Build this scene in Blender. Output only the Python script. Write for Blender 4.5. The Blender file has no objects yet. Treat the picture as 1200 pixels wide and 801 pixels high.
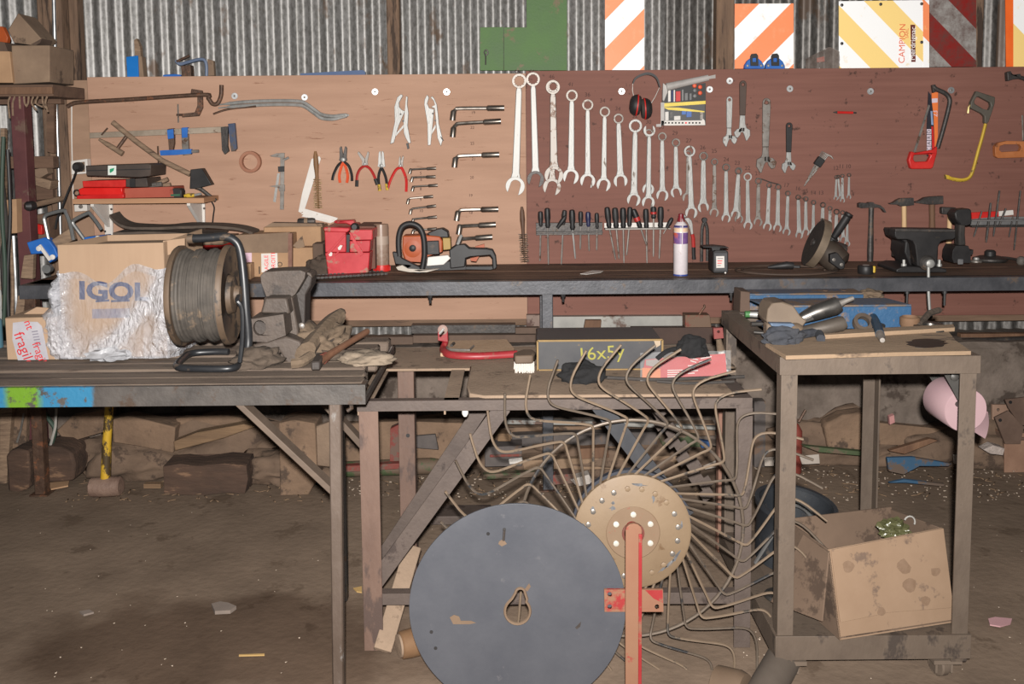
import bpy, bmesh, math, random
from mathutils import Vector, Matrix, noise
from mathutils.geometry import tessellate_polygon
SC = bpy.context.scene
COL = SC.collection
rnd = random.Random(7)
pi = math.pi

# ------------------------------------------------------------------ camera
F = 1100.0
TH = math.radians(5.0)          # pitch down
RO = math.radians(0.5)          # slight roll
CAM = Vector((0, 0, 1.55))
FW = Vector((0, math.cos(TH), -math.sin(TH)))
U0 = Vector((0, math.sin(TH), math.cos(TH)))
RT = Vector((1, 0, 0)) * math.cos(RO) - U0 * math.sin(RO)
UP = Vector((1, 0, 0)) * math.sin(RO) + U0 * math.cos(RO)
cd = bpy.data.cameras.new('camera')
cd.sensor_width = 36.0
cd.lens = F / 1200 * 36
cd.shift_y = -138.5 / 1200
cd.clip_start = 0.05
cam = bpy.data.objects.new('camera', cd)
COL.objects.link(cam)
m = Matrix.Identity(4)
for i in range(3):
    m[i][0], m[i][1], m[i][2], m[i][3] = RT[i], UP[i], -FW[i], CAM[i]
cam.matrix_world = m
SC.camera = cam
# ------------------------------------------------------------------ world, flash, exposure
w = bpy.data.worlds.new('world')
SC.world = w
w.use_nodes = True
w.node_tree.nodes['Background'].inputs[0].default_value = (0.92, 0.96, 1.0, 1)
w.node_tree.nodes['Background'].inputs[1].default_value = 0.055
fl = bpy.data.lights.new('camera_flash', 'SPOT')
fl.energy = 1150
fl.color = (1.0, 0.965, 0.925)
fl.spot_size = math.radians(128)
fl.spot_blend = 0.9
fl.shadow_soft_size = 0.022
flo = bpy.data.objects.new('camera_flash', fl)
COL.objects.link(flo)
flo.location = (0.0, -0.09, 1.655)
flo.rotation_euler = (math.radians(91), 0, 0)
SC.view_settings.view_transform = 'Standard'
SC.view_settings.look = 'None'
SC.view_settings.exposure = 0.0
SC.view_settings.gamma = 1.0
SC.view_settings.use_curve_mapping = False

# ------------------------------------------------------------------ photograph pixel -> point on a real plane
def ray(u, v):
    return RT * ((u - 600) / F) + UP * ((262 - v) / F) + FW
def oy(u, v, Y):
    d = ray(u, v)
    return CAM + d * (Y / d.y)
def oz(u, v, z):
    d = ray(u, v)
    return CAM + d * ((z - 1.55) / d.z)
BY = 4.645                       # front face of the plywood boards
def T(u, v, o=0.0):
    return oy(u, v, BY - o)

# ------------------------------------------------------------------ geometry accumulator
class G:
    def __init__(s):
        s.v = []; s.f = []
    def add(s, vs, fs):
        n = len(s.v)
        s.v += [Vector(q) for q in vs]
        s.f += [tuple(i + n for i in f) for f in fs]
        return s
    def box(s, c, size, R=None, ch=0.0):
        c = Vector(c); h = Vector(size) / 2
        R = R or Matrix.Identity(3)
        if ch <= 0:
            vs = [c + R @ Vector((x*h.x, y*h.y, z*h.z)) for x in (-1, 1) for y in (-1, 1) for z in (-1, 1)]
            return s.add(vs, [(0,1,3,2),(4,6,7,5),(0,4,5,1),(2,3,7,6),(0,2,6,4),(1,5,7,3)])
        ch = min(ch, min(h) * .9)
        vs = []; ix = {}
        for x in (-1, 1):
            for y in (-1, 1):
                for z in (-1, 1):
                    for a in range(3):
                        p = Vector((x*h.x, y*h.y, z*h.z))
                        for b in range(3):
                            if b != a: p[b] -= ch * (x, y, z)[b]
                        ix[(x, y, z, a)] = len(vs); vs.append(c + R @ p)
        fs = []
        for a in range(3):
            b, d = [k for k in range(3) if k != a]
            for sg in (-1, 1):
                q = []
                for sb, sd in ((-1,-1),(1,-1),(1,1),(-1,1)):
                    t = [0,0,0]; t[a] = sg; t[b] = sb; t[d] = sd
                    q.append(ix[(t[0],t[1],t[2],a)])
                fs.append(tuple(q))
            for sb in (-1, 1):
                for sd in (-1, 1):
                    q = []
                    for sg in (-1, 1):
                        t = [0,0,0]; t[a] = sg; t[b] = sb; t[d] = sd
                        q.append((ix[(*t, b)], ix[(*t, d)]))
                    fs.append((q[0][0], q[0][1], q[1][1], q[1][0]))
        for x in (-1, 1):
            for y in (-1, 1):
                for z in (-1, 1):
                    fs.append(tuple(ix[(x, y, z, a)] for a in range(3)))
        return s.add(vs, fs)
    def span(s, x0, x1, y0, y1, z0, z1, ch=0.0):
        return s.box(((x0+x1)/2, (y0+y1)/2, (z0+z1)/2), (abs(x1-x0), abs(y1-y0), abs(z1-z0)), None, ch)
    def beam(s, a, b, w, h, up=(0, 0, 1), ch=0.0):
        a = Vector(a); b = Vector(b); x = (b - a).normalized(); u = Vector(up)
        y = u.cross(x)
        if y.length < 1e-4: y = Vector((0, 1, 0)).cross(x)
        y.normalize(); z = x.cross(y)
        return s.box((a + b) / 2, ((b - a).length, w, h), Matrix((x, y, z)).transposed(), ch)
    def angle(s, a, b, w, t, d1, d2):
        """an L-section steel angle from a to b; flanges run along d1 and d2"""
        a = Vector(a); b = Vector(b); d1 = Vector(d1).normalized(); d2 = Vector(d2).normalized()
        prof = [(0,0),(w,0),(w,t),(t,t),(t,w),(0,w)]
        n = 6; vs = [p + d1*q[0] + d2*q[1] for p in (a, b) for q in prof]
        fs = [(i, (i+1) % n, n + (i+1) % n, n + i) for i in range(n)]
        for k in (0, n): fs += [(k, k+1, k+2, k+3), (k, k+3, k+4, k+5)]
        return s.add(vs, fs)
    def tube(s, pts, r, n=8, closed=False, rs=None, flat=1.0):
        P = [Vector(p) for p in pts]; k = len(P)
        if k < 2: return s
        t0 = (P[1] - P[0]).normalized()
        nn = t0.orthogonal().normalized()
        base = len(s.v)
        for i in range(k):
            if closed: t = P[(i+1) % k] - P[i-1]
            else: t = P[min(i+1, k-1)] - P[max(i-1, 0)]
            if t.length < 1e-9: t = t0.copy()
            t.normalize()
            nn = nn - t * nn.dot(t)
            if nn.length < 1e-6: nn = t.orthogonal()
            nn.normalize(); bb = t.cross(nn)
            rr = rs[i] if rs else r
            for j in range(n):
                a = 2*pi*j/n
                s.v.append(P[i] + (nn*math.cos(a) + bb*math.sin(a)*flat)*rr)
        for i in range(k if closed else k-1):
            for j in range(n):
                p = base + i*n; q = base + ((i+1) % k)*n
                s.f.append((p+j, p+(j+1) % n, q+(j+1) % n, q+j))
        if not closed:
            s.f.append(tuple(base + j for j in reversed(range(n))))
            s.f.append(tuple(base + (k-1)*n + j for j in range(n)))
        return s
    def cyl(s, a, b, r, r2=None, n=16):
        return s.tube([a, b], r, n, rs=[r, r if r2 is None else r2])
    def lathe(s, prof, o, ax=(0, 0, 1), n=24, close=True):
        o = Vector(o); ax = Vector(ax).normalized(); e = ax.orthogonal().normalized(); f = ax.cross(e)
        base = len(s.v); k = len(prof)
        for r, h in prof:
            for j in range(n):
                a = 2*pi*j/n
                s.v.append(o + ax*h + (e*math.cos(a) + f*math.sin(a))*max(r, 1e-5))
        for i in range(k-1):
            for j in range(n):
                p = base + i*n; q = p + n
                s.f.append((p+j, p+(j+1) % n, q+(j+1) % n, q+j))
        if close:
            s.f.append(tuple(base + j for j in reversed(range(n))))
            s.f.append(tuple(base + (k-1)*n + j for j in range(n)))
        return s
    def prism(s, pts, off, holes=()):
        loops = [[Vector(p) for p in pts]] + [[Vector(p) for p in h] for h in holes]
        off = Vector(off)
        tri = tessellate_polygon(loops)
        flat = [p for l in loops for p in l]; n = len(flat)
        fs = [tuple(t) for t in tri] + [tuple(i + n for i in reversed(t)) for t in tri]
        k = 0
        for l in loops:
            m_ = len(l)
            fs += [(k+i, k+(i+1) % m_, n+k+(i+1) % m_, n+k+i) for i in range(m_)]
            k += m_
        return s.add(flat + [p + off for p in flat], fs)
    def pp(s, px, Y, th, holes=()):
        """outline given on the photograph, standing on the plane y=Y, th thick towards the wall"""
        return s.prism([oy(u, v, Y) for u, v in px], (0, th, 0), [[oy(u, v, Y) for u, v in h] for h in holes])
    def xf(s, M):
        s.v = [M @ p for p in s.v]; return s
    def jit(s, a, sc=6.0, seed=0):
        o = Vector((seed*3.1, seed*1.7, seed*.9))
        s.v = [p + Vector(noise.noise_vector(p*sc + o))*a for p in s.v]; return s

def circ(c, r, n=24, ax=0, ph=0.0, ry=None):
    c = Vector(c); ry = ry or r
    return [c + Vector((r*math.cos(ph + 2*pi*i/n), 0, ry*math.sin(ph + 2*pi*i/n))) for i in range(n)]
def pc(u, v, r, n=20, ry=None):
    ry = ry or r
    return [(u + r*math.cos(2*pi*i/n), v + ry*math.sin(2*pi*i/n)) for i in range(n)]
def spline(pts, k=6):
    P = [Vector(p) for p in pts]; out = []
    for i in range(len(P)-1):
        p0 = P[max(i-1, 0)]; p1 = P[i]; p2 = P[i+1]; p3 = P[min(i+2, len(P)-1)]
        for j in range(k):
            t = j/k
            out.append(.5*((2*p1) + (p2-p0)*t + (2*p0-5*p1+4*p2-p3)*t*t + (3*p1-p0-3*p2+p3)*t**3))
    return out + [P[-1]]
def lump(g, c, size, seed=0, n=4, rough=.35, sc=2.0, flat=-.55):
    """crumpled, flat-bottomed heap"""
    bm = bmesh.new(); bmesh.ops.create_icosphere(bm, subdivisions=n, radius=1)
    o = Vector((seed*1.3, seed*2.1, seed*.7)); vs = []
    for v in bm.verts:
        p = v.co.copy()
        d = 1 + rough*noise.noise(p*sc + o) + rough*.3*noise.noise(p*sc*2.5 + o) + rough*.12*noise.noise(p*sc*6 + o)
        p *= d
        if p.z < flat: p.z = flat
        vs.append(Vector(c) + Vector((p.x*size[0], p.y*size[1], (p.z-flat)*size[2])))
    bm.verts.index_update()
    g.add(vs, [tuple(v.index for v in f.verts) for f in bm.faces]); bm.free(); return g
def rotz(a): return Matrix.Rotation(a, 3, 'Z')

# ------------------------------------------------------------------ objects
WL = {}
def props(o, label=None, cat=None, group=None, kind=None):
    if label: o['label'] = label
    if cat: o['category'] = cat
    if group: o['group'] = group
    if kind: o['kind'] = kind
    return o
def thing(name, label, cat, loc, group=None, kind=None):
    o = bpy.data.objects.new(name, None); COL.objects.link(o)
    o.empty_display_size = .05
    o.location = loc; WL[o.name] = Vector(loc)
    return props(o, label, cat, group, kind)
def mk(name, g, mat, parent=None, bev=0.0, sharp=38, origin=None, segs=2, label=None, kind=None):
    if parent is not None: org = WL[parent.name]
    elif origin is not None: org = Vector(origin)
    else:
        lo = Vector([min(p[i] for p in g.v) for i in range(3)]); hi = Vector([max(p[i] for p in g.v) for i in range(3)])
        org = Vector(((lo.x+hi.x)/2, (lo.y+hi.y)/2, lo.z))
    me = bpy.data.meshes.new(name)
    me.from_pydata([p - org for p in g.v], [], g.f)
    bm = bmesh.new(); bm.from_mesh(me)
    bmesh.ops.recalc_face_normals(bm, faces=bm.faces)
    bm.to_mesh(me); bm.free()
    me.polygons.foreach_set('use_smooth', [True]*len(me.polygons))
    me.set_sharp_from_angle(angle=math.radians(sharp))
    me.materials.append(mat)
    o = bpy.data.objects.new(name, me); COL.objects.link(o)
    if parent is not None: o.parent = parent
    else: o.location = org
    WL[o.name] = org
    if bev:
        b = o.modifiers.new('edge', 'BEVEL'); b.width = bev; b.segments = segs; b.limit_method = 'ANGLE'; b.angle_limit = math.radians(35)
    if label: o['label'] = label
    if kind: o['kind'] = kind
    return o
def solo(name, g, mat, label, cat, group=None, kind=None, **k):
    if len(g.v) > 600: k.setdefault('sharp', 130)
    return props(mk(name, g, mat, **k), label, cat, group, kind)
def text(s, size, loc, parent, mat, name='lettering', rx=90, rz=0, ry=0, sx=1.0, R=None, align='CENTER', bold=0.0):
    cu = bpy.data.curves.new(name, 'FONT'); cu.body = s; cu.size = size; cu.align_x = align; cu.align_y = 'CENTER'
    cu.extrude = .0003; cu.offset = bold; cu.resolution_u = 3
    cu.materials.append(mat)
    tmp = bpy.data.objects.new('tmp', cu); COL.objects.link(tmp)
    me = bpy.data.meshes.new_from_object(tmp)
    bpy.data.objects.remove(tmp); bpy.data.curves.remove(cu)
    o = bpy.data.objects.new(name, me); COL.objects.link(o)
    o.parent = parent
    o.location = Vector(loc) - WL[parent.name]
    if R is not None: o.rotation_euler = R.to_euler()
    else: o.rotation_euler = (Matrix.Rotation(math.radians(rz), 3, 'Z') @ Matrix.Rotation(math.radians(rx), 3, 'X') @ Matrix.Rotation(math.radians(ry), 3, 'Z')).to_euler()
    o.scale = (sx, 1, 1)
    return o

# ------------------------------------------------------------------ materials
def lin(c, k=1.0):
    def f(x):
        x = x/255.0
        return x/12.92 if x <= .04045 else ((x+.055)/1.055)**2.4
    return tuple(min(.92, f(x)/k) for x in c) + (1,)
MATS = {}
def mat(name, c, c2=None, k=1.0, s=6.0, rough=.6, met=0.0, bump=0.0, bs=80.0, st=(1, 1, 1), spot=None, contrast=.18, spec=.5, detail=6, wave=None, spotmet=None, trans=0, alpha=1.0, ior=1.45):
    """noise-mottled surface; spot=(colour, share 0..1, scale) adds stains or bare patches"""
    if name in MATS: return MATS[name]
    M = bpy.data.materials.new(name); M.use_nodes = True; MATS[name] = M
    nt = M.node_tree; N = nt.nodes; L = nt.links; b = N['Principled BSDF']
    tc = N.new('ShaderNodeTexCoord'); oi = N.new('ShaderNodeObjectInfo')
    ad = N.new('ShaderNodeVectorMath'); ad.operation = 'MULTIPLY_ADD'
    L.new(oi.outputs['Random'], ad.inputs[0]); ad.inputs[1].default_value = (13.7, 7.3, 9.1)
    L.new(tc.outputs['Object'], ad.inputs[2])
    mp = N.new('ShaderNodeMapping'); mp.inputs['Scale'].default_value = st
    L.new(ad.outputs[0], mp.inputs[0])
    vec = mp.outputs[0]
    n1 = N.new('ShaderNodeTexNoise'); n1.inputs['Scale'].default_value = s; n1.inputs['Detail'].default_value = detail
    n1.inputs['Roughness'].default_value = .65
    L.new(vec, n1.inputs['Vector'])
    fac = n1.outputs['Fac']
    if wave:
        wv = N.new('ShaderNodeTexNoise'); wv.inputs['Scale'].default_value = wave[0]; wv.inputs['Detail'].default_value = 3
        m2 = N.new('ShaderNodeMapping'); m2.inputs['Scale'].default_value = wave[1]
        L.new(ad.outputs[0], m2.inputs[0]); L.new(m2.outputs[0], wv.inputs['Vector'])
        mx = N.new('ShaderNodeMath'); mx.operation = 'ADD'; mx.use_clamp = False
        sc_ = N.new('ShaderNodeMath'); sc_.operation = 'MULTIPLY_ADD'; sc_.inputs[1].default_value = wave[2]; sc_.inputs[2].default_value = -.5*wave[2]
        L.new(wv.outputs['Fac'], sc_.inputs[0]); L.new(sc_.outputs[0], mx.inputs[0]); L.new(fac, mx.inputs[1]); fac = mx.outputs[0]
    cr = N.new('ShaderNodeValToRGB'); e = cr.color_ramp.elements
    e[0].position = .5 - contrast; e[1].position = .5 + contrast
    e[0].color = lin(c, k); e[1].color = lin(c2 or tuple(min(255, x*1.18) for x in c), k)
    L.new(fac, cr.inputs[0])
    colr = cr.outputs[0]; sp = None
    if spot:
        n2 = N.new('ShaderNodeTexNoise'); n2.inputs['Scale'].default_value = spot[2]; n2.inputs['Detail'].default_value = 5; n2.inputs['Roughness'].default_value = .7
        L.new(vec, n2.inputs['Vector'])
        r2 = N.new('ShaderNodeValToRGB'); th = .68 - .36*spot[1]
        r2.color_ramp.elements[0].position = th; r2.color_ramp.elements[1].position = th + .06
        L.new(n2.outputs['Fac'], r2.inputs[0]); sp = r2.outputs[0]
        mi = N.new('ShaderNodeMix'); mi.data_type = 'RGBA'
        L.new(sp, mi.inputs[0]); L.new(colr, mi.inputs[6]); mi.inputs[7].default_value = lin(spot[0], k)
        colr = mi.outputs[2]
    L.new(colr, b.inputs['Base Color'])
    rr = N.new('ShaderNodeMapRange'); rr.inputs[3].default_value = max(.04, rough - .1); rr.inputs[4].default_value = min(1, rough + .12)
    L.new(n1.outputs['Fac'], rr.inputs[0]); L.new(rr.outputs[0], b.inputs['Roughness'])
    b.inputs['Metallic'].default_value = met
    if sp is not None and met > 0:
        mr = N.new('ShaderNodeMapRange'); mr.inputs[3].default_value = met; mr.inputs[4].default_value = 0.0 if spotmet is None else spotmet
        L.new(sp, mr.inputs[0]); L.new(mr.outputs[0], b.inputs['Metallic'])
    b.inputs['Specular IOR Level'].default_value = spec
    b.inputs['IOR'].default_value = ior
    if trans: b.inputs['Transmission Weight'].default_value = trans
    if alpha < 1: b.inputs['Alpha'].default_value = alpha
    if bump:
        n3 = N.new('ShaderNodeTexNoise'); n3.inputs['Scale'].default_value = bs; n3.inputs['Detail'].default_value = 5
        L.new(vec, n3.inputs['Vector'])
        bp = N.new('ShaderNodeBump'); bp.inputs['Strength'].default_value = bump; bp.inputs['Distance'].default_value = .01
        L.new(n3.outputs['Fac'], bp.inputs['Height']); L.new(bp.outputs[0], b.inputs['Normal'])
    return M
def nodes_of(M):
    return M.node_tree.nodes, M.node_tree.links, M.node_tree.nodes['Principled BSDF']
def stripes(name, ca, cb, p0, sgn, period, dirt, dc, org, share=.5, rough=.45, met=.0):
    """diagonal hazard print on a plate; ca starts at p0 and runs along (1, sgn) in x, z"""
    M = mat(name, (255, 255, 255), rough=rough, met=met); N, L, b = nodes_of(M)
    tc = N.new('ShaderNodeTexCoord'); sx = N.new('ShaderNodeSeparateXYZ'); L.new(tc.outputs['Object'], sx.inputs[0])
    ma = N.new('ShaderNodeMath'); ma.operation = 'MULTIPLY_ADD'; ma.inputs[1].default_value = -sgn
    L.new(sx.outputs['Z'], ma.inputs[0]); L.new(sx.outputs['X'], ma.inputs[2])
    q = Vector(p0) - Vector(org); off = q.x - sgn*q.z
    m2 = N.new('ShaderNodeMath'); m2.operation = 'MULTIPLY_ADD'; m2.inputs[1].default_value = 1/period; m2.inputs[2].default_value = -off/period + 20
    L.new(ma.outputs[0], m2.inputs[0])
    fr = N.new('ShaderNodeMath'); fr.operation = 'FRACT'; L.new(m2.outputs[0], fr.inputs[0])
    gt = N.new('ShaderNodeMath'); gt.operation = 'GREATER_THAN'; gt.inputs[1].default_value = share; L.new(fr.outputs[0], gt.inputs[0])
    mi = N.new('ShaderNodeMix'); mi.data_type = 'RGBA'; L.new(gt.outputs[0], mi.inputs[0])
    mi.inputs[6].default_value = ca; mi.inputs[7].default_value = cb
    no = N.new('ShaderNodeTexNoise'); no.inputs['Scale'].default_value = 14; no.inputs['Detail'].default_value = 8; no.inputs['Roughness'].default_value = .75
    L.new(tc.outputs['Object'], no.inputs['Vector'])
    cr = N.new('ShaderNodeValToRGB'); cr.color_ramp.elements[0].position = .62 - dirt*.3; cr.color_ramp.elements[1].position = .8 - dirt*.15
    L.new(no.outputs['Fac'], cr.inputs[0])
    m3 = N.new('ShaderNodeMix'); m3.data_type = 'RGBA'; L.new(cr.outputs[0], m3.inputs[0]); L.new(mi.outputs[2], m3.inputs[6]); m3.inputs[7].default_value = dc
    L.new(m3.outputs[2], b.inputs['Base Color'])
    return M

chrome   = mat('chrome', (140, 139, 136), (168, 167, 164), s=30, rough=.5, met=.45, spec=.3, st=(1, 1, .3), bump=.08, bs=160, spot=((96, 84, 74), .16, 30), spotmet=.5)
chromed  = mat('dull_steel', (106, 101, 96), (140, 134, 128), s=18, rough=.46, met=.45, spot=((88, 66, 52), .3, 26), spotmet=.3)
rusty    = mat('rusty_iron', (72, 54, 45), (100, 78, 64), s=20, rough=.55, met=.4, spot=((112, 72, 50), .35, 24), spotmet=.1, bump=.2)
darkst   = mat('dark_steel', (58, 55, 54), (84, 80, 77), s=18, rough=.5, met=.5, spot=((92, 76, 64), .25, 18), spotmet=.1, bump=.15)
black    = mat('black_plastic', (27, 26, 27), (42, 40, 40), s=9, rough=.5, spot=((70, 60, 52), .12, 14))
blackrub = mat('black_rubber', (36, 34, 33), (60, 54, 50), s=9, rough=.75, bump=.2)
redpl    = mat('red_plastic', (176, 30, 28), (200, 48, 42), s=10, rough=.4, spot=((120, 60, 50), .12, 18))
redpaint = mat('red_paint', (168, 36, 44), (190, 56, 62), s=10, rough=.42, spot=((150, 110, 92), .28, 14))
bluepl   = mat('blue_paint', (28, 84, 160), (40, 104, 180), s=10, rough=.5, spot=((92, 84, 78), .15, 14))
orangepl = mat('orange_plastic', (164, 76, 32), (148, 66, 28), s=10, rough=.5, spot=((110, 72, 48), .25, 12))
yellowpl = mat('yellow_paint', (186, 150, 38), (200, 168, 60), s=16, rough=.5, spot=((98, 80, 44), .42, 26))
ringst   = mat('ring_steel', (74, 70, 66), (112, 107, 102), s=24, rough=.4, met=.8, spot=((70, 56, 46), .25, 26), spotmet=.3)
whitepl  = mat('white_paint', (200, 194, 187), (214, 209, 203), s=8, rough=.45, spot=((170, 155, 140), .12, 16))
woodg    = mat('grey_wood', (108, 88, 72), (146, 122, 100), s=12, rough=.8, st=(1, 1, 8), bump=.25, spot=((78, 62, 52), .2, 9))
woodp    = mat('pale_wood', (188, 152, 112), (214, 182, 140), s=14, rough=.7, st=(1, 1, .25), spot=((128, 96, 70), .25, 12))
woodd    = mat('dark_wood', (92, 66, 50), (120, 90, 68), s=14, rough=.75, st=(1, 1, .25), bump=.2)
card     = mat('cardboard', (150, 118, 90), (172, 138, 106), s=5, rough=.85, spot=((118, 94, 76), .18, 7))
carddk   = mat('dusty_cardboard', (112, 92, 76), (138, 116, 96), s=5, rough=.9, spot=((86, 70, 58), .25, 7))
pencil   = mat('pencil_mark', (66, 46, 42), rough=.9)
ink_r    = mat('red_ink', (205, 34, 48), rough=.7)
ink_b    = mat('blue_ink', (52, 62, 98), rough=.7)
ink_k    = mat('black_ink', (26, 24, 24), rough=.7)
# ================================================================== the setting
def build_setting():
    # ---- floor: packed earth, slightly uneven
    g = G(); nx, ny = 110, 60
    for j in range(ny+1):
        for i in range(nx+1):
            x = -5.2 + 10.4*i/nx; y = .4 + 4.6*j/ny
            g.v.append(Vector((x, y, -.006 + .006*noise.noise(Vector((x*1.7, y*1.7, 0))) + .003*noise.noise(Vector((x*6, y*6, 3))))))
    for j in range(ny):
        for i in range(nx):
            a = j*(nx+1) + i; g.f.append((a, a+1, a+nx+2, a+nx+1))
    M = mat('packed_earth', (90, 77, 66), (108, 93, 80), k=.70, s=3.2, rough=.95, bump=.28, bs=34, spot=((84, 71, 60), .25, 5), spec=.1)
    N, L, b = nodes_of(M)
    src = b.inputs['Base Color'].links[0].from_socket
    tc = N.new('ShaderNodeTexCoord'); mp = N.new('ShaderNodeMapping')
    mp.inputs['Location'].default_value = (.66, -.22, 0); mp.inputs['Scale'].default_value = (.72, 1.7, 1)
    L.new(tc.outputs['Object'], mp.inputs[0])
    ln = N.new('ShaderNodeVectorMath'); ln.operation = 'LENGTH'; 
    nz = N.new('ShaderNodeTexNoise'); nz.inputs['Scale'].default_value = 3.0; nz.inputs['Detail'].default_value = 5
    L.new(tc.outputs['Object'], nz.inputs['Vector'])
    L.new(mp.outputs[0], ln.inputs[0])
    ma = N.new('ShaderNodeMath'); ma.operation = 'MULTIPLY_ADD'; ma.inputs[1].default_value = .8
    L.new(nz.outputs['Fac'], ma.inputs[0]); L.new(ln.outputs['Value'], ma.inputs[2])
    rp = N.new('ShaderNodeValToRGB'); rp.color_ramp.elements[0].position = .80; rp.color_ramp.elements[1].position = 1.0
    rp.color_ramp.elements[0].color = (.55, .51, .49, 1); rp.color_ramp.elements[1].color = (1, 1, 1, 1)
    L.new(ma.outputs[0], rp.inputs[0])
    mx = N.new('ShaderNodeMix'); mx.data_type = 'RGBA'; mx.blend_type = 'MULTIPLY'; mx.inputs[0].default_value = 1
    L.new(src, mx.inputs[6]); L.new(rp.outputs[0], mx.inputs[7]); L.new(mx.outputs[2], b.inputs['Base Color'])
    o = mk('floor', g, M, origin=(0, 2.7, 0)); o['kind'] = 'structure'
    # ---- corrugated sheet wall
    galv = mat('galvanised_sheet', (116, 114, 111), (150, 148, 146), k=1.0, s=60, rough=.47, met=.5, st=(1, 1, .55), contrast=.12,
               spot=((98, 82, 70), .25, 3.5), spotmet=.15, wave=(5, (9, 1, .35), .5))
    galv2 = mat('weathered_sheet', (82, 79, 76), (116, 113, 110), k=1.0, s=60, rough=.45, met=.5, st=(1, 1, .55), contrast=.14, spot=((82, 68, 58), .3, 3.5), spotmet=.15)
    root = thing('wall_back', 'corrugated galvanised sheet wall behind the tool boards', None, (0, 4.8, 0), kind='structure')
    per = .0762; x0 = -3.42 - .8382*2; wsheet = per*11; k = 0
    while x0 < 4.8:
        g = G(); n = 11*12; yy = 4.80 + (.004 if k % 2 else 0)
        for i in range(n+1):
            x = x0 + (wsheet + .01)*i/n
            y = yy - .0095*math.cos(2*pi*(x+.01)/per)
            for z in (.40, 1.2, 2.0, 3.0): g.v.append(Vector((x, y, z)))
        for i in range(n):
            for q in range(3):
                a = i*4 + q; g.f.append((a, a+4, a+5, a+1))
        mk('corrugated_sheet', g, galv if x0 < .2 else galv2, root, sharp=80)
        x0 += wsheet; k += 1
    # ---- low concrete wall the sheets stand on
    conc = mat('rough_concrete', (84, 74, 66), (116, 104, 95), k=.9, s=7, rough=.95, bump=.6, bs=30, spot=((66, 56, 49), .35, 4))
    g = G(); nx = 170
    for i in range(nx+1):
        x = -5.1 + 10.3*i/nx
        for z, y in ((-.02, 4.46), (.18, 4.46), (.36, 4.465), (.53, 4.47), (.56, 4.50), (.56, 4.86)):
            g.v.append(Vector((x, y, z)) + Vector((0, .02*noise.noise(Vector((x*4, z*7, 0))), .008*noise.noise(Vector((x*6, 2, z*5))))))
    for i in range(nx):
        for q in range(5):
            a = i*6 + q; g.f.append((a, a+6, a+7, a+1))
    o = mk('baseboard_back', g, conc, origin=(0, 4.6, 0)); o['kind'] = 'structure'
    timber = mat('old_timber', (92, 72, 58), (122, 98, 80), s=9, rough=.85, st=(.35, 3, 3), bump=.3, bs=60, spot=((70, 54, 44), .3, 7))
    timv = mat('old_post_timber', (96, 76, 62), (132, 106, 86), k=1.1, s=9, rough=.85, st=(3, 3, .35), bump=.3, bs=60, spot=((66, 52, 43), .35, 6))
    g = G().span(-2.6, 2.9, 4.662, 4.78, .628, .664, .004)
    o = mk('trim_1', g.jit(.002), timber); props(o, None, None, None, 'structure')
    g = G().span(-2.05, 2.9, 4.664, 4.782, 1.80, 1.868, .004)
    o = mk('trim_2', g, timber); o['kind'] = 'structure'
    # ---- timber posts that carry the sheets
    def post(ua, ub, y0, y1, z0, z1, label, vref=40):
        xa = oy(ua, vref, y0).x; xb = oy(ub, vref, y0).x
        g = G().span(xa, xb, y0, y1, z0, z1, .006)
        return solo('timber_post', g.jit(.003, 3), timv, label, 'post', origin=((xa+xb)/2, (y0+y1)/2, z0))
    post(58, 81, 4.63, 4.74, 0, 2.7, 'rough timber post with a metal conduit at the left end of the boards', 200)
    post(80.5, 91, 4.69, 4.77, 1.868, 2.7, 'dark narrow timber stud just right of the conduit post')
    post(453, 468, 4.70, 4.785, 1.868, 2.7, 'timber post rising behind the left board near its middle')
    post(840, 861, 4.70, 4.785, 1.868, 2.7, 'timber post just left of the orange sign with two blue clamps')
    post(1143, 1153, 4.72, 4.785, 1.868, 2.7, 'narrow dark post right of the dirty red and grey sign')
    post(44, 58, 4.70, 4.77, .5, 2.7, 'thin timber batten left of the conduit post')
    g = G().tube([oy(62, -40, 4.615), oy(63.5, 20, 4.615), oy(66, 120, 4.615), oy(70, 240, 4.615), oy(72, 330, 4.615)], .0095, 10)
    solo('metal_conduit', g, mat('conduit', (150, 152, 155), (190, 190, 190), s=20, rough=.35, met=.85), 'thin galvanised conduit pipe running down the left timber post', 'pipe')
build_setting()

# ================================================================== plywood tool boards
ply_l = mat('pale_plywood', (162, 127, 106), (180, 144, 122), k=1.05, s=3.5, rough=.72, st=(.5, 1, 5), contrast=.25, bump=.06, spot=((128, 90, 70), .12, 16), wave=(2.2, (.6, 1, 3.2), .8), spec=.3)
ply_r = mat('red_plywood', (114, 76, 66), (130, 90, 79), k=1.05, s=5, rough=.7, st=(.35, 1, 9), contrast=.25, bump=.06, spot=((78, 54, 47), .16, 17), wave=(1.2, (.9, 1, 1.0), .7), spec=.3)
N, L, b = nodes_of(ply_r)
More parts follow.
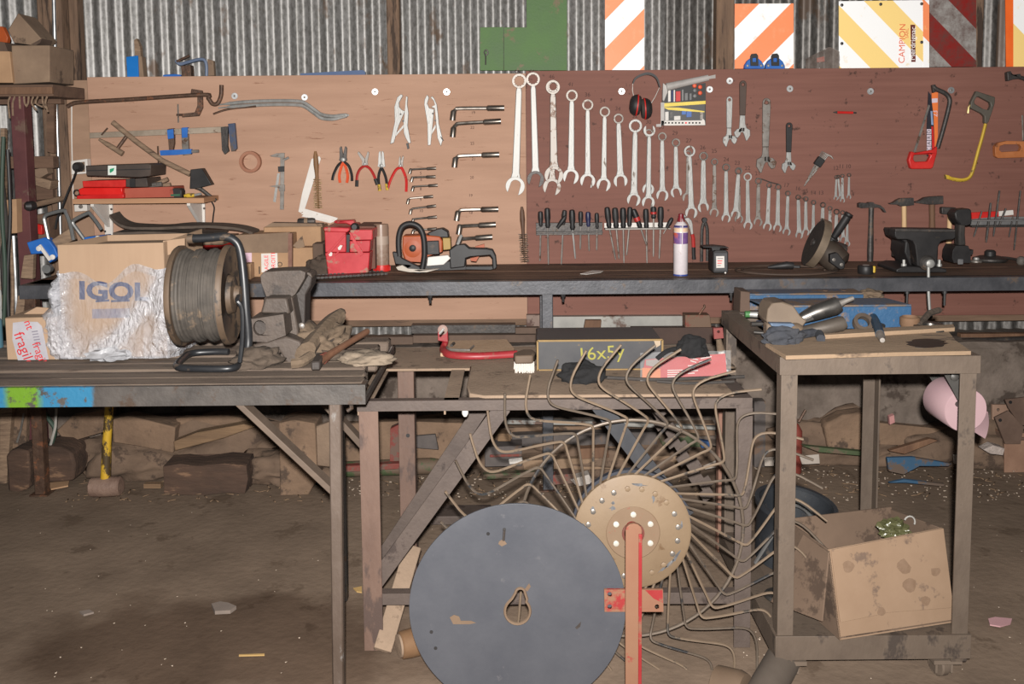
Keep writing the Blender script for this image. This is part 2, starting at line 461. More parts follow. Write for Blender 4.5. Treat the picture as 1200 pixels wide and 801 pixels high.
# the soiled spots on the red board are round, not stretched along the grain
for n in N:
    if n.type == 'TEX_NOISE' and abs(n.inputs['Scale'].default_value - 17) < .01:
        for l in list(n.inputs['Vector'].links): L.remove(l)
        L.new([q for q in N if q.type == 'VECT_MATH'][0].outputs[0], n.inputs['Vector'])
washm = mat('zinc_washer', (200, 200, 200), (230, 230, 230), s=20, rough=.35, met=.85)
def board(label, xa, xb, za, zb, mt, y0=BY, y1=BY+.017):
    r = thing('plywood_board', label, 'board', ((xa+xb)/2, y1, za), group='tool boards')
    mk('panel', G().span(xa, xb, y0, y1, za, zb), mt, r, bev=.0012)
    return r
xl = T(107, 200).x; xm = T(617, 200).x; xs = T(80, 200).x
bl = board('pale plywood board on the left carrying clamps, pliers and socket wrenches', xl, xm-.001, .664, T(300, 88.6).z, ply_l)
br = board('reddish plywood board on the right carrying spanners, saws and hammers', xm, 2.85, .664, T(800, 81.5).z, ply_r)
bs = board('narrow dusty plywood strip beside the conduit post', xs, xl-.001, .70, T(90, 94).z, mat('dusty_plywood', (140, 112, 92), (158, 128, 106), s=3, rough=.85, st=(1, 1, 4)))
for i, (u, v) in enumerate([(275, 112.5), (357, 114), (439.5, 107.5), (523.5, 107.7), (728.5, 107), (831.5, 104.7), (855, 94.7), (925.5, 104), (1020, 107), (1114.5, 105.7)]):
    par = bl if u < 617 else br; c = T(u, v)
    wsh = mk('washer', G().lathe([(.0055, 0), (.0165, 0), (.0165, .0022), (.0155, .003), (.0055, .003)], c, (0, -1, 0), 20), washm, par)
    mk('screw_head', G().lathe([(.0052, -.004), (.0052, .004), (.003, .0058), (.001, .006)], c, (0, -1, 0), 10), chromed, wsh)
# pencilled sizes next to the tools
for s_, u, v in [('50', 606, 84.5), ('46', 623, 84), ('46', 646.5, 90), ('41', 669, 99), ('36', 688.5, 111), ('34', 706, 118), ('34', 724, 127.5), ('32', 744, 136), ('30', 760, 143), ('30', 775, 149), ('29', 791, 156), ('27', 807, 165), ('26', 823.5, 173), ('25', 837, 177), ('24', 851, 187), ('23', 864, 191), ('22', 876, 197), ('21', 888, 203),
                 ('19', 554.5, 132), ('22', 553.5, 149.5), ('22', 553.5, 168), ('21', 555, 186.5), ('20', 553, 208), ('19', 551.5, 229), ('18', 551.5, 249), ('17', 921.5, 217), ('16', 935, 221), ('15', 944, 224), ('14', 953, 226), ('13', 962, 226), ('12', 979.5, 197), ('11', 986, 195), ('10', 994, 195), ('5', 493, 203), ('6', 493.5, 210.5), ('8', 493, 221.5), ('9', 493, 234), ('10', 493.5, 247)]:
    text(s_, .028 if u > 600 else .02, T(u, v, .0008), bl if u < 617 else br, pencil, name='size_mark', ry=rnd.uniform(-8, 8))

# ================================================================== plates and things above the boards
def plate(name, label, cat, px, Y, th, mt, parent=None, **k):
    return solo(name, G().pp(px, Y, th), mt, label, cat, **k)
green = mat('green_paint', (62, 92, 46), (78, 110, 58), s=7, rough=.6, spot=((104, 92, 66), .25, 9), bump=.1)
plate('green_sheet', 'large green painted steel panel leaning on the corrugated wall', 'panel', [(617, -30), (664.5, -30), (664.5, 82.5), (590.5, 82.5), (590.5, 32), (617, 32)], 4.735, .006, green, bev=.001)
r = thing('green_sheet', 'small green painted plate with a wire hook left of the large green one', 'panel', oy(576, 83, 4.735))
mk('panel', G().pp([(562.5, 32), (590, 31.5), (590, 82.5), (562.5, 82.5)], 4.735, .006), green, r, bev=.001)
mk('wire_hook', G().tube(spline([oy(569, 76, 4.73), oy(569, 66, 4.728), oy(567.5, 61, 4.726), oy(570, 58.5, 4.726), oy(572, 62, 4.727), oy(569.5, 65, 4.728)]), .0035, 6), darkst, r)
SY = 4.70
def sign(label, px, st_args, Y=SY):
    org = oy(sum(p[0] for p in px)/len(px), max(p[1] for p in px), Y)
    r = thing('hazard_sign', label, 'sign', org)
    mk('plate', G().pp(px, Y, .003), stripes(*st_args, org), r)
    return r
OR = (.90, .27, .11, 1); WH = (.93, .93, .93, 1); YE = (.92, .66, .24, 1)
pm = 1100*1.0138/SY
s1 = sign('orange and white striped plate standing right of the green panel', [(709, -25), (755, -25), (755, 82), (709, 82)],
     ('orange_white_stripes_a', WH, OR, oy(732, 0, SY), 1, 66/pm, .25, (.80, .38, .2, 1)))
s2 = sign('orange and white striped plate behind the two blue strap clamps', [(861, 4.5), (930, 4), (930, 80), (861, 80.5)],
     ('orange_white_stripes_b', WH, OR, oy(894, 0, SY), 1, 74/pm, .25, (.80, .38, .2, 1)))
s3 = sign('wide yellow and white striped plate with lettering on its right side', [(983, 1.5), (1089, 0), (1089, 80), (983, 80.5)],
     ('yellow_white_stripes', WH, YE, oy(977, 0, SY), -1, 68/pm, .1, (.85, .62, .25, 1)))
s4 = sign('dirty red and grey striped plate right of the yellow one', [(1089.5, -3), (1144, -3), (1144, 78), (1089.5, 78.5)],
     ('red_grey_stripes', lin((128, 26, 22)), lin((150, 146, 142)), oy(1039.5, 0, SY), -1, 71/pm, .75, lin((84, 60, 54))))
s5 = thing('hazard_sign', 'bright yellow plate with an orange edge at the right end', 'sign', oy(1215, 80, SY))
mk('plate', G().pp([(1187, -10), (1250, -10), (1250, 80), (1187, 80)], SY, .003), stripes('yellow_white_stripes_c', WH, YE, oy(1190, 30, SY), -1, 110/pm, .1, YE, oy(1215, 80, SY)), s5)
mk('edge_strip', G().pp([(1178, -10), (1187.5, -10), (1187.5, 80), (1179, 80)], SY-.002, .003), mat('sign_orange', (232, 98, 34), (240, 110, 40), s=9, rough=.5), s5)
# printing on the yellow plate
ls = oy(1059, 45, SY)
dkr = mat('print_dark', (84, 34, 30), (110, 40, 34), s=30, rough=.6)
mk('label_bar', G().pp([(1067, 29), (1072.5, 29), (1073, 72.5), (1068, 72.5)], SY-.0015, .001), dkr, s3)
text('Merdrignac', .036, oy(1070, 51, SY-.0026), s3, mat('print_white', (240, 236, 230), rough=.6), ry=90)
text('CAMPION', .043, oy(1057.5, 51, SY-.0016), s3, mat('print_red', (200, 92, 60), rough=.6), ry=90)
text('SARL', .022, oy(1063, 39, SY-.0016), s3, mat('print_red', (200, 92, 60)), ry=90)
for u, v in ((1032, 5), (1080, 4.5), (1080, 49.5), (986.5, 51), (986.5, 6)):
    mk('rivet', G().lathe([(.008, 0), (.008, .002), (.004, .004)], oy(u, v, SY), (0, -1, 0), 10), darkst, s3)
mk('rim_strip', G().pp([(1081.5, 0), (1089, 0), (1089, 80), (1082, 80)], SY-.0008, .0006), stripes('rim_stripes', WH, OR, oy(1085, 30, SY), -1, 84/pm, .2, YE, ls), s3)

# blue strap clamps standing on the board's top edge
for i, (u, lab) in enumerate(((884, 'left blue clamp with a black loop standing on the board edge'), (908.5, 'right blue clamp with a black loop standing on the board edge'))):
    r = thing('strap_clamp', lab, 'clamp', oy(u, 80.5, 4.655), group='blue clamps before the orange sign')
    out = [(u-11.5, 80.5), (u-11, 76), (u-8, 71), (u-4, 68), (u, 67), (u+5, 68.5), (u+9, 72), (u+11.5, 77), (u+11.5, 80.5)]
    mk('jaw_plate', G().pp(out, 4.652, .03), bluepl, r, bev=.003)
    mk('strap_loop', G().pp([(u-4, 77), (u-4.5, 66), (u-3, 63), (u+2.5, 62.5), (u+4.5, 65), (u+5, 77)], 4.640, .012, [[(u-2, 72.5), (u-2, 68), (u+2.6, 67.5), (u+2.6, 72.5)]]), black, r, bev=.001)
    for du in (-8, 8): mk('bolt_head', G().lathe([(.006, 0), (.006, .004), (.003, .006)], oy(u+du, 77, 4.652), (0, -1, 0), 8), chrome, r)
# crumpled clear plastic
g = G(); 
for j in range(9):
    for i in range(13):
        u = 944 + 40*i/12; v = 80.5 - 26*(j/8)*(1 - .55*abs(i-8.5)/8.5)
        g.v.append(oy(u, v, 4.672) + Vector((0, .012*noise.noise(Vector((i*.9, j*.9, 0))), 0)))
for j in range(8):
    for i in range(12): a = j*13+i; g.f.append((a, a+1, a+14, a+13))
r = thing('plastic_wrap', 'crumpled grubby clear plastic standing between two signs', 'plastic', oy(964, 80.5, 4.67))
o = mk('sheet', g, mat('grubby_plastic', (96, 84, 78), (140, 128, 120), s=18, rough=.3, alpha=.6), r)
mk('label', G().pp([(957, 68), (966, 66), (966.5, 72), (957.5, 73)], 4.655, .002), mat('faded_label', (140, 84, 76), (150, 120, 110), s=60, rough=.8), r)
# odds and ends on the top edge at the left
r = thing('blue_case', 'bright blue narrow box standing on the left board edge', 'box', oy(155.5, 90.5, 4.67))
mk('body', G().pp([(147.8, 66.5), (161.5, 65), (162.5, 90.5), (149, 90.8)], 4.655, .06), mat('bright_blue', (0, 100, 176), (10, 108, 184), s=8, rough=.45), r, bev=.002)
mk('dusty_side', G().pp([(162, 65), (166, 66), (168.5, 90), (163, 90.5)], 4.66, .05), carddk, r, bev=.002)
solo('wood_scrap', G().pp([(157, 47), (160, 45), (164, 54), (165, 66), (158, 65)], 4.69, .03), woodg, 'splintered wood scrap sticking up behind the bright blue box', 'wood')
r = thing('g_clamp', 'grey blue bent pipe clamp lying on the top edge of the left board', 'clamp', oy(226, 89, 4.67))
mk('bent_pipe', G().tube(spline([oy(206, 71, 4.66), oy(211, 75, 4.66), oy(219, 73, 4.66), oy(234, 69.5, 4.66), oy(240, 71, 4.66), oy(242, 78, 4.66), oy(242, 89, 4.66)]), .008, 8), mat('faded_blue', (84, 98, 122), (104, 116, 138), s=12, rough=.5, spot=((100, 84, 72), .3, 14)), r)
mk('body', G().pp([(212, 77), (223, 76), (224, 89.5), (213, 89.5)], 4.67, .05), rusty, r, bev=.002)
mk('screw', G().tube([oy(207, 72, 4.65), oy(222, 65, 4.65)], .006, 8), rusty, r)
mk('end_plate', G().pp([(243, 69), (250, 71), (251, 88.5), (243, 89)], 4.67, .03), carddk, r, bev=.002)
solo('blue_strip', G().pp([(191, 87.5), (204, 86.5), (212, 87.5), (212, 90), (191, 91)], 4.67, .03), bluepl, 'small flat blue offcut beside the bent pipe clamp', 'strip', bev=.002)
solo('blue_strip', G().pp([(352, 86), (425, 82), (428, 84), (428, 87.5), (352, 89)], 4.675, .02), mat('dusty_blue', (62, 82, 118), (80, 98, 130), s=12, rough=.6), 'long dusty blue lath on the top edge of the left board', 'strip')

# ================================================================== hand tools hanging on the boards
def hang(name, label, cat, u, v, group=None):
    return thing(name, label, cat, T(u, v), group)
# ---- combination spanners
def jaw_outline(c, d, n, r, tilt, w=.52):
    e = (d*math.cos(tilt) + n*math.sin(tilt)); q = (n*math.cos(tilt) - d*math.sin(tilt))
    t0 = math.asin(w); pts = []
    K = 22
    for i in range(K+1):
        a = t0 + (2*pi - 2*t0)*i/K
        rr = r*(1.0 + .10*math.cos(a))
        pts.append(c + e*rr*math.cos(a) + q*rr*math.sin(a))
    for i in range(9):
        a = -pi/2 - pi*i/8
        pts.append(c + e*(-.12*r + w*r*.86*math.cos(a)*1.0) + q*(w*r*math.sin(a)))
    return pts
def spanner(label, ru, rv, rr, ju, jv, jr, hw, mt=None, lift=.002, tilt=.26, openring=False, dark_ring=True, dark_jaw=False, group='spanners in the descending row'):
    mt = mt or chrome
    R_ = T(ru, rv); J = T(ju, jv); s = R_.y*.99/F
    rr *= s; jr *= s; hw *= s
    d = (J - R_); d.y = 0; d.normalize(); n = Vector((d.z, 0, -d.x))
    r = thing('combination_spanner', label, 'spanner', T(ju, jv + jr/s), group)
    th = max(.006, rr*.42); y = BY - lift
    def pl(p, yy): return Vector((p.x, yy, p.z))
    # ring end
    c = pl(R_, y - th)
    if openring:
        g = G().prism(jaw_outline(c, -d, n, rr, .0), (0, th, 0))
    else:
        inner = [c + Vector((math.cos(2*pi*i/24), 0, math.sin(2*pi*i/24)))*rr*(.70 if i % 2 else .62) for i in range(24)]
        g = G().prism(circ(c, rr, 28), (0, th, 0), [inner])
    mk('ring_end', g, ringst if dark_ring else mt, r, bev=rr*.12)
    # shank
    a = R_ + d*rr*.86; b_ = J - d*jr*.80
    t2 = th*.62; yb = y - th*.15
    w0, w1 = hw*.88, hw*1.12
    A, B = pl(a, yb - t2), pl(b_, yb - t2)
    out = [A + n*w0*.75, A + d*hw*1.2 + n*w0, B - d*hw*1.5 + n*w1, B + n*w1*1.45 + d*jr*.25, B - n*w1*1.45 + d*jr*.25, B - d*hw*1.5 - n*w1, A + d*hw*1.2 - n*w0, A - n*w0*.75]
    mk('shank', G().prism(out, (0, t2, 0)), mt, r, bev=t2*.36)
    t3 = th*.8
    mk('open_jaw', G().prism(jaw_outline(pl(J, y - t3 - th*.05), d, n, jr, tilt), (0, t3, 0)), (darkst if dark_jaw == 2 else chromed) if dark_jaw else mt, r, bev=jr*.09)
    return r
ROW = [  # ring u,v,r   jaw u,v,r   half width   options   label
 (608.5, 95, 8.6, 604, 217, 11.3, 4.0, {}, 'largest chrome spanner, hanging across the seam between the two boards'),
 (624.5, 93, 8.2, 627.8, 209, 10.0, 3.6, dict(dark_jaw=2), 'second large spanner with a dark worn jaw, right of the board seam'),
 (647.5, 102.5, 8.3, 649, 204, 11.0, 4.0, dict(mt=chromed, dark_jaw=1, lift=.022), 'dull grey spanner marked 46 hanging over a second dark jaw'),
 (648, 101.5, 6.5, 647, 218, 10.6, 3.0, dict(mt=chromed, dark_jaw=1), 'dark spanner hidden behind the dull grey one marked 46'),
 (670, 112, 6.9, 669, 206, 9.4, 3.3, {}, 'chrome spanner, first right of the dull grey one over two jaws'),
 (688.5, 123, 6.6, 688.7, 211, 8.9, 2.9, {}, 'chrome spanner, second right of the dull grey one over two jaws'),
 (708.5, 131, 6.2, 707.3, 215.5, 8.3, 2.8, {}, 'chrome spanner left of the one below the ear defenders'),
 (724.5, 139, 6.0, 726.9, 211, 8.2, 3.2, dict(tilt=0), 'chrome spanner with a flared neck, just left of the ratchet ring spanner'),
 (744.2, 147.5, 7.8, 742.5, 233, 8.0, 3.4, dict(dark_ring=False), 'white chrome ratchet ring spanner below the ear defenders'),
 (760, 153.5, 7.0, 759, 236, 7.6, 2.7, dict(openring=True, dark_ring=False, lift=.018), 'spanner with an open flared top, right of the ratchet ring spanner'),
 (760, 156, 5.0, 759.5, 221, 7.0, 2.4, dict(), 'spanner half hidden behind the one with the open flared top'),
 (775.7, 160, 5.2, 776, 228, 7.2, 2.7, {}, 'chrome spanner directly below the tool pouch, left of two'),
 (791.7, 167, 5.0, 792, 224.5, 6.7, 2.7, dict(tilt=-.26), 'chrome spanner directly below the tool pouch, right of two'),
 (807, 177, 6.6, 809.2, 248, 7.2, 2.9, dict(dark_ring=False, lift=.016), 'yellowish ratchet spanner hanging above the spray can'),
 (806, 180, 4.0, 806, 231, 6.6, 2.2, dict(mt=chromed), 'dull spanner behind the ratchet spanner above the spray can'),
 (824, 183, 5.3, 823.7, 242, 6.6, 3.1, dict(tilt=-.2), 'chrome spanner with a forked jaw, first right of the ratchet spanner'),
 (837, 189.5, 4.2, 836.7, 248.5, 5.6, 2.3, dict(mt=chromed, dark_jaw=1), 'dark dull spanner, second right of the ratchet spanner above the spray can'),
 (850.6, 196, 4.6, 850.6, 255, 5.5, 2.5, {}, 'slim spanner, third right of the ratchet spanner above the spray can'),
 (864.6, 200, 4.3, 861, 250.5, 5.6, 2.6, dict(lift=.014), 'front spanner of the overlapping pair, fourth right of the ratchet spanner'),
 (865, 201, 3.8, 865.6, 256, 5.2, 2.2, dict(mt=chromed), 'rear spanner of the overlapping pair, fourth right of the ratchet spanner'),
 (875.6, 207, 5.0, 876.2, 263.5, 5.4, 2.4, dict(dark_ring=False), 'bright spanner with a white ring just right of the overlapping pair'),
 (888.4, 212, 3.9, 888, 259.5, 5.3, 2.3, dict(mt=chromed), 'dull brownish spanner hanging under the left end of the dark wire'),
 (901, 217, 3.2, 899, 265, 5.3, 2.2, {}, 'spanner hanging below the large dark adjustable wrench'),
 (911.7, 219, 3.6, 910.8, 266.5, 5.2, 2.3, {}, 'spanner hanging below the black handled adjustable wrench'),
 (923, 226.5, 3.3, 921.5, 271, 4.8, 2.0, {}, 'spanner two places left of the grinder disc top, with a tiny ring'),
 (935, 231, 3.2, 936.2, 275, 4.5, 2.2, {}, 'spanner with the lowest jaw just left of the grinder disc'),
 (944, 233, 3.1, 944, 271.5, 4.3, 1.9, {}, 'spanner whose jaw meets the left edge of the grinder disc'),
 (953, 237, 3.0, 952.6, 271, 4.2, 1.7, {}, 'thin spanner whose jaw hides behind the grinder disc'),
 (964, 240, 3.4, 963, 272, 4.3, 2.2, {}, 'short spanner directly behind the grinder disc'),
 (972.3, 244, 2.8, 972.3, 280.5, 4.3, 2.0, {}, 'short spanner right of the grinder disc'),
 (980, 248, 3.6, 979, 279.5, 4.2, 2.1, {}, 'short spanner with a bright ring behind the grinder handle'),
 (987, 249, 2.8, 987.7, 280, 4.0, 1.7, {}, 'short spanner behind the middle of the grinder handle'),
 (992.5, 260, 2.2, 992.3, 285, 3.6, 1.5, {}, 'last and lowest short spanner right of the grinder handle'),
]
for ru, rv, rr, ju, jv, jr, hw, kw, lab in ROW:
    spanner(lab, ru, rv, rr, ju, jv, jr, hw, **kw)
for ru, rv, ju, jv, jr, hw, kw, lab in [(979.8, 207.5, 979, 232, 2.6, 1.3, {}, 'leftmost tiny spanner of the upper small group'), (981, 207, 983.5, 231, 2.6, 1.2, dict(lift=.012), 'tiny spanner crossing the leftmost one of the upper small group'),
        (986.8, 206, 986.8, 234.5, 2.9, 1.6, {}, 'middle tiny spanner of the upper small group'), (994.6, 205, 994.3, 230.5, 2.7, 1.3, {}, 'rightmost tiny spanner of the upper small group')]:
    spanner(lab, ru, rv, 2.4, ju, jv, jr, hw, group='tiny spanners above the grinder', **kw)
# wire that links two of the spanners
solo('hook_wire', G().tube(spline([T(886, 209, .004), T(893, 210, .006), T(903, 213.5, .006), T(913, 216, .004)]), .0028, 6), darkst, 'dark thin wire stretched across the spanner tops', 'wire')

# ---- angled socket wrenches
lm = mat('socket_steel', (112, 104, 96), (160, 152, 144), s=16, rough=.34, met=.92)
def sockw(label, tip, elbow, end, rpx, group):
    s = BY*.99/F; r = hang('angled_socket_wrench', label, 'wrench', (tip[0]+end[0])/2, max(tip[1], end[1]) + rpx, group)
    o = rpx*s + .004
    a = T(*tip, o); e = T(*elbow, o); b_ = T(*end, o); e1 = e + (a-e)*.35; e2 = e + (b_-e).normalized()*(a-e).length*.55
    mk('shaft', G().tube(spline([a + (e-a)*.2, e1, e + (e1-e)*.3 + (e2-e)*.3, e2, b_ + (e2-b_)*.1], 5), rpx*s*.72, 8), lm, r)
    t = (e - a).normalized(); 
    mk('socket_end', G().lathe([(rpx*s*.7, 0), (rpx*s*1.12, 0), (rpx*s*1.12, rpx*s*3.2), (rpx*s*.7, rpx*s*3.8)], a, t, 10), lm, r)
    t = (e2 - b_).normalized()
    mk('socket_end', G().lathe([(rpx*s*.7, 0), (rpx*s*1.1, 0), (rpx*s*1.1, rpx*s*6), (rpx*s*.7, rpx*s*6.6)], b_, t, 10), lm, r)
for i, (tip, el, en, lab) in enumerate([((530.3, 141), (532, 127), (591, 126.5), 'topmost large angled socket wrench left of the big spanners'), ((530.5, 160.5), (532, 145), (587, 142), 'second large angled socket wrench from the top'),
        ((532.5, 196), (534, 182.8), (585, 181), 'third large angled socket wrench, alone between wide gaps'), ((535, 258.5), (537, 246), (584, 245), 'large angled socket wrench second above the chainsaw handle'),
        ((537.5, 274.5), (539, 265), (581, 263), 'large angled socket wrench just above the chainsaw handle'), ((536.5, 288), (539, 280), (577, 277.5), 'lowest large angled socket wrench, behind the chainsaw handle')]):
    sockw(lab, tip, el, en, 3.2, 'large angled socket wrenches')
for i, (tip, el, en, lab) in enumerate([((480, 203.5), (481.5, 198.5), (511, 197), 'first small angled socket wrench from the top, right of the red pliers'), ((482, 213), (483.5, 207.7), (510.5, 207), 'second small angled socket wrench from the top'), ((483, 224), (484.5, 218.5), (513, 217), 'third small angled socket wrench from the top'),
        ((477.5, 239), (479, 232.3), (507.5, 230), 'fourth small angled socket wrench from the top, set further left'), ((480.5, 251), (482, 244.5), (511, 241), 'fifth small angled socket wrench from the top'), ((483, 262), (484.5, 256.5), (512, 254), 'sixth small angled socket wrench, above the chainsaw'), ((483, 275), (484.5, 269.7), (512, 268), 'lowest small angled socket wrench, behind the chainsaw')]):
    sockw(lab, tip, el, en, 1.75, 'small angled socket wrenches')

# ---- hooked bar, pry bars, clamps at the upper left
r = hang('hooked_bar', 'long rusty bar with a big hook at its right end', 'bar', 170, 127)
mk('bar', G().tube(spline([T(79, 125, .02), T(84, 122, .02), T(95, 119.7, .02), T(150, 116.5, .02), T(238, 111, .02), T(244, 115, .02), T(249, 121.5, .02), T(255, 121, .02), T(259, 112, .02), T(259.6, 99.5, .02)], 6), .0105, 10), rusty, r)
r = hang('g_clamp', 'rusty small G clamp hanging behind the hooked bar', 'clamp', 222, 143)
mk('frame', G().pp([(224, 104), (237, 106), (237.5, 126), (233, 136), (213, 137.5), (213, 133), (228, 131.5), (231, 124), (231, 111), (223, 110)], BY-.018, .016), rusty, r, bev=.003)
mk('screw', G().tube([T(207, 134.5, .01), T(219, 134.5, .01)], .006, 8), rusty, r)
mk('tommy_bar', G().tube([T(208.5, 122, .012), T(209, 143.5, .012)], .004, 6), chromed, r)
for k_, lab, dv, tail in ((0, 'upper curved steel pry bar left of the locking pliers', 0, (250, 123.5)), (1, 'lower curved steel pry bar left of the locking pliers', 4.5, (256, 126.5))):
    P = [(tail[0], tail[1], .008), (285, 119.5+dv, .012), (320, 118+dv, .014), (347, 118.3+dv, .014), (357, 120.5+dv, .014), (368, 128+dv, .014), (377, 134+dv, .014), (390, 136+dv*.8, .014), (400, 135+dv*.5, .012), (409, 134.5+dv*.1, .008)]
    Q = spline([T(*p) for p in P], 5); n_ = len(Q)
    solo('pry_bar', G().tube(Q, .008, 8, rs=[.0035 if i < 3 or i > n_-3 else .0085 for i in range(n_)]), chrome, lab, 'bar', group='pry bars')
solo('pry_bar', G().tube(spline([T(250, 133.5, .006), T(263, 129, .01), T(278, 126.5, .01), T(300, 124.5, .02)], 4), .005, 6), rusty, 'thin rusty rod under the tails of the pry bars', 'bar', group='pry bars')
r = hang('bar_clamp', 'long steel bar clamp with blue jaws, upper left of the board', 'clamp', 190, 188)
mk('bar', G().pp([(104.5, 155.5), (264, 148), (266, 149), (266, 155), (105, 162)], BY-.022, .008), mat('aged_bar', (146, 132, 116), (170, 156, 140), s=12, rough=.5, met=.5, spot=((104, 84, 68), .25, 20)), r, bev=.0015)
mk('fixed_jaw', G().pp([(258.5, 149), (267, 148), (266.5, 171), (268, 177), (263, 181), (260, 176)], BY-.03, .02), darkst, r, bev=.002)
mk('end_jaw', G().pp([(267, 145), (275, 144), (277.5, 174), (275, 177), (271, 177.5), (269, 165)], BY-.03, .02), mat('worn_blue', (50, 62, 88), (70, 78, 98), s=16, rough=.5, spot=((82, 72, 66), .4, 16)), r, bev=.002)
sl = mk('sliding_jaw', G().pp([(212, 150), (219.5, 149), (221, 176), (224, 181), (214, 182), (213, 170)], BY-.03, .022), chromed, r, bev=.002)
mk('collar', G().pp([(212.5, 149.5), (219.5, 149), (219.5, 161), (213, 161.5)], BY-.034, .028), bluepl, sl, bev=.002)
sl = mk('sliding_jaw', G().pp([(196, 151), (203.5, 150), (204, 168), (202, 178), (198, 178)], BY-.03, .022), rusty, r, bev=.002)
mk('collar', G().pp([(195.5, 152), (203, 151), (203.5, 162), (196.5, 163)], BY-.034, .028), bluepl, sl, bev=.002)
mk('spindle_block', G().pp([(187, 176.5), (190, 176), (214, 175), (224, 174.5), (224, 180), (206, 181.5), (188, 182)], BY-.032, .022), bluepl, r, bev=.003)
mk('spindle', G().tube([T(222, 177.5, .02), T(233, 177, .02)], .008, 8), chromed, r)
mk('tommy_bar', G().tube([T(185, 171, .03), T(185.8, 192, .03)], .0045, 6), rusty, r)
r = hang('bar_clamp', 'small rusty T handled clamp hanging under the long bar clamp', 'clamp', 133, 182)
mk('spindle', G().tube([T(116, 163, .035), T(126, 169, .035), T(144, 180, .035)], .011, 10, rs=[.006, .012, .014]), woodg, r)
mk('tommy_bar', G().tube([T(119, 158, .035), T(126, 150, .035)], .004, 6), rusty, r)
mk('stem', G().tube([T(137, 175, .035), T(148, 160, .03)], .009, 8), rusty, r)
r = hang('scraper', 'wooden handled scraper with a square black blade hanging over the shelf', 'scraper', 236, 222)
mk('handle', G().tube([T(132, 143, .05), T(160, 166, .05), T(190, 188, .05), T(223, 204, .05)], .013, 10), woodg, r)
mk('blade', G().pp([(223, 198.5), (236.5, 197), (248, 216.5), (230, 221), (222, 221)], BY-.06, .05), black, r, bev=.003)
solo('offcut_hook', G().tube(spline([T(229, 219, .05), T(236, 222, .05), T(245, 229, .05), T(253, 235, .05)], 4), .01, 8, rs=None), darkst, 'stubby dark tool lying on the right end of the shelf', 'tool')
# ---- tape roll, caliper, brush, folding rule
r = hang('tape_roll', 'brown ring of adhesive tape hanging on a nail', 'tape', 294.5, 202)
mk('ring', G().lathe([(.038, 0), (.052, 0), (.0535, .004), (.0535, .026), (.052, .03), (.038, .03), (.038, 0)], T(294.5, 189.5, .001), (0, -1, 0), 28, False).add([], []), mat('brown_tape', (140, 92, 70), (156, 108, 84), s=10, rough=.45), r)
r = hang('caliper', 'steel vernier caliper hanging left of the wire brush', 'caliper', 329, 246)
mk('beam', G().pp([(328.5, 179), (333.5, 179), (332.5, 245.5), (328, 245.5)], BY-.006, .005), chromed, r, bev=.0008)
mk('fixed_jaws', G().pp([(316, 182.5), (324, 179.5), (333.5, 179), (333, 185), (327, 184.5), (318, 183.5)], BY-.008, .007), chromed, r, bev=.0008)
mk('slider', G().pp([(315, 218), (327, 216.5), (333.5, 216.5), (333.5, 224), (327, 224), (326, 220)], BY-.010, .009), chromed, r, bev=.0008)
mk('lock_screw', G().tube([T(333, 187, .008), T(338.5, 184.5, .008)], .006, 8), chrome, r)
mk('inner_rule', G().pp([(325, 203), (328, 203), (323, 237), (320, 236)], BY-.004, .003), chrome, r)
mk('thumb_grip', G().pp([(325.5, 195), (333, 194.5), (333, 201), (326, 201.5)], BY-.012, .009), black, r, bev=.001)
def wirebrush(label, top, mid, bot, hw, bw, mh, mb):
    r = hang('wire_brush', label, 'brush', bot[0], bot[1])
    a, b_, c = T(*top, .014), T(*mid, .014), T(*bot, .012)
    mk('handle', G().tube([a, a+(b_-a)*.2, a+(b_-a)*.5, a+(b_-a)*.85, b_, b_+(c-b_)*.5, c], hw, 10, rs=[hw*.5, hw, hw*1.15, hw*.8, hw*.75, hw*.5, hw*.4]), mh, r)
    g = G(); n = 14
    for i in range(n):
        p = b_ + (c-b_)*((i+.6)/n)
        for k in range(7):
            an = pi*(k/6); dr = Vector((math.cos(an), -math.sin(an)*.9, rnd.uniform(-.15, .15)))
            g.tube([p, p + dr*bw*rnd.uniform(.85, 1.15)], .0022, 4)
    mk('bristles', g, mb, r, kind='stuff')
wirebrush('wire brush with a wooden handle hanging beside the white folding rule', (369.5, 177), (371.5, 209), (373, 244), .0115, .021, mat('brush_wood', (112, 80, 50), (134, 98, 64), s=10, rough=.6), mat('brass_wire', (132, 110, 78), (160, 136, 100), s=20, rough=.5, met=.5))
wirebrush('dark wire brush hanging at the seam just right of the chainsaw', (611.5, 242), (613, 273), (615, 307), .0115, .022, mat('brush_wood_dark', (84, 60, 46), (100, 74, 58), s=10, rough=.6), mat('dark_wire', (74, 62, 52), (94, 80, 68), s=20, rough=.5, met=.4))
r = hang('folding_rule', 'white folding rule bent into an L behind the wire brush', 'ruler', 362, 258)
mk('upper_leaf', G().pp([(365, 186), (374.5, 183), (376, 186), (367, 214), (357.5, 244), (353, 249.5), (349.5, 248), (354, 226)], BY-.008, .007), whitepl, r, bev=.001)
for k_ in range(3):
    dv = k_*3.3
    mk('leaf', G().pp([(352+k_*.6, 247.5+dv*.9), (357+k_*.4, 244.3+dv*.75), (396-k_*1.5, 255.3+dv*.55), (394-k_*3.5, 258+dv*.5)], BY-.013+k_*.003, .003), whitepl, r)
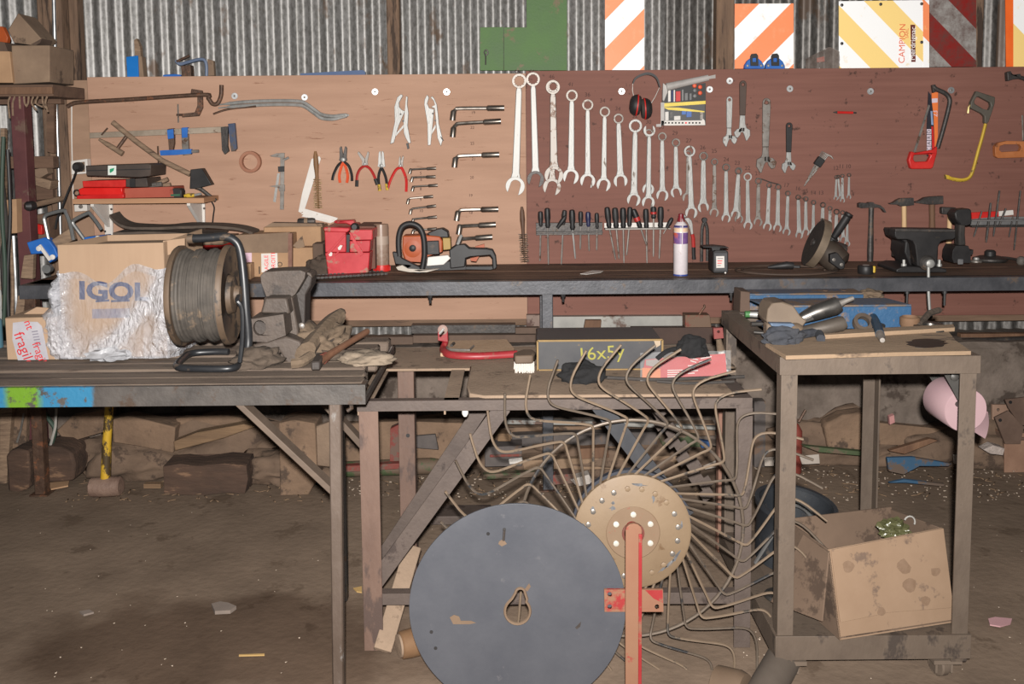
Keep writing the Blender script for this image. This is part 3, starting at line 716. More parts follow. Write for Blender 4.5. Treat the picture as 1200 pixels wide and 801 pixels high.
# ---- pliers
def pliers(label, piv, jaws, handles, jw, mh, mj=None, tips=None):
    mj = mj or chromed
    r = hang('pliers', label, 'pliers', piv[0], max(h[-1][1] for h in handles), 'pliers on the left board')
    s = BY*.99/F
    for i, (u, v) in enumerate(jaws):
        du = -jw if i == 0 else jw
        mk('jaw', G().pp([(piv[0]+du*.15, piv[1]+2), (piv[0]+du*1.5, piv[1]), (piv[0]+du*1.3, piv[1]-4), (u+du*.7, v+2), (u+du*.3, v), (u-du*.1, v), (piv[0], piv[1]-7)], BY-.014+i*.003, .010), mj, r, bev=.001)
    mk('pivot', G().lathe([(jw*s*.8, 0), (jw*s*.8, .005), (jw*s*.5, .007)], T(piv[0], piv[1]-1, .012), (0, -1, 0), 10), chrome, r)
    for i, h in enumerate(handles):
        m_ = mh[i % len(mh)]
        o = mk('handle', G().tube(spline([T(piv[0], piv[1]+1, .009)] + [T(u, v, .010) for u, v in h], 4), .0075, 8, rs=None, flat=.8), m_, r)
        if tips:
            a = T(*h[-1], .010); t = (T(*h[-2], .010) - a).normalized()
            mk('grip_tip', G().tube([a - t*.002, a + t*.03], .0086, 8), tips, o)
orh = mat('orange_grip', (206, 78, 44), (214, 92, 56), s=10, rough=.45)
redh = mat('red_grip', (150, 34, 32), (172, 44, 40), s=10, rough=.45)
pliers('combination pliers with orange and black grips, leftmost of the four', (402, 188), [(400, 171.5), (404.5, 171.5)], [[(396, 194), (391, 204), (389.5, 211)], [(399.5, 197), (397.5, 206), (398.5, 214)], [(405.5, 197), (407.5, 206), (406.5, 214)], [(408.5, 194), (412, 204), (412.5, 212)]], 3.2, [black, orh, orh, black], darkst)
pliers('gripping pliers with open long jaws and dark red grips', (427.5, 193), [(420.5, 177.5), (431, 177.5)], [[(422, 198), (418.5, 206), (418, 218)], [(433, 197), (438, 205), (442, 216)]], 2.4, [redh, redh], None, black)
pliers('needle nose pliers with black grips and yellow tips', (447, 195), [(445.8, 177), (447.6, 177)], [[(444.5, 202), (443.5, 210), (445, 223)], [(450, 202), (452.5, 210), (454, 222)]], 3.0, [black, black], chrome, yellowpl)
pliers('small cutters with thin spread bright red handles', (469.5, 195), [(469, 183), (472, 182)], [[(464, 199), (458, 210), (454, 222)], [(472, 199), (476, 210), (476, 224.5)]], 1.9, [redpl, redpl], chromed)
def Z2(pts): return [(250 + x/4, 60 + y/4) for x, y in pts]
for lab, arm, arm2, tip, br_ in [
    ('left locking pliers, chrome, jaws open', [(880,200),(889,208),(871,240),(872,262),(884,275),(898,280),(868,350),(845,430),(828,435),(850,330),(848,260),(862,215)], [(903,208),(912,214),(909,250),(915,290),(911,350),(926,430),(915,432),(900,405),(893,385),(891,330),(897,282)], [(903,432),(914,430),(918,455),(910,459)], [(895,340),(850,392),(850,404),(897,352)]),
    ('right locking pliers, chrome, round jaws nearly closed', [(1002,203),(1011,216),(1003,245),(1012,266),(1035,272),(1030,330),(1018,440),(1005,442),(1003,340),(988,250),(990,225)], [(1017,216),(1027,210),(1036,222),(1048,250),(1054,300),(1057,340),(1076,415),(1066,446),(1050,405),(1040,300),(1037,268),(1020,262),(1038,252),(1032,232)], [(1060,395),(1068,400),(1080,418),(1074,420)], [(1042,340),(1020,380),(1022,392),(1044,356)])]:
    r = hang('locking_pliers', lab, 'pliers', Z2(arm)[6][0], Z2(arm)[6][1]+4, 'locking pliers')
    mk('body_arm', G().pp(Z2(arm), BY-.018, .015), chrome, r, bev=.002)
    mk('lever_arm', G().pp(Z2(arm2), BY-.021, .015), chrome, r, bev=.002)
    mk('release_tip', G().pp(Z2(tip), BY-.021, .014), black, r, bev=.001)
    mk('link', G().pp(Z2(br_), BY-.015, .006), chrome, r, bev=.001)
    for q in (0, 4): mk('rivet', G().lathe([(.005, 0), (.005, .003)], oy(*Z2([(arm[4][0]-6+q*3, arm[4][1]+20+q*8)])[0], BY-.018), (0, -1, 0), 8), darkst, r)
# ---- ear defenders
r = hang('ear_defenders', 'black ear defenders with red rims hanging left of the tool pouch', 'ear defenders', 751, 140)
P = [T(u, v, .035) for u, v in ((741.5, 98), (744, 92.5), (750, 88.5), (758, 86.3), (765, 88), (770, 93), (773, 102.5))]
Q = spline(P, 4); g = G()
for i in range(len(Q)):
    t = (Q[min(i+1, len(Q)-1)] - Q[max(i-1, 0)]).normalized(); nn = Vector((-t.z, 0, t.x))
    w_ = .004 + .006*math.sin(pi*i/(len(Q)-1))
    g.v += [Q[i] + nn*w_*.6 + Vector((0, -.014, 0)), Q[i] + nn*w_*.6 + Vector((0, .014, 0)), Q[i] - nn*w_*.6 + Vector((0, .014, 0)), Q[i] - nn*w_*.6 + Vector((0, -.014, 0))]
for i in range(len(Q)-1):
    for j in range(4): g.f.append((i*4+j, i*4+(j+1) % 4, i*4+4+(j+1) % 4, i*4+4+j))
g.f += [(0, 1, 2, 3), tuple(len(g.v)-4+j for j in range(4))]
mk('headband', g, black, r)
mk('wire_yoke', G().tube([T(741.5, 98, .035), T(741.2, 106, .035), T(743, 114, .03)], .0022, 5), chromed, r)
mk('wire_yoke', G().tube([T(773, 102, .035), T(768, 113, .035), T(762.5, 122, .03)], .0022, 5), chromed, r)
for u, v, tl in ((744.5, 123, .12), (757.3, 127.2, -.06)):
    sg = -1 if u < 750 else 1
    Mx = Matrix.Translation(T(u, v, .03)) @ Matrix.Rotation(tl, 4, 'Y') @ Matrix.Diagonal((.95, .8, 1.05, 1))
    g = G().lathe([(.002, -.030), (.022, -.029), (.038, -.022), (.047, -.008), (.050, .004)], (0, 0, 0), (-sg*1.0, 0, 0), 20); g.xf(Mx)
    cup = mk('ear_cup', g, black, r)
    g = G().lathe([(.046, .004), (.051, .006), (.051, .011), (.044, .012)], (0, 0, 0), (-sg*1.0, 0, 0), 20); g.xf(Mx)
    mk('red_rim', g, redpl, cup)
    g = G().lathe([(.044, .011), (.046, .018), (.040, .026), (.020, .027)], (0, 0, 0), (-sg*1.0, 0, 0), 20); g.xf(Mx)
    mk('cushion', g, blackrub, cup)
# ---- clear tool pouch
r = hang('tool_pouch', 'clear plastic tool pouch with a grey rolled top full of small items', 'pouch', 803, 148)
mk('back_panel', G().pp([(776, 105), (827, 97), (827, 147), (775, 147)], BY-.006, .005), black, r)
rl = G().tube([T(781, 102, .02), T(830, 91, .02)], .018, 12, rs=[.02, .015]); mk('rolled_flap', rl, mat('grey_vinyl', (150, 146, 142), (176, 170, 166), s=10, rough=.4), r)
mk('flap_end', G().pp([(777, 97), (782, 101), (782.5, 108), (778, 119), (776.5, 117)], BY-.02, .015), mat('grey_vinyl', (150, 146, 142)), r, bev=.002)
mk('strap_tab', G().pp([(830, 89.2), (838.5, 87.4), (838.5, 91.6), (831, 92.5)], BY-.006, .003), mat('grey_vinyl', (150, 146, 142)), r)
blk2 = mat('case_grey', (92, 92, 94), (120, 118, 116), s=12, rough=.4)
for (a, b_, c, d_, m_, n_) in [(783, 106, 786, 119, whitepl, 'card'), (787, 106, 788.6, 119, ink_b, 'card'), (789.5, 105.5, 791, 119, whitepl, 'card'), (792, 107, 797.5, 118.5, redpl, 'red_box'), (799, 105, 801, 118, blk2, 'small_tool'), (802.5, 109, 806, 117.5, blk2, 'small_tool'), (808, 109.5, 810.5, 117, blk2, 'small_tool'),
        (799, 130, 804, 134, bluepl, 'blue_cap'), (804.5, 130.5, 810.5, 137, bluepl, 'blue_cap'), (779.5, 131, 783.5, 141, whitepl, 'fitting'), (790, 136, 797.5, 140.5, whitepl, 'fitting'), (785, 131, 789, 138, darkst, 'fitting'), (820.5, 131, 824, 140, chromed, 'fitting')]:
    mk(n_, G().pp([(a, b_), (c, b_-.4), (c, d_), (a, d_+.4)], BY-.018, .012), m_, r, bev=.001)
for u, v, m_ in ((813.5, 100.5, orh), (820, 102, orh), (820, 109, orh), (813.8, 106, blk2), (813.8, 112.5, blk2)):
    mk('bottle_cap', G().lathe([(.0085, 0), (.0105, .003), (.0105, .010), (.007, .014), (.001, .0145)], T(u, v, .008), (0, -1, 0), 14), m_, r)
mk('yellow_band', G().pp([(777, 121), (826.8, 118), (826.8, 121.8), (777, 125.2)], BY-.021, .002), mat('bright_yellow', (214, 186, 40), (228, 204, 70), s=20, rough=.5), r)
mk('yellow_band', G().pp([(777, 125.5), (795, 126), (825.5, 130.2), (825.5, 131.5), (794, 129.5), (783, 128.5)], BY-.021, .002), mat('bright_yellow', (214, 186, 40)), r)
mk('white_edge', G().pp([(775, 141.5), (822, 141), (824, 139), (826, 141.5), (826.5, 146.5), (775, 147)], BY-.022, .002), whitepl, r)
mk('side_edge', G().pp([(774.3, 120), (778.5, 120), (778.5, 147), (774.3, 147)], BY-.022, .002), mat('grey_vinyl', (150, 146, 142)), r)
for i in range(11): mk('print_mark', G().pp([(779+i*4, 143), (781+i*4, 143), (780.8+i*4, 144.8), (778.8+i*4, 144.8)], BY-.0228, .0006), ink_k if i != 6 else ink_r, r)
mk('clear_front', G().pp([(778, 120), (826, 118), (826, 141), (778, 142)], BY-.025, .001), mat('clear_film', (240, 240, 240), rough=.12, alpha=.035), r)
mk('hanging_tab', G().pp([(769, 145.5), (775, 145), (775, 148.5), (769, 148.5)], BY-.006, .003), mat('grey_vinyl', (150, 146, 142)), r)
# ---- adjustable wrenches
def adj(label, top, neck, head, hw, hr, mh, mt, flip=1):
    r = hang('adjustable_wrench', label, 'wrench', head[0], head[1]+hr*1.2, 'adjustable wrenches')
    s = BY*.99/F; a, n, h = T(*top), T(*neck), T(*head); d = (n-a); d.y = 0; d.normalize(); q = Vector((d.z, 0, -d.x))*flip
    hw *= s; hr *= s
    def Lp(o, pts, yy): return [Vector((o.x + (d*i + q*j).x, BY-yy, o.z + (d*i + q*j).z)) for i, j in pts]
    L_ = (n-a).length
    hole = Lp(a, [(hw*1.1 + hw*.45*math.cos(t*pi/5), hw*.45*math.sin(t*pi/5)) for t in range(10)], .014)
    mk('handle', G().prism(Lp(a, [(hw*.35, -hw*.8), (0, -hw*.3), (0, hw*.3), (hw*.35, hw*.8), (hw, hw), (L_*.5, hw*.92), (L_, hw*.8), (L_, -hw*.8), (L_*.5, -hw*.92), (hw, -hw)], .014), (0, .012, 0), [hole]), mh, r, bev=.003)
    H = (h-n).length
    mk('neck', G().prism(Lp(n, [(0, -hw*.72), (0, hw*.72), (H*.5, hw*.8), (H*.8, hw*1.3), (H, hr*.9), (H, -hr*.6), (H*.7, -hw*.9)], .013), (0, .010, 0)), mt, r, bev=.0025)
    mk('fixed_jaw', G().prism(Lp(h, [(-hr*.55, hr*.5), (-hr*.3, hr*.95), (hr*.4, hr*1.0), (hr*1.05, hr*.62), (hr*1.1, hr*.45), (hr*.35, hr*.22), (-hr*.1, hr*.0), (-hr*.5, 0)], .015), (0, .013, 0)), mt, r, bev=.0025)
    mk('moving_jaw', G().prism(Lp(h, [(-hr*.2, -hr*.15), (hr*.3, -hr*.25), (hr*.72, -hr*.6), (hr*.6, -hr*.9), (hr*.0, -hr*1.1), (-hr*.45, -hr*.7), (-hr*.5, -hr*.2)], .013), (0, .011, 0)), mt, r, bev=.0025)
    c = Lp(h, [(-hr*.35, -hr*.05)], .016)[0]
    mk('worm_screw', G().tube([c - d*hr*.22, c + d*hr*.22], hr*.26, 10), darkst, r)
adj('small all chrome adjustable wrench', (854.3, 113), (853.8, 150), (854.6, 163), 3.6, 8.2, chrome, chrome, 1)
adj('adjustable wrench with a brown black grip beside the chrome one', (870.2, 94.5), (869.6, 135), (869.5, 155), 4.2, 9.2, mat('brown_grip', (64, 50, 42), (78, 62, 54), s=8, rough=.6), chrome, -1)
adj('large dark old adjustable wrench', (897.8, 115), (896.5, 172), (897, 190), 4.8, 11.5, chromed, chromed, 1)
adj('adjustable wrench with a black grip right of the large dark one', (924.2, 143.5), (923.6, 178), (923.3, 194), 3.7, 8.0, black, chrome, 1)
# ---- allen key set, pencil
r = hang('allen_keys', 'set of hex keys in a black holder hanging diagonally', 'hex keys', 950, 219)
A = T(966, 181, .012); B = T(941, 217, .010); dd = (B-A); nn = Vector((dd.z, 0, -dd.x)).normalized()
mk('holder', G().beam(A + dd*.12, A + dd*.36, .02, .04, nn, .003), black, r)
for i in range(6):
    o_ = nn*(i-2.5)*.0072; L_ = 1 - .09*i
    mk('hex_key', G().tube([A + o_ + Vector((.028-.004*i, -.004, -.012+.003*i)), A + o_ + Vector((.016-.002*i, -.004, .004)), A + o_*1 - dd*.02, A + dd*L_ + o_*(.35)], .0032 - .0002*i, 6), chromed, r)
r = hang('marker_pen', 'red pencil lying level on the red board near its top right', 'pencil', 990, 133)
mk('barrel', G().tube([T(981, 131.6, .008), T(999.5, 132, .008)], .0065, 8), redpl, r)
mk('tip', G().tube([T(976.5, 131.5, .008), T(981, 131.6, .008)], .005, 8, rs=[.0018, .006]), darkst, r)
mk('end_cap', G().tube([T(999.5, 132, .008), T(1003.5, 132.2, .008)], .004, 8), darkst, r)
# ---- saws
def Z5(pts): return [(900 + x/4, 60 + y/4) for x, y in pts]
r = hang('hacksaw', 'hacksaw with a red handle and black tube frame, blade packs tucked inside', 'saw', 1080, 198)
mk('frame', G().tube(spline([oy(*Z5([p])[0], BY-.03) for p in ((775, 165), (790, 178), (830, 197), (850, 222), (848, 260), (820, 370), (795, 455))], 5), .011, 10), darkst, r)
mk('handle', G().pp(Z5([(672, 468), (690, 476), (770, 462), (795, 445), (793, 480), (775, 545), (765, 551), (675, 552), (668, 545), (659, 510)]), BY-.04, .03, [Z5([(686, 486), (756, 482), (762, 492), (750, 516), (690, 518), (682, 505)])]), redpl, r, bev=.005)
mk('blade', G().pp(Z5([(752, 250), (760, 255), (693, 472), (682, 470)]), BY-.022, .003), chromed, r)
mk('front_catch', G().pp(Z5([(770, 158), (786, 155), (790, 185), (776, 196)]), BY-.035, .02), darkst, r, bev=.002)
b1 = solo('blade_pack', G().pp(Z5([(768, 195), (797, 192), (796, 400), (780, 470), (770, 470)]), BY-.014, .004), mat('pack_orange', (214, 108, 50), (224, 120, 60), s=10, rough=.5), 'orange saw blade pack tucked inside the red hacksaw', 'package')
mk('pack_label', G().pp(Z5([(768, 222), (795, 220), (795, 240), (768, 242)]), BY-.0147, .0006), mat('pack_white', (206, 190, 200), (190, 178, 190), s=40, rough=.6), b1)
text('23', .034, oy(*Z5([(784, 292)])[0], BY-.0147), b1, mat('pack_white', (206, 190, 200)), ry=90)
b2 = solo('blade_pack', G().pp(Z5([(752, 188), (764, 205), (776, 300), (782, 460), (768, 492), (746, 492), (744, 370)]), BY-.020, .004), mat('pack_black', (34, 32, 40), (44, 40, 48), s=10, rough=.5), 'black saw blade pack with white letter tiles inside the red hacksaw', 'package')
for i, ch in enumerate('CARD'):
    c = Z5([(755, 458 - 27*i)])[0]
    t_ = mk('letter_tile', G().pp([(c[0]-2.6, c[1]-3), (c[0]+2.6, c[1]-3), (c[0]+2.6, c[1]+3), (c[0]-2.6, c[1]+3)], BY-.0207, .0006), mat('pack_white', (206, 190, 200)), b2)
    text(ch, .024, oy(c[0], c[1], BY-.0211), t_, ink_k, ry=90)
mk('red_edge', G().pp(Z5([(766, 352), (774, 352), (781, 440), (778, 462), (770, 462)]), BY-.0207, .0006), redpl, b2)
mk('blue_edge', G().pp(Z5([(762, 280), (770, 280), (775, 345), (766, 345)]), BY-.0207, .0006), mat('pale_blue', (120, 140, 170), rough=.5), b2)
r = hang('hacksaw', 'hacksaw with a grey handle and worn yellow frame, hanging upside down', 'saw', 1128, 213)
mk('handle', G().pp(Z5([(978, 186), (1066, 215), (1064, 245), (1050, 290), (1036, 330), (1026, 342), (1016, 335), (1016, 305), (1000, 290), (950, 266), (952, 238)]), BY-.035, .026, [Z5([(978, 215), (990, 212), (1042, 240), (1046, 258), (1036, 276), (1010, 270), (970, 246), (968, 232)])]), mat('grey_green', (70, 66, 58), (86, 80, 72), s=10, rough=.55), r, bev=.004)
mk('frame', G().tube(spline([oy(*Z5([p])[0], BY-.025) for p in ((1020, 340), (1005, 400), (985, 470), (962, 555), (945, 590), (915, 603), (875, 600), (840, 590))], 5), .0105, 8, flat=.7), yellowpl, r)
mk('front_catch', G().pp(Z5([(833, 578), (852, 582), (852, 600), (835, 598)]), BY-.035, .02), yellowpl, r, bev=.002)
mk('wing_nut', G().tube([oy(*Z5([p])[0], BY-.025) for p in ((950, 252), (940, 262), (937, 290))], .006, 6), mat('brass', (170, 150, 100), (190, 170, 120), s=10, rough=.4, met=.7), r)
r = hang('hacksaw', 'hacksaw with a worn orange wooden grip at the right edge', 'saw', 1183, 186)
mk('handle', G().pp(Z5([(1065, 470), (1066, 445), (1082, 428), (1120, 420), (1200, 422), (1230, 425), (1230, 497), (1080, 501), (1067, 492)]), BY-.035, .026, [Z5([(1084, 462), (1088, 444), (1110, 436), (1180, 436), (1190, 450), (1180, 468), (1095, 472)])]), mat('worn_orange', (158, 94, 52), (176, 110, 66), s=12, rough=.5, spot=((110, 72, 50), .3, 16)), r, bev=.005)
mk('frame', G().tube([oy(*Z5([p])[0], BY-.025) for p in ((1125, 118), (1165, 118), (1200, 128), (1225, 150), (1225, 425))], .010, 8), darkst, r)
mk('blade', G().tube([oy(*Z5([p])[0], BY-.02) for p in ((1140, 100), (1196, 420))][1:] + [oy(*Z5([(1192, 300)])[0], BY-.02)], .004, 5), chromed, r)
mk('front_catch', G().pp(Z5([(1122, 98), (1138, 92), (1150, 110), (1185, 105), (1190, 128), (1150, 132), (1125, 140)]), BY-.04, .03), darkst, r, bev=.003)
# ---- screwdriver racks
def Z6(pts): return [(550 + x/4, 210 + y/4) for x, y in pts]
for lab, box, m_ in (('dark wooden screwdriver rack, left of the two', (313, 624, 212, 252), darkst), ('white screwdriver rack, right of the two', (635, 942, 204, 236), whitepl)):
    a = oy(*Z6([(box[0], box[3])])[0], BY-.03); b_ = oy(*Z6([(box[1], box[2])])[0], BY-.03)
    r = thing('screwdriver_rack', lab, 'rack', (a.x/2+b_.x/2, BY, a.z), 'screwdriver racks')
    mk('back_strip', G().span(a.x, b_.x, BY-.006, BY-.001, a.z, b_.z), m_, r, bev=.001)
    if box[0] < 400: mk('ledge', G().span(a.x, b_.x, BY-.032, BY-.006, a.z+.05, b_.z-.05), m_, r, bev=.001)
    mk('ledge', G().span(a.x, b_.x, BY-.05, BY-.006, a.z, a.z+.008), m_ if box[0] < 400 else chromed, r, bev=.001)
SD = [((333, 150), (335, 222), (331, 382), 13, 'first screwdriver from the left in the dark rack', black, .026), ((365, 134), (368, 228), (371, 402), 14.5, 'second screwdriver in the dark rack, with a long shaft', black, .03),
  ((447, 144), (440, 215), (431, 402), 12.5, 'screwdriver with a black ring cap and long shaft in the middle of the dark rack', black, .026), ((481, 142), (484, 238), (497, 372), 15, 'thick screwdriver with a pale slanting shaft in the dark rack', black, .03), ((522, 150), (522, 220), (520, 328), 12, 'short screwdriver third from the right in the dark rack', black, .028),
  ((556, 152), (558, 222), (562, 336), 12.5, 'screwdriver with a blue black grip in the dark rack', 'blue', .028), ((597, 157), (599, 232), (597, 332), 11, 'last screwdriver at the right end of the dark rack', black, .028),
  ((645, 130), (656, 228), (686, 376), 14.5, 'first screwdriver of the white rack, leaning, with a long shaft', black, .03), ((682, 133), (689, 230), (702, 372), 15.5, 'second screwdriver of the white rack', black, .036), ((720, 133), (722, 230), (725, 392), 15.5, 'third screwdriver of the white rack, hanging straight', black, .03),
  ((753, 130), (750, 222), (737, 355), 13.5, 'fourth screwdriver of the white rack, behind the red banded one', black, .024), ((768, 140), (803, 228), (832, 310), 14.5, 'screwdriver with a red band, leaning sharply in the white rack', 'red', .042), ((827, 138), (830, 232), (833, 392), 14, 'screwdriver right of the leaning red banded one', black, .028),
  ((863, 128), (864, 184), (863, 362), 14, 'screwdriver with a wide red banded grip in the white rack', 'red', .036), ((897, 128), (896, 230), (890, 372), 15, 'second screwdriver from the right end of the white rack', black, .03)]
for top, mid, bot, w_, lab, col, o_ in SD:
    a, b_, c = [oy(*Z6([p])[0], BY-o_) for p in (top, mid, bot)]
    r = thing('screwdriver', lab, 'screwdriver', c, 'screwdrivers in the racks'); R_ = w_/4*BY*.99/F
    d = (b_-a); L_ = d.length
    mk('handle', G().lathe([(R_*.5, 0), (R_*.85, L_*.04), (R_, L_*.2), (R_*1.02, L_*.5), (R_*.75, L_*.72), (R_*.9, L_*.86), (R_*.6, L_)], a, d, 12), mat('blue_grip', (32, 34, 62), (44, 46, 80), s=8, rough=.4) if col == 'blue' else black, r)
    if col == 'red': mk('red_band', G().lathe([(R_*1.0, L_*.42), (R_*1.08, L_*.46), (R_*1.06, L_*.62), (R_*.9, L_*.64)], a, d, 12), redh, r)
    mk('shaft', G().tube([b_ - d*.05, b_ + (c-b_)*.9, c], .0042, 6, rs=[.0048, .0045, .003]), chromed if 'pale' not in lab else chrome, r)
for (a, b_), lab in (((( 452, 172), (412, 228)), 'stubby dark screwdriver tilted across the dark rack'), (((952, 180), (925, 228)), 'small screwdriver poking up at the right end of the white rack')):
    A_, B_ = oy(*Z6([a])[0], BY-.05), oy(*Z6([b_])[0], BY-.045); d = B_-A_
    r = thing('screwdriver', lab, 'screwdriver', B_, 'screwdrivers in the racks')
    mk('handle', G().lathe([(.006, 0), (.011, .01), (.012, d.length*.5), (.008, d.length)], A_, d, 10), black, r)
    mk('shaft', G().tube([B_, B_ + d*.55], .003, 6), chromed, r)
# ---- red pliers, black pincers, over the bench
def Z7(pts): return [(780 + x/8.9, 240 + y/8.9) for x, y in pts]
r = hang('pump_pliers', 'chrome pump pliers with red and black grip behind the spray can', 'pliers', 813, 304)
mk('jaw', G().pp(Z7([(195, 100), (215, 120), (205, 135), (245, 135), (270, 160), (280, 190), (288, 305), (268, 310), (250, 235), (228, 185), (200, 150), (192, 120)]), BY-.02, .014), chrome, r, bev=.002)
mk('second_jaw', G().pp(Z7([(250, 210), (262, 215), (245, 255), (238, 262)]), BY-.014, .012), chromed, r, bev=.002)
h = mk('red_grip', G().tube([oy(*Z7([p])[0], BY-.013) for p in ((278, 305), (288, 345), (292, 440))], .0095, 8), redh, r)
mk('black_grip', G().tube([oy(*Z7([p])[0], BY-.013) for p in ((292, 440), (293, 520), (298, 568))], .0098, 8), black, h)
r = hang('pincers', 'black iron pincers hanging above the battery charger', 'pincers', 818, 306)
mk('head', G().pp(Z7([(378, 150), (395, 132), (425, 132), (438, 150), (432, 175), (415, 195), (395, 190), (382, 170)]), BY-.022, .018), black, r, bev=.003)
mk('handle', G().tube(spline([oy(*Z7([p])[0], BY-.014) for p in ((402, 180), (385, 230), (377, 330), (375, 590))], 4), .0085, 8), darkst, r)
mk('handle', G().tube(spline([oy(*Z7([p])[0], BY-.014) for p in ((415, 185), (432, 240), (436, 330), (437, 585))], 4), .0085, 8), darkst, r)
# ---- hammers
def Z8(pts): return [(960 + x/7.5, 230 + y/7.5) for x, y in pts]
def hammer(label, head, ht, hb, hw, mh, mhead, th=.03):
    pts = Z8(head); r = hang('hammer', label, 'hammer', Z8([hb])[0][0], Z8([hb])[0][1], 'hammers on the red board')
    mk('head', G().pp(pts, BY-.036, th), mhead, r, bev=.003)
    a, b_ = oy(*Z8([ht])[0], BY-.022), oy(*Z8([hb])[0], BY-.022)
    mk('handle', G().tube([a, a+(b_-a)*.3, a+(b_-a)*.8, b_], hw, 10, rs=[hw*.9, hw*.85, hw*1.1, hw]), mh, r)
hammer('dark claw hammer hanging above the tape measure', [(350, 62), (372, 55), (430, 60), (440, 52), (478, 52), (486, 64), (540, 78), (572, 105), (590, 140), (578, 142), (555, 112), (520, 98), (486, 100), (432, 100), (372, 104), (350, 98)], (458, 90), (447, 570), .0145, darkst, darkst)
hammer('pointed hammer with a pale handle behind the bench vise', [(622, 62), (650, 58), (690, 30), (720, 18), (770, 16), (830, 14), (835, 75), (780, 84), (720, 88), (690, 72), (630, 70)], (745, 60), (750, 560), .0135, woodp, darkst)
hammer('heavy pointed hammer with a dark brown handle behind the vise jaws', [(845, 48), (880, 40), (930, 10), (985, 2), (1092, -4), (1094, 66), (1000, 74), (940, 70), (855, 58)], (990, 40), (996, 560), .016, woodd, darkst)
hammer('hammer with a pale handle between the vise and the cordless driver', [(1078, 100), (1090, 94), (1205, 98), (1210, 150), (1170, 160), (1090, 158), (1078, 150)], (1150, 130), (1132, 560), .0135, woodp, darkst)
# ---- file rack at the right
def Z9(pts): return [(950 + x/4.004, 200 + y/4.004) for x, y in pts]
r = hang('file_rack', 'grey wall rack holding files at the right edge', 'rack', 1180, 266)
a = oy(*Z9([(748, 264)])[0], BY-.03); b_ = oy(*Z9([(1060, 226)])[0], BY-.03)
mk('back_strip', G().span(a.x, b_.x, BY-.006, BY-.001, a.z, b_.z+.01), blk2, r, bev=.001)
mk('ledge', G().span(a.x, b_.x, BY-.05, BY-.006, a.z, a.z+.008), darkst, r, bev=.001)
mk('ledge', G().span(a.x, b_.x, BY-.05, BY-.006, a.z+.03, a.z+.037), blk2, r, bev=.001)
solo('saw_guide', G().pp(Z9([(755, 196), (880, 190), (882, 214), (757, 226)]), BY-.02, .018), redpl, 'dull red strip standing on the file rack', 'strip')
solo('steel_strip', G().pp(Z9([(884, 190), (950, 184), (952, 206), (884, 213)]), BY-.02, .018), whitepl, 'pale strip standing on the file rack beside the red one', 'strip')
for i, (a, b_, w_, lab) in enumerate([((886, 93), (857, 308), 5, 'long dark file left of the middle in the file rack'), ((845, 150), (823, 336), 6, 'thick round file left in the file rack'), ((803, 190), (765, 310), 4.5, 'thin slanted file at the left end of the file rack'), ((916, 176), (884, 258), 5, 'short slanted file right of the middle in the file rack'), ((984, 93), (954, 372), 4.6, 'longest thin file at the right end of the file rack'), ((950, 210), (930, 312), 3.5, 'slim file next to the longest one in the file rack')]):
    A_, B_ = oy(*Z9([a])[0], BY-.03), oy(*Z9([b_])[0], BY-.028)
    solo('file', G().tube([A_, A_+(B_-A_)*.1, B_-(B_-A_)*.1, B_], w_/4*BY/F, 6, rs=[w_*.0009, w_*.00105, w_*.00105, w_*.0006]), darkst, lab, 'file', group='files in the rack')
# ================================================================== long workbench along the wall
BZ = .944; BF = 4.05
def B(u, v): return oz(u, v, BZ)
benchm = mat('blue_black_steel', (66, 67, 71), (90, 90, 94), k=1.1, s=10, rough=.45, met=.25, spot=((96, 84, 76), .25, 9), bump=.1, spotmet=.1)
benchw = mat('oily_boards', (66, 50, 40), (92, 70, 56), k=.62, s=6, rough=.7, st=(.5, 4, 1), bump=.2, spot=((50, 40, 34), .3, 5))
r = thing('workbench', 'long dark steel framed workbench running along the wall under the tool boards', 'workbench', (0, 4.35, 0))
xL = oy(22, 338, BF).x
for i in range(4):
    y0 = BF + .045 + i*.137
    mk('plank', G().span(xL+.01, 2.75, y0, y0+.134, BZ-.03, BZ - .001*(i % 2), .004), benchw, r)
mk('front_rail', G().angle((xL, BF, BZ), (2.75, BF, BZ), .06, .006, (0, 0, -1), (0, 1, 0)), benchm, r, bev=.001)
mk('end_rail', G().span(xL, xL+.006, BF+.006, 4.63, BZ-.06, BZ), benchm, r)
mk('back_rail', G().span(xL, 2.75, 4.62, 4.64, BZ-.07, BZ-.032), benchm, r)
xleg = oy(641.5, 380, BF+.02).x
for x, y, zb in ((xleg, BF+.034, 0), (oy(45, 520, BF+.02).x, BF+.034, 0), (2.7, BF+.034, 0), (xleg, 4.40, 0), (-1.9, 4.40, 0), (2.7, 4.40, 0)):
    lg = mk('leg', G().span(x-.024, x+.024, y-.024, y+.024, zb, BZ-.03, .003), benchm if x > -1.8 else rusty, r)
    mk('foot_plate', G().span(x-.04, x+.04, y-.04, y+.04, 0, .006), rusty, lg)
for u, v in ((504, 347), (660, 347), (857, 343), (1063, 346), (1107, 345)):
    p = oy(u, v, BF+.03); ln_ = .05 if u > 1000 else .02
    mk('bolt_end', G().lathe([(.011, 0), (.011, -.016), (.006, -.016), (.006, -.02-ln_)], (p.x, BF+.03, BZ-.058), (0, 0, 1), 8), black, r)
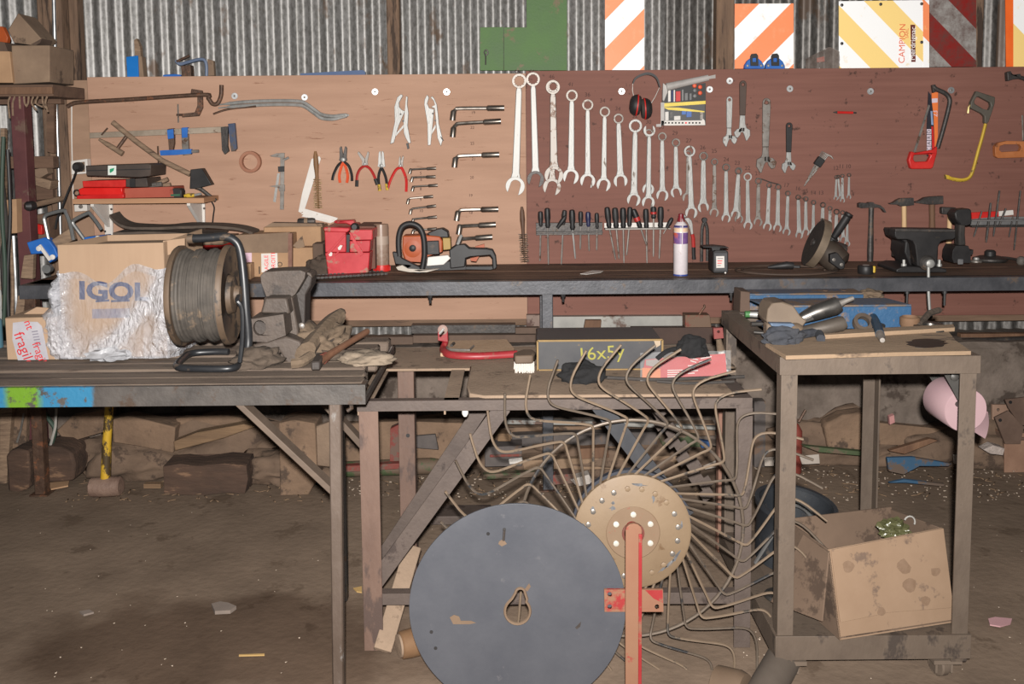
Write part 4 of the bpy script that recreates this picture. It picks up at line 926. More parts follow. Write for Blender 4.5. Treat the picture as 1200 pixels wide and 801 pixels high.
# ------- things on the bench, left to right
r = thing('tool_case', 'long red steel tool case under the black rubber mats', 'toolbox', B(200, 322))
c0 = oy(136, 320, 4.30); c1 = oy(262, 320, 4.30); zt = oy(200, 280, 4.30).z
mk('body', G().span(c0.x, c1.x, 4.30, 4.56, BZ, zt - .03, .004), redpl, r)
mk('lid', G().span(c0.x - .004, c1.x + .004, 4.296, 4.564, zt - .03, zt, .005), carddk, r)
for x in (c0.x + .12, c1.x - .12): mk('latch', G().span(x-.02, x+.02, 4.288, 4.298, zt-.06, zt-.02, .002), chromed, r)
mk('side_recess', G().span(c1.x-.16, c1.x-.02, 4.290, 4.30, zt-.11, zt-.05, .002), black, r)
def mat_sheet(label, P0, hw, th, mt):
    Q = spline(P0, 4); g = G(); n = len(Q)
    for i, p in enumerate(Q):
        g.v += [p + Vector((0, -hw, 0)), p + Vector((0, hw, .006)), p + Vector((0, hw, .006-th)), p + Vector((0, -hw, -th))]
    for i in range(n-1):
        for j in range(4): g.f.append((i*4+j, i*4+(j+1) % 4, i*4+4+(j+1) % 4, i*4+4+j))
    g.f += [(0, 1, 2, 3), tuple((n-1)*4+j for j in range(4))]
    return solo('rubber_mat', g.jit(.004, 9), mt, label, 'mat', group='rubber mats on the tool case')
mtm = mat('dusty_rubber', (64, 56, 50), (96, 84, 74), s=14, rough=.85, st=(1, 6, 6), bump=.3)
mat_sheet('lower black rubber mat draped over the red tool case', [oy(u, v, 4.42) for u, v in ((140, 271), (160, 270), (190, 269.5), (230, 271.5), (262, 272))], .08, .01, mtm)
mat_sheet('upper curled rubber mat with its left end turned up over the red tool case', [oy(u, v, 4.40) for u, v in ((134.5, 250.5), (140, 257), (148, 262), (160, 264.5), (190, 265), (230, 263), (265, 263.5), (285, 266), (300, 271))], .06, .012, mtm)
# blue clamps with grey loop handles
for i, (lab, loop, body, arm) in enumerate([
    ('blue hand clamp with a grey loop handle at the left end of the bench', [(60, 294), (53, 262), (52, 255), (56, 251), (74, 246.5), (77, 249), (82, 262), (86, 281)], [(31, 284), (52, 278), (58, 282), (64, 290), (68, 300), (58, 308), (50, 297), (36, 298)], [(44, 288), (47, 286), (60, 304), (57, 306)]),
    ('second blue hand clamp with a grey loop handle beside the wrapped box', [(101, 283), (90, 268), (85.5, 261), (88, 257), (103, 249.5), (106, 251), (113, 260), (119, 269)], [(98, 278), (125, 275), (127, 284), (108, 292), (98, 290)], [(103, 280), (112, 279), (113, 282), (104, 283)])]):
    Y = 4.22 + .02*i
    r = thing('hand_clamp', lab, 'clamp', oy(body[0][0]+10, 308, Y) if i == 0 else B(110, 326), 'blue hand clamps')
    mk('loop_handle', G().tube(spline([oy(u, v, Y) for u, v in loop], 4), .0085, 8), mat('grey_tube', (120, 122, 122), (150, 150, 148), s=10, rough=.35, met=.6), r)
    mk('blue_body', G().pp(body, Y-.02, .05), bluepl, r, bev=.004)
    mk('arm', G().pp(arm, Y-.03, .01), whitepl if i == 0 else chromed, r, bev=.002)
    for k_ in range(2): mk('pivot', G().lathe([(.012, 0), (.012, .006), (.006, .008)], oy(arm[k_*2][0]+2, arm[k_*2][1]+(3 if k_ == 0 else -3), Y-.03), (0, -1, 0), 10), whitepl, r)
    if i == 0:
        mk('roller', G().lathe([(.02, 0), (.02, .03)], oy(58, 314, Y), (0, -1, 0), 14), mat('grey_tube', (120, 122, 122)), r)
        mk('sleeve', G().pp([(60, 281), (82, 267), (86, 281), (66, 292)], Y, .04), woodg, r, bev=.004)
# block stack that props them
z0 = oy(50, 312, 4.2).z
solo('timber_block', G().span(oy(36, 320, 4.15).x, oy(64, 320, 4.15).x, 4.10, 4.40, BZ, z0-.075, .004), woodd, 'dark timber block under the left blue hand clamp', 'block')
# cartons behind the reel
r = thing('carton', 'wide dusty carton with white tape and a black number one behind the cable reel', 'box', B(318, 325))
c0 = oy(276, 320, 4.25); c1 = oy(339, 320, 4.25); zt = oy(300, 276, 4.25).z
mk('body', G().span(c0.x, c1.x, 4.25, 4.52, BZ, zt, .003), card, r)
mk('flap', G().pp([(276, 275.5), (340, 272), (337, 296), (276, 296)], 4.24, .004), carddk, r)
lb = mk('label', G().pp([(306, 297), (325, 296.5), (325.5, 317), (306.5, 319)], 4.2465, .001), whitepl, r)
text('1', .05, oy(304, 317, 4.246), r, ink_k)
text('FRAGILE', .026, oy(312.5, 311, 4.2455), lb, ink_r, ry=90); text('DROITE', .026, oy(320.5, 306, 4.2455), lb, ink_r, ry=90)
mk('label', G().pp([(284, 295.5), (295, 295.5), (295, 308), (285, 309)], 4.2465, .001), mat('pink_label', (190, 140, 160), (210, 190, 200), s=24, rough=.6), r)
mk('ring_print', G().lathe([(.008, 0), (.011, 0), (.011, .0006), (.008, .0006), (.008, 0)], oy(328, 309.5, 4.249), (0, -1, 0), 14, False), ink_k, r)
solo('carton', G().span(oy(286, 320, 4.2).x, oy(296, 320, 4.2).x, 4.17, 4.235, BZ, oy(290, 308, 4.2).z, .003), card, 'small carton corner standing before the white taped carton', 'box')
solo('corner_rail', G().beam(oy(340.5, 273, 4.23), oy(340.5, 326, 4.23), .02, .018), mat('brown_rail', (104, 66, 52), (130, 96, 80), s=20, rough=.5), 'reddish brown upright strip at the right edge of the taped carton', 'strip')
r = thing('carton', 'plain dusty carton behind, between the taped carton and the red toolbox', 'box', B(360, 317))
c0 = oy(310, 310, 4.42); c1 = oy(377, 310, 4.42); zt = oy(340, 265.5, 4.42).z
mk('body', G().span(c0.x, c1.x, 4.42, 4.60, BZ, zt, .004), card, r)
mk('top_flap', G().pp([(309, 266.5), (318, 261), (377, 262), (378, 266)], 4.43, .06), carddk, r)
c0 = oy(343, 320, 4.33)
r = thing('carton', 'small open carton in front of the plain one, left of the red toolbox', 'box', B(355, 322))
c1 = oy(367, 320, 4.33); zt = oy(350, 290, 4.33).z
mk('body', G().span(c0.x, c1.x, 4.33, 4.41, BZ, zt, .003), card, r)
mk('flap', G().pp([(343, 288), (354, 276), (357, 289), (349, 291)], 4.32, .004), carddk, r)
solo('dark_carton', G().span(oy(367.5, 320, 4.35).x, oy(380, 320, 4.35).x, 4.34, 4.56, BZ, oy(370, 285, 4.35).z, .004), mat('dark_card', (78, 62, 52), (98, 80, 68), s=6, rough=.9), 'dark grubby box tucked against the left side of the red toolbox', 'box')
solo('oily_rag', lump(G(), B(375, 322), (.055, .05, .06), 4), mat('oily_cloth', (62, 52, 44), (84, 70, 60), s=14, rough=.95, bump=.3), 'small oily rag in front of the red toolbox', 'rag')
r = thing('cylinder_tool', 'grubby small cylinder lying on the plain dusty carton', 'tool', oy(359, 264, 4.48))
mk('body', G().tube([oy(349, 259.5, 4.48), oy(351, 259.5, 4.48), oy(366, 259, 4.48), oy(369, 259, 4.48)], .017, 12, rs=[.013, .017, .017, .014]), darkst, r)
mk('band', G().tube([oy(357, 259.3, 4.48), oy(361, 259.2, 4.48)], .0185, 12), woodg, r)
# red cantilever toolbox seen from its end
Y = 4.24
def ZA(pts): return [(340 + x/8.571, 240 + y/8.571) for x, y in pts]
r = thing('toolbox', 'battered red cantilever toolbox seen end on', 'toolbox', B(406, 324))
mk('lower_tray', G().pp(ZA([(350, 480), (800, 478), (785, 680), (380, 700)]), Y, .30), redpaint, r, bev=.004)
mk('left_tray', G().pp(ZA([(345, 265), (560, 262), (562, 475), (352, 478)]), Y+.004, .30), redpaint, r, bev=.004)
mk('right_tray', G().pp(ZA([(596, 362), (806, 355), (800, 470), (596, 475)]), Y+.004, .30), redpaint, r, bev=.004)
mk('top_tray', G().pp(ZA([(600, 250), (828, 250), (828, 350), (596, 355)]), Y+.004, .30), redpaint, r, bev=.004)
mk('lid', G().pp(ZA([(330, 235), (352, 222), (590, 232), (600, 252), (572, 276), (345, 268)]), Y-.01, .32), redpaint, r, bev=.004)
mk('handle', G().pp(ZA([(430, 172), (450, 158), (640, 152), (655, 200), (600, 205), (560, 186), (470, 188)]), Y+.05, .05), redpaint, r, bev=.006)
mk('back_rail', G().pp(ZA([(660, 215), (850, 215), (855, 640), (800, 640), (815, 260), (690, 240)]), Y+.10, .24), mat('brown_inside', (92, 60, 50), (110, 76, 64), s=10, rough=.8), r)
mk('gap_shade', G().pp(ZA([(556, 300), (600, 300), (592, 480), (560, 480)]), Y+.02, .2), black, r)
for P in ([(545, 290), (560, 300), (370, 520), (352, 500)], [(590, 275), (612, 280), (740, 490), (700, 520)], [(520, 400), (540, 405), (470, 500), (440, 520)]):
    mk('lever', G().pp(ZA(P), Y-.008, .006), redpaint, r, bev=.001)
mk('price_tag', G().pp(ZA([(478, 430), (505, 402), (526, 408), (505, 452), (484, 450)]), Y-.011, .001), whitepl, r)
mk('price_tag', G().pp(ZA([(385, 500), (410, 472), (424, 482), (420, 510), (398, 516)]), Y-.011, .001), whitepl, r)
solo('rubber_grommet', G().lathe([(.012, -.02), (.02, -.01), (.02, .01), (.012, .02)], oy(416, 266, Y+.05), (0, -1, .1), 14), black, 'black round plug on top of the red toolbox', 'plug')
# grease tube
p = B(447.5, 317); s_ = p.y/F
r = thing('grease_tube', 'translucent brownish plastic tube with a red cap, upside down beside the toolbox', 'tube', p)
h_ = oy(447, 262.5, p.y).z - BZ; R_ = 8.7*s_
mk('tube', G().lathe([(R_*1.02, .028), (R_*1.02, h_*.94), (R_*.98, h_), (R_*.2, h_)], p, (0, 0, 1), 24), mat('brown_plastic', (128, 104, 90), (146, 122, 106), s=4, rough=.35, spot=((150, 132, 118), .3, 6)), r)
mk('band', G().lathe([(R_*1.035, h_*.57), (R_*1.035, h_*.75)], p, (0, 0, 1), 24), mat('pale_band', (156, 138, 124), (166, 148, 134), s=5, rough=.4), r)
cp = G().lathe([(R_*1.1, 0), (R_*1.12, .02), (R_*1.04, .03)], p, (0, 0, 1), 24)
cp = mk('cap', cp, redpl, r)
g = G()
for i in range(18):
    a = 2*pi*i/18; g.box(p + Vector((math.cos(a)*R_*1.12, math.sin(a)*R_*1.12, .012)), (.004, .004, .02), rotz(a))
mk('cap_ribs', g, redpl, cp)
# chain saw
Y = 4.30
def ZB(pts): return [(440 + x/7.5, 280 + y/7.5) for x, y in pts]
def ZC(pts): return [(250 + x/4, 220 + y/4) for x, y in pts]
r = thing('chainsaw', 'orange chain saw with a black tube handle, bar lying to the left', 'chainsaw', B(510, 317))
mk('engine_cover', G().pp(ZC([(888, 225), (1000, 222), (1062, 228), (1075, 250), (1075, 300), (1010, 320), (985, 350), (900, 345), (885, 300)]), Y, .10), orangepl, r, bev=.006)
mk('cylinder_cover', G().pp(ZC([(1000, 250), (1056, 248), (1060, 312), (1003, 314)]), Y-.02, .03), black, r, bev=.003)
mk('air_filter', G().pp(ZC([(1075, 235), (1110, 235), (1113, 288), (1078, 292)]), Y-.01, .08), mat('filter_yellow', (150, 122, 66), (166, 138, 82), s=14, rough=.6), r, bev=.003)
mk('top_cap', G().pp(ZC([(1000, 215), (1045, 195), (1075, 190), (1100, 205), (1104, 232), (1060, 232), (1010, 228)]), Y+.01, .07), black, r, bev=.005)
mk('fuel_knob', G().lathe([(.016, 0), (.016, .012), (.008, .016)], oy(*ZC([(935, 282)])[0], Y), (0, -1, 0), 12), black, r)
mk('starter_grille', G().lathe([(.036, 0), (.04, .006), (.02, .01)], oy(*ZC([(935, 285)])[0], Y+.004), (0, -1, 0), 20), orangepl, r)
mk('front_handle', G().tube(spline([oy(u, v, Y-.05) for u, v in ZC([(975, 395), (985, 350), (990, 300), (985, 230), (965, 185), (925, 168), (888, 180), (872, 215), (868, 260), (872, 320)])], 5), .0135, 10), black, r)
mk('hand_guard', G().pp(ZC([(838, 300), (860, 302), (885, 330), (945, 360), (968, 370), (975, 402), (955, 402), (925, 395), (890, 362), (852, 358)]), Y-.06, .03), black, r, bev=.004)
mk('lower_body', G().pp(ZC([(985, 355), (1100, 345), (1180, 340), (1185, 382), (1120, 385), (985, 388)]), Y-.015, .10), black, r, bev=.005)
mk('white_guard', G().pp(ZC([(1005, 325), (1100, 315), (1112, 330), (1080, 360), (1000, 366)]), Y-.03, .02), whitepl, r, bev=.003)
mk('rear_grip', G().pp(ZC([(1105, 290), (1135, 268), (1180, 264), (1200, 282), (1280, 284), (1310, 290), (1325, 320), (1330, 372), (1322, 382), (1308, 380), (1306, 330), (1295, 315), (1210, 322), (1185, 330), (1180, 372), (1110, 380)]), Y-.02, .05), black, r, bev=.005)
mk('bottom_bar', G().pp(ZC([(1180, 368), (1315, 366), (1326, 378), (1300, 386), (1180, 384)]), Y-.01, .03), black, r, bev=.003)
mk('orange_trim', G().pp(ZC([(1228, 275), (1270, 263), (1272, 284), (1230, 286)]), Y+.02, .02), orangepl, r)
mk('orange_trim', G().pp(ZC([(1205, 330), (1245, 322), (1232, 345), (1208, 342)]), Y+.02, .02), orangepl, r)
mk('brake_lever', G().tube([oy(*ZC([p_])[0], Y) for p_ in ((1145, 265), (1160, 228), (1166, 222))], .008, 8), chrome, r)
mk('chain_cover', G().pp(ZC([(855, 372), (885, 362), (912, 378), (1010, 385), (1060, 380), (1000, 396), (920, 396), (865, 386)]), Y-.07, .05), mat('pale_casting', (168, 158, 146), (186, 176, 164), s=12, rough=.5), r, bev=.003)
bar_a = oy(452, 316.5, Y-.03); bar_b = oy(360, 324.5, 4.14); bar_a.z = BZ+.012; bar_b.z = BZ+.012
gb = mk('guide_bar', G().beam(bar_a, bar_b, .075, .005, (0, 0, 1)), darkst, r)
g = G(); dd = (bar_b-bar_a).normalized(); sd = Vector((0, 0, 1)).cross(dd).normalized(); L_ = (bar_b-bar_a).length
for k_ in range(int(L_/.018)):
    for sg in (-1, 1): g.box(bar_a + dd*(k_*.018+.01) + sd*sg*.041 + Vector((0, 0, .001)), (.012, .006, .009), Matrix((dd, sd, Vector((0, 0, 1)))).transposed())
mk('chain', g, darkst, gb, kind='stuff')
# paper scrap
q = [B(680, 321.5), B(694, 317.5), B(707, 318), B(704, 320), B(692, 321.5), B(688, 322)]
solo('paper_scrap', G().prism([p + Vector((0, 0, .004)) for p in q], (0, 0, -.002)), whitepl, 'small white paper scrap lying on the bench below the screwdrivers', 'paper')
# spray can
p = B(797.5, 322.3); s_ = p.y/F; R_ = 8.4*s_; z_ = lambda v: oy(797.5, v, p.y).z - BZ
r = thing('spray_can', 'white and purple spray can with a dark red cap on the bench', 'spray can', p)
can = mk('can', G().lathe([(R_*.9, 0), (R_, .006), (R_, z_(266)), (R_*.93, z_(264)), (R_*.6, z_(260.5)), (R_*.5, z_(259.5))], p, (0, 0, 1), 28), mat('can_white', (186, 178, 182), (206, 198, 200), s=8, rough=.35, spot=((150, 120, 110), .15, 20)), r)
mk('purple_band', G().lathe([(R_*1.005, z_(285)), (R_*1.005, z_(272))], p, (0, 0, 1), 28), mat('can_purple', (96, 66, 112), (130, 96, 150), s=22, rough=.35, spot=((190, 90, 70), .4, 22)), can)
mk('cream_band', G().lathe([(R_*1.004, z_(271)), (R_*1.004, z_(266.5))], p, (0, 0, 1), 28), mat('can_cream', (206, 170, 140), (222, 196, 170), s=18, rough=.35), can)
mk('blue_rim', G().lathe([(R_*1.03, 0), (R_*1.03, z_(320.5))], p, (0, 0, 1), 28), mat('can_blue', (50, 66, 130), (62, 80, 146), rough=.4), can)
mk('blue_rim', G().lathe([(R_*1.01, z_(266.5)), (R_*.95, z_(264)), (R_*.8, z_(263))], p, (0, 0, 1), 28), mat('can_blue_dark', (52, 46, 96), rough=.4), can)
mk('cap', G().lathe([(R_*.52, z_(263)), (R_*.52, z_(257)), (R_*.38, z_(254)), (R_*.36, z_(250.5)), (R_*.2, z_(250))], p, (0, 0, 1), 16), mat('cap_red', (104, 26, 34), (122, 34, 42), s=8, rough=.4), r)
mk('straw', G().tube([p + Vector((0, -R_*1.06, z_(290))), p + Vector((.002, -R_*1.06, z_(258))), p + Vector((.004, -R_*.3, z_(256)))], .0022, 6), mat('clear_straw', (200, 190, 190), (215, 205, 205), rough=.3), r)
# battery charger lamp
p = B(845, 320); Y = p.y
r = thing('battery_charger', 'small black box with a white label and a flat plate across its top', 'charger', p)
mk('body', G().pp(Z7([(495, 490), (510, 475), (640, 475), (655, 490), (655, 700), (640, 712), (505, 712), (492, 695)]), Y-.03, .10), black, r, bev=.006)
mk('bezel', G().pp(Z7([(508, 500), (645, 498), (645, 690), (508, 692)]), Y-.034, .006), mat('bezel_grey', (66, 66, 68), (78, 78, 80), s=6, rough=.4), r, bev=.002)
lb = mk('label', G().pp(Z7([(527, 535), (612, 533), (614, 655), (529, 657)]), Y-.036, .002), whitepl, r)
for i in range(4): mk('label_print', G().pp(Z7([(540, 555+i*24), (600-8*i, 555+i*24), (600-8*i, 563+i*24), (540, 563+i*24)]), Y-.0368, .0008), ink_r if i in (1, 2) else mat('print_grey', (120, 110, 112)), lb)
mk('side_roll', G().lathe([(.03, 0), (.036, .01), (.036, .05), (.03, .06)], oy(*Z7([(470, 580)])[0], Y+.02) , (1, 0, 0), 16), black, r)
mk('top_plate', G().pp(Z7([(392, 436), (530, 430), (660, 444), (660, 452), (530, 446), (392, 444)]), Y-.02, .08), black, r, bev=.001)
mk('neck', G().pp(Z7([(480, 446), (570, 446), (560, 478), (490, 478)]), Y-.01, .05), black, r)
mk('indicator', G().lathe([(.004, 0), (.004, .003)], oy(*Z7([(622, 706)])[0], Y-.032), (0, -1, 0), 8), whitepl, r)
# angle grinder, disc facing left
Y = 4.33
def ZD(pts): return [(750 + x/4.712, 180 + y/4.712) for x, y in pts]
r = thing('angle_grinder', 'dark angle grinder propped up with its disc to the left and side grip raised', 'grinder', B(983, 316))
cc = oy(*ZD([(963, 492)])[0], Y); ax = Vector((.92, -.03, -.39)).normalized()
Rd = .113
mk('cutting_disc', G().lathe([(.01, -.004), (Rd, -.004), (Rd, .0), (.01, .004)], cc, ax, 36), mat('abrasive', (36, 31, 28), (50, 43, 38), s=30, rough=.9, bump=.3), r)
e1 = ax.orthogonal().normalized(); e2 = ax.cross(e1)
g = G(); K = 18
upv = (Vector((0, 0, 1)) - ax*ax.z).normalized(); sdv = ax.cross(upv)
for i in range(K+1):
    a = -.2 + 2.9*i/K; dr = upv*math.cos(a) + sdv*math.sin(a)
    for rr_, h in ((Rd*1.06, -.012), (Rd*1.06, .024), (Rd*1.03, .024), (Rd*1.03, -.012)): g.v.append(cc + dr*rr_ + ax*h)
for i in range(K):
    for j in range(4): g.f.append((i*4+j, i*4+(j+1) % 4, i*4+4+(j+1) % 4, i*4+4+j))
mk('guard', g, mat('guard_grey', (112, 98, 84), (136, 120, 102), s=12, rough=.5, met=.4), r)
mk('flange_nut', G().lathe([(.018, -.012), (.018, -.004), (.008, -.014)], cc, ax, 12), darkst, r)
hd = cc + ax*.05
mk('gear_head', G().lathe([(.02, .01), (.035, .02), (.04, .05), (.048, .10), (.05, .14), (.02, .15)], cc, ax, 16), darkst, r)
b0 = oy(*ZD([(1020, 530)])[0], Y); b1 = oy(*ZD([(1105, 605)])[0], Y-.04)
mk('motor_body', G().tube([b0 + (b0-b1)*.4, b0, b0+(b1-b0)*.5, b1, b1+(b1-b0)*.15], .055, 16, rs=[.038, .06, .065, .06, .04]), mat('grinder_body', (54, 46, 40), (70, 60, 52), s=10, rough=.5), r)
mk('side_cover', G().pp(ZD([(1050, 555), (1090, 545), (1135, 600), (1130, 635), (1105, 640), (1050, 600)]), Y-.115, .03), black, r, bev=.004)
for u, v in ((1070, 585), (1112, 612)): mk('vent_hole', G().lathe([(.008, 0), (.008, .003), (.004, .004)], oy(*ZD([(u, v)])[0], Y-.113), (0, -1, 0), 10), chromed, r)
a = oy(*ZD([(1062, 472)])[0], Y-.02); b_ = oy(*ZD([(1150, 340)])[0], Y-.05); d = b_-a
h = mk('side_grip', G().lathe([(.012, -.02), (.012, .0), (.026, .004), (.026, .009), (.014, .014), (.0185, .05), (.0185, d.length*.95), (.013, d.length), (.02, d.length+.002), (.02, d.length+.010), (.006, d.length+.012)], a, d, 14), black, r)
# grinder cable
P = []
for i in range(40):
    t = i/39; a = t*4*pi; rr = .13 + .05*math.sin(a*1.5)
    P.append(B(920 + 62*math.cos(a)*(1-.25*t), 318 + 6*math.sin(a)*(1-.2*t)) + Vector((0, 0, .006 + .004*math.sin(a*.5)**2)))
rc = solo('grinder_cable', G().tube(spline(P, 3), .0048, 6), mat('brown_cable', (66, 52, 44), (80, 64, 54), s=10, rough=.7), 'brown power cable lying in loops between the charger and the grinder', 'cable')
a = B(915, 318) + Vector((0, 0, .02))
mk('plug', G().tube([a + Vector((-.06, 0, 0)), a + Vector((-.02, -.01, .006)), a + Vector((.02, -.02, .012)), a + Vector((.05, -.02, .01))], .015, 10, rs=[.006, .013, .018, .016]), black, rc)
solo('small_chisel', G().beam(B(927, 314)+Vector((0, 0, .008)), B(938, 314.5)+Vector((0, 0, .008)), .016, .014, ch=.003), black, 'small flat black piece lying left of the grinder', 'tool')
# tape measure
r = thing('tape_measure', 'round black tape measure lying on the bench before the claw hammer', 'tape measure', B(1014.5, 322))
p = B(1014.5, 320.5); R_ = 9.2*p.y/F
mk('case', G().lathe([(R_*.92, 0), (R_, .006), (R_, .032), (R_*.9, .038), (R_*.2, .039)], p, (0, 0, 1), 24), black, r)
mk('yellow_lip', G().box(p + Vector((R_*.85, -R_*.5, .022)), (.014, .02, .030), rotz(-.5), .003), yellowpl, r)
mk('top_label', G().lathe([(R_*.45, .0392), (R_*.1, .0396)], p, (0, 0, 1), 20), whitepl, r)
# bench vise
def V(pts): return Z9(pts)
Y = 4.16
r = thing('bench_vise', 'dark cast iron bench vise with wide jaws bolted to the bench on the right', 'vise', oz(1085, 319, BZ))
mk('front_jaw', G().pp(V([(395, 275), (405, 270), (676, 274), (681, 280), (681, 312), (670, 322), (640, 324), (612, 332), (600, 352), (594, 400), (594, 448), (560, 458), (520, 456), (500, 445), (497, 400), (490, 350), (480, 330), (455, 322), (408, 322), (396, 308)]), Y-.06, .07), black, r, bev=.006)
mk('jaw_cap', G().pp(V([(397, 272), (680, 275), (680, 288), (398, 286)]), Y-.066, .03), darkst, r, bev=.003)
mk('rear_jaw', G().pp(V([(405, 280), (672, 283), (664, 318), (600, 330), (580, 440), (470, 450), (440, 380), (445, 335), (415, 318)]), Y+.05, .16), black, r, bev=.006)
mk('slide', G().span(oy(*V([(505, 390)])[0], Y).x, oy(*V([(590, 390)])[0], Y).x, Y-.02, Y+.30, oy(*V([(540, 420)])[0], Y).z-.02, oy(*V([(540, 345)])[0], Y).z, .006), darkst, r)
zb = BZ
mk('base', G().pp(V([(402, 462), (440, 448), (600, 452), (640, 462), (640, 478), (402, 478)]), Y-.02, .22), black, r, bev=.005)
c = oy(*V([(553, 433)])[0], Y-.075)
mk('screw_boss', G().lathe([(.034, 0), (.034, .02), (.026, .03)], c + Vector((0, .03, 0)), (0, -1, 0), 20), darkst, r)
hb = mk('screw_head', G().lathe([(.012, -.01), (.017, 0), (.020, .012), (.018, .022), (.008, .027)], c, (0, -1, 0), 18), chrome, r)
Pv = [oy(*V([q_])[0], Y-.09) for q_ in ((553, 445), (553, 560), (556, 620), (560, 668))]
mk('handle_bar', G().tube(spline(Pv, 4), .0068, 8), chrome, r)
mk('handle_end', G().tube([oy(*V([(560, 664)])[0], Y-.09), oy(*V([(561, 690)])[0], Y-.09)], .010, 10), black, r)
for u in (437, 603): mk('bolt', G().lathe([(.012, 0), (.012, .012), (.007, .012), (.007, .03), (.002, .031)], oy(*V([(u, 448)])[0], Y), (0, 0, 1), 8), chrome, r)
# cordless driver
Y = 4.28
r = thing('cordless_driver', 'black cordless impact driver standing on its battery right of the vise', 'driver', oz(1128, 307, BZ))
mk('battery', G().pp(V([(668, 375), (680, 352), (740, 352), (748, 375), (755, 372), (764, 370), (762, 392), (752, 395), (750, 432), (672, 432), (664, 410)]), Y-.03, .10), black, r, bev=.005)
mk('grip', G().pp(V([(700, 245), (728, 250), (726, 300), (730, 352), (696, 354), (695, 300)]), Y, .05), blackrub, r, bev=.008)
mk('motor_housing', G().pp(V([(675, 200), (690, 182), (745, 178), (755, 184), (757, 250), (740, 258), (700, 254), (680, 225)]), Y-.01, .075), black, r, bev=.008)
mk('chuck', G().tube([oy(*V([(690, 205)])[0], Y+.03), oy(*V([(676, 202)])[0], Y+.03), oy(*V([(668, 200)])[0], Y+.03)], .02, 12, rs=[.026, .022, .012]), darkst, r)
mk('battery_clip', G().span(oy(*V([(690, 400)])[0], Y-.03).x, oy(*V([(715, 400)])[0], Y-.03).x, Y-.036, Y-.028, BZ+.03, BZ+.055, .002), blk2, r)
# small things at the right end of the bench
p = B(1144, 307)
r = thing('steel_bush', 'small shiny steel bush on the bench beside the cordless driver', 'bush', p)
mk('flange', G().lathe([(.026, 0), (.026, .008), (.016, .012), (.012, .014)], p, (0, 0, 1), 16), chromed, r)
mk('hub', G().lathe([(.014, .010), (.013, .022), (.007, .025)], p, (0, 0, 1), 14), chrome, r)
p = oz(1160, 306, BZ)
r = thing('backing_pad', 'dark round flanged pad with a hub on the bench near the right edge', 'pad', p)
mk('flange', G().lathe([(.07, 0), (.078, .008), (.078, .016), (.05, .026), (.02, .028)], p, (0, 0, 1), 24), darkst, r)
mk('hub', G().lathe([(.026, .024), (.026, .048), (.018, .056), (.005, .057)], p, (0, 0, 1), 16), black, r)
r = thing('feeler_tool', 'thin dark curved tool with a brass end lying at the right end of the bench', 'tool', B(1185, 309))
mk('rod', G().tube(spline([B(1172, 304)+Vector((0, 0, .01)), B(1180, 305)+Vector((0, 0, .012)), B(1192, 307)+Vector((0, 0, .012)), B(1204, 310)+Vector((0, 0, .014))], 4), .007, 8), darkst, r)
mk('head', G().lathe([(.012, 0), (.02, .01), (.02, .03), (.01, .04)], B(1196, 310), (0, -.2, 1), 12), chromed, r)

# ================================================================== little wall shelf with cases
Ys = 4.42
def ZE(pts): return [(x/4, 160 + y/4) for x, y in pts]
z1 = oy(150, 232.5, Ys).z; z0 = oy(150, 238.5, Ys).z
r = thing('wall_shelf', 'plywood wall shelf on two white brackets at the upper left', 'shelf', (oy(165, 235, Ys).x, BY, z0))
xa = oy(85, 235, Ys).x; xb = oy(239, 235, Ys).x
mk('board', G().span(xa, xb, Ys, BY-.001, z0, z1), mat('shelf_ply', (158, 118, 88), (176, 136, 104), s=6, rough=.7, st=(.4, 1, 6)), r, bev=.001)
for (u0, u1) in ((117.5, 129), (227.5, 238)):
    a = oy(u0, 250, 4.60).x; b_ = oy(u1, 250, 4.60).x
    bk = mk('bracket', G().prism([(a, BY-.002, z0), (a+.006, BY-.002, z0-.19), (b_-.006, BY-.002, z0-.19), (b_, BY-.002, z0)], (0, -.012, 0)), whitepl, r, bev=.001)
    mk('bracket_arm', G().prism([((a+b_)/2-.008, BY-.012, z0), ((a+b_)/2-.008, Ys+.04, z0), ((a+b_)/2-.008, Ys+.04, z0-.014), ((a+b_)/2-.008, BY-.012, z0-.13)], (.016, 0, 0)), whitepl, r, bev=.001)
    for dz in (.04, .15): mk('screw_head', G().lathe([(.006, 0), (.005, .003)], ((a+b_)/2+.018*(1 if dz < .1 else -1), BY-.014, z0-dz), (0, -1, 0), 8), darkst, bk)
def case(label, px, Y, dep, mt, name='tool_case', **k):
    r = thing(name, label, 'case', oy(sum(p[0] for p in px)/len(px), max(p[1] for p in px), Y))
    mk('body', G().pp(px, Y, dep), mt, r, bev=.004)
    return r
dkcase = mat('dusty_dark_case', (54, 46, 42), (76, 64, 57), s=6, rough=.6)
c = case('dark grey lower case under the black case on the shelf', [(147, 210), (172, 208), (173.5, 219), (147, 219)], 4.43, .18, dkcase)
mk('clasp', G().pp([(152, 209), (158, 209), (158, 219), (152, 219)], 4.424, .006), black, c)
c = case('flat black case with a green and white sticker on top of the shelf pile', [(100, 194), (173, 191.5), (177, 193), (176.5, 206), (160, 208), (101, 206)], 4.41, .20, dkcase)
mk('lid_seam', G().pp([(101, 199.5), (176, 197.5), (176, 198.5), (101, 200.5)], 4.408, .003), black, c)
st_ = mk('sticker', G().pp([(126.5, 194), (136, 194), (136, 205), (126.5, 205)], 4.4065, .004), mat('sticker_white', (206, 214, 206), (216, 222, 216), rough=.4), c)
mk('sticker_mark', G().pp([(128.5, 198), (134, 196.5), (133, 200), (129.5, 202.5), (128.5, 202)], 4.406, .001), mat('sticker_green', (40, 130, 92), rough=.4), st_)
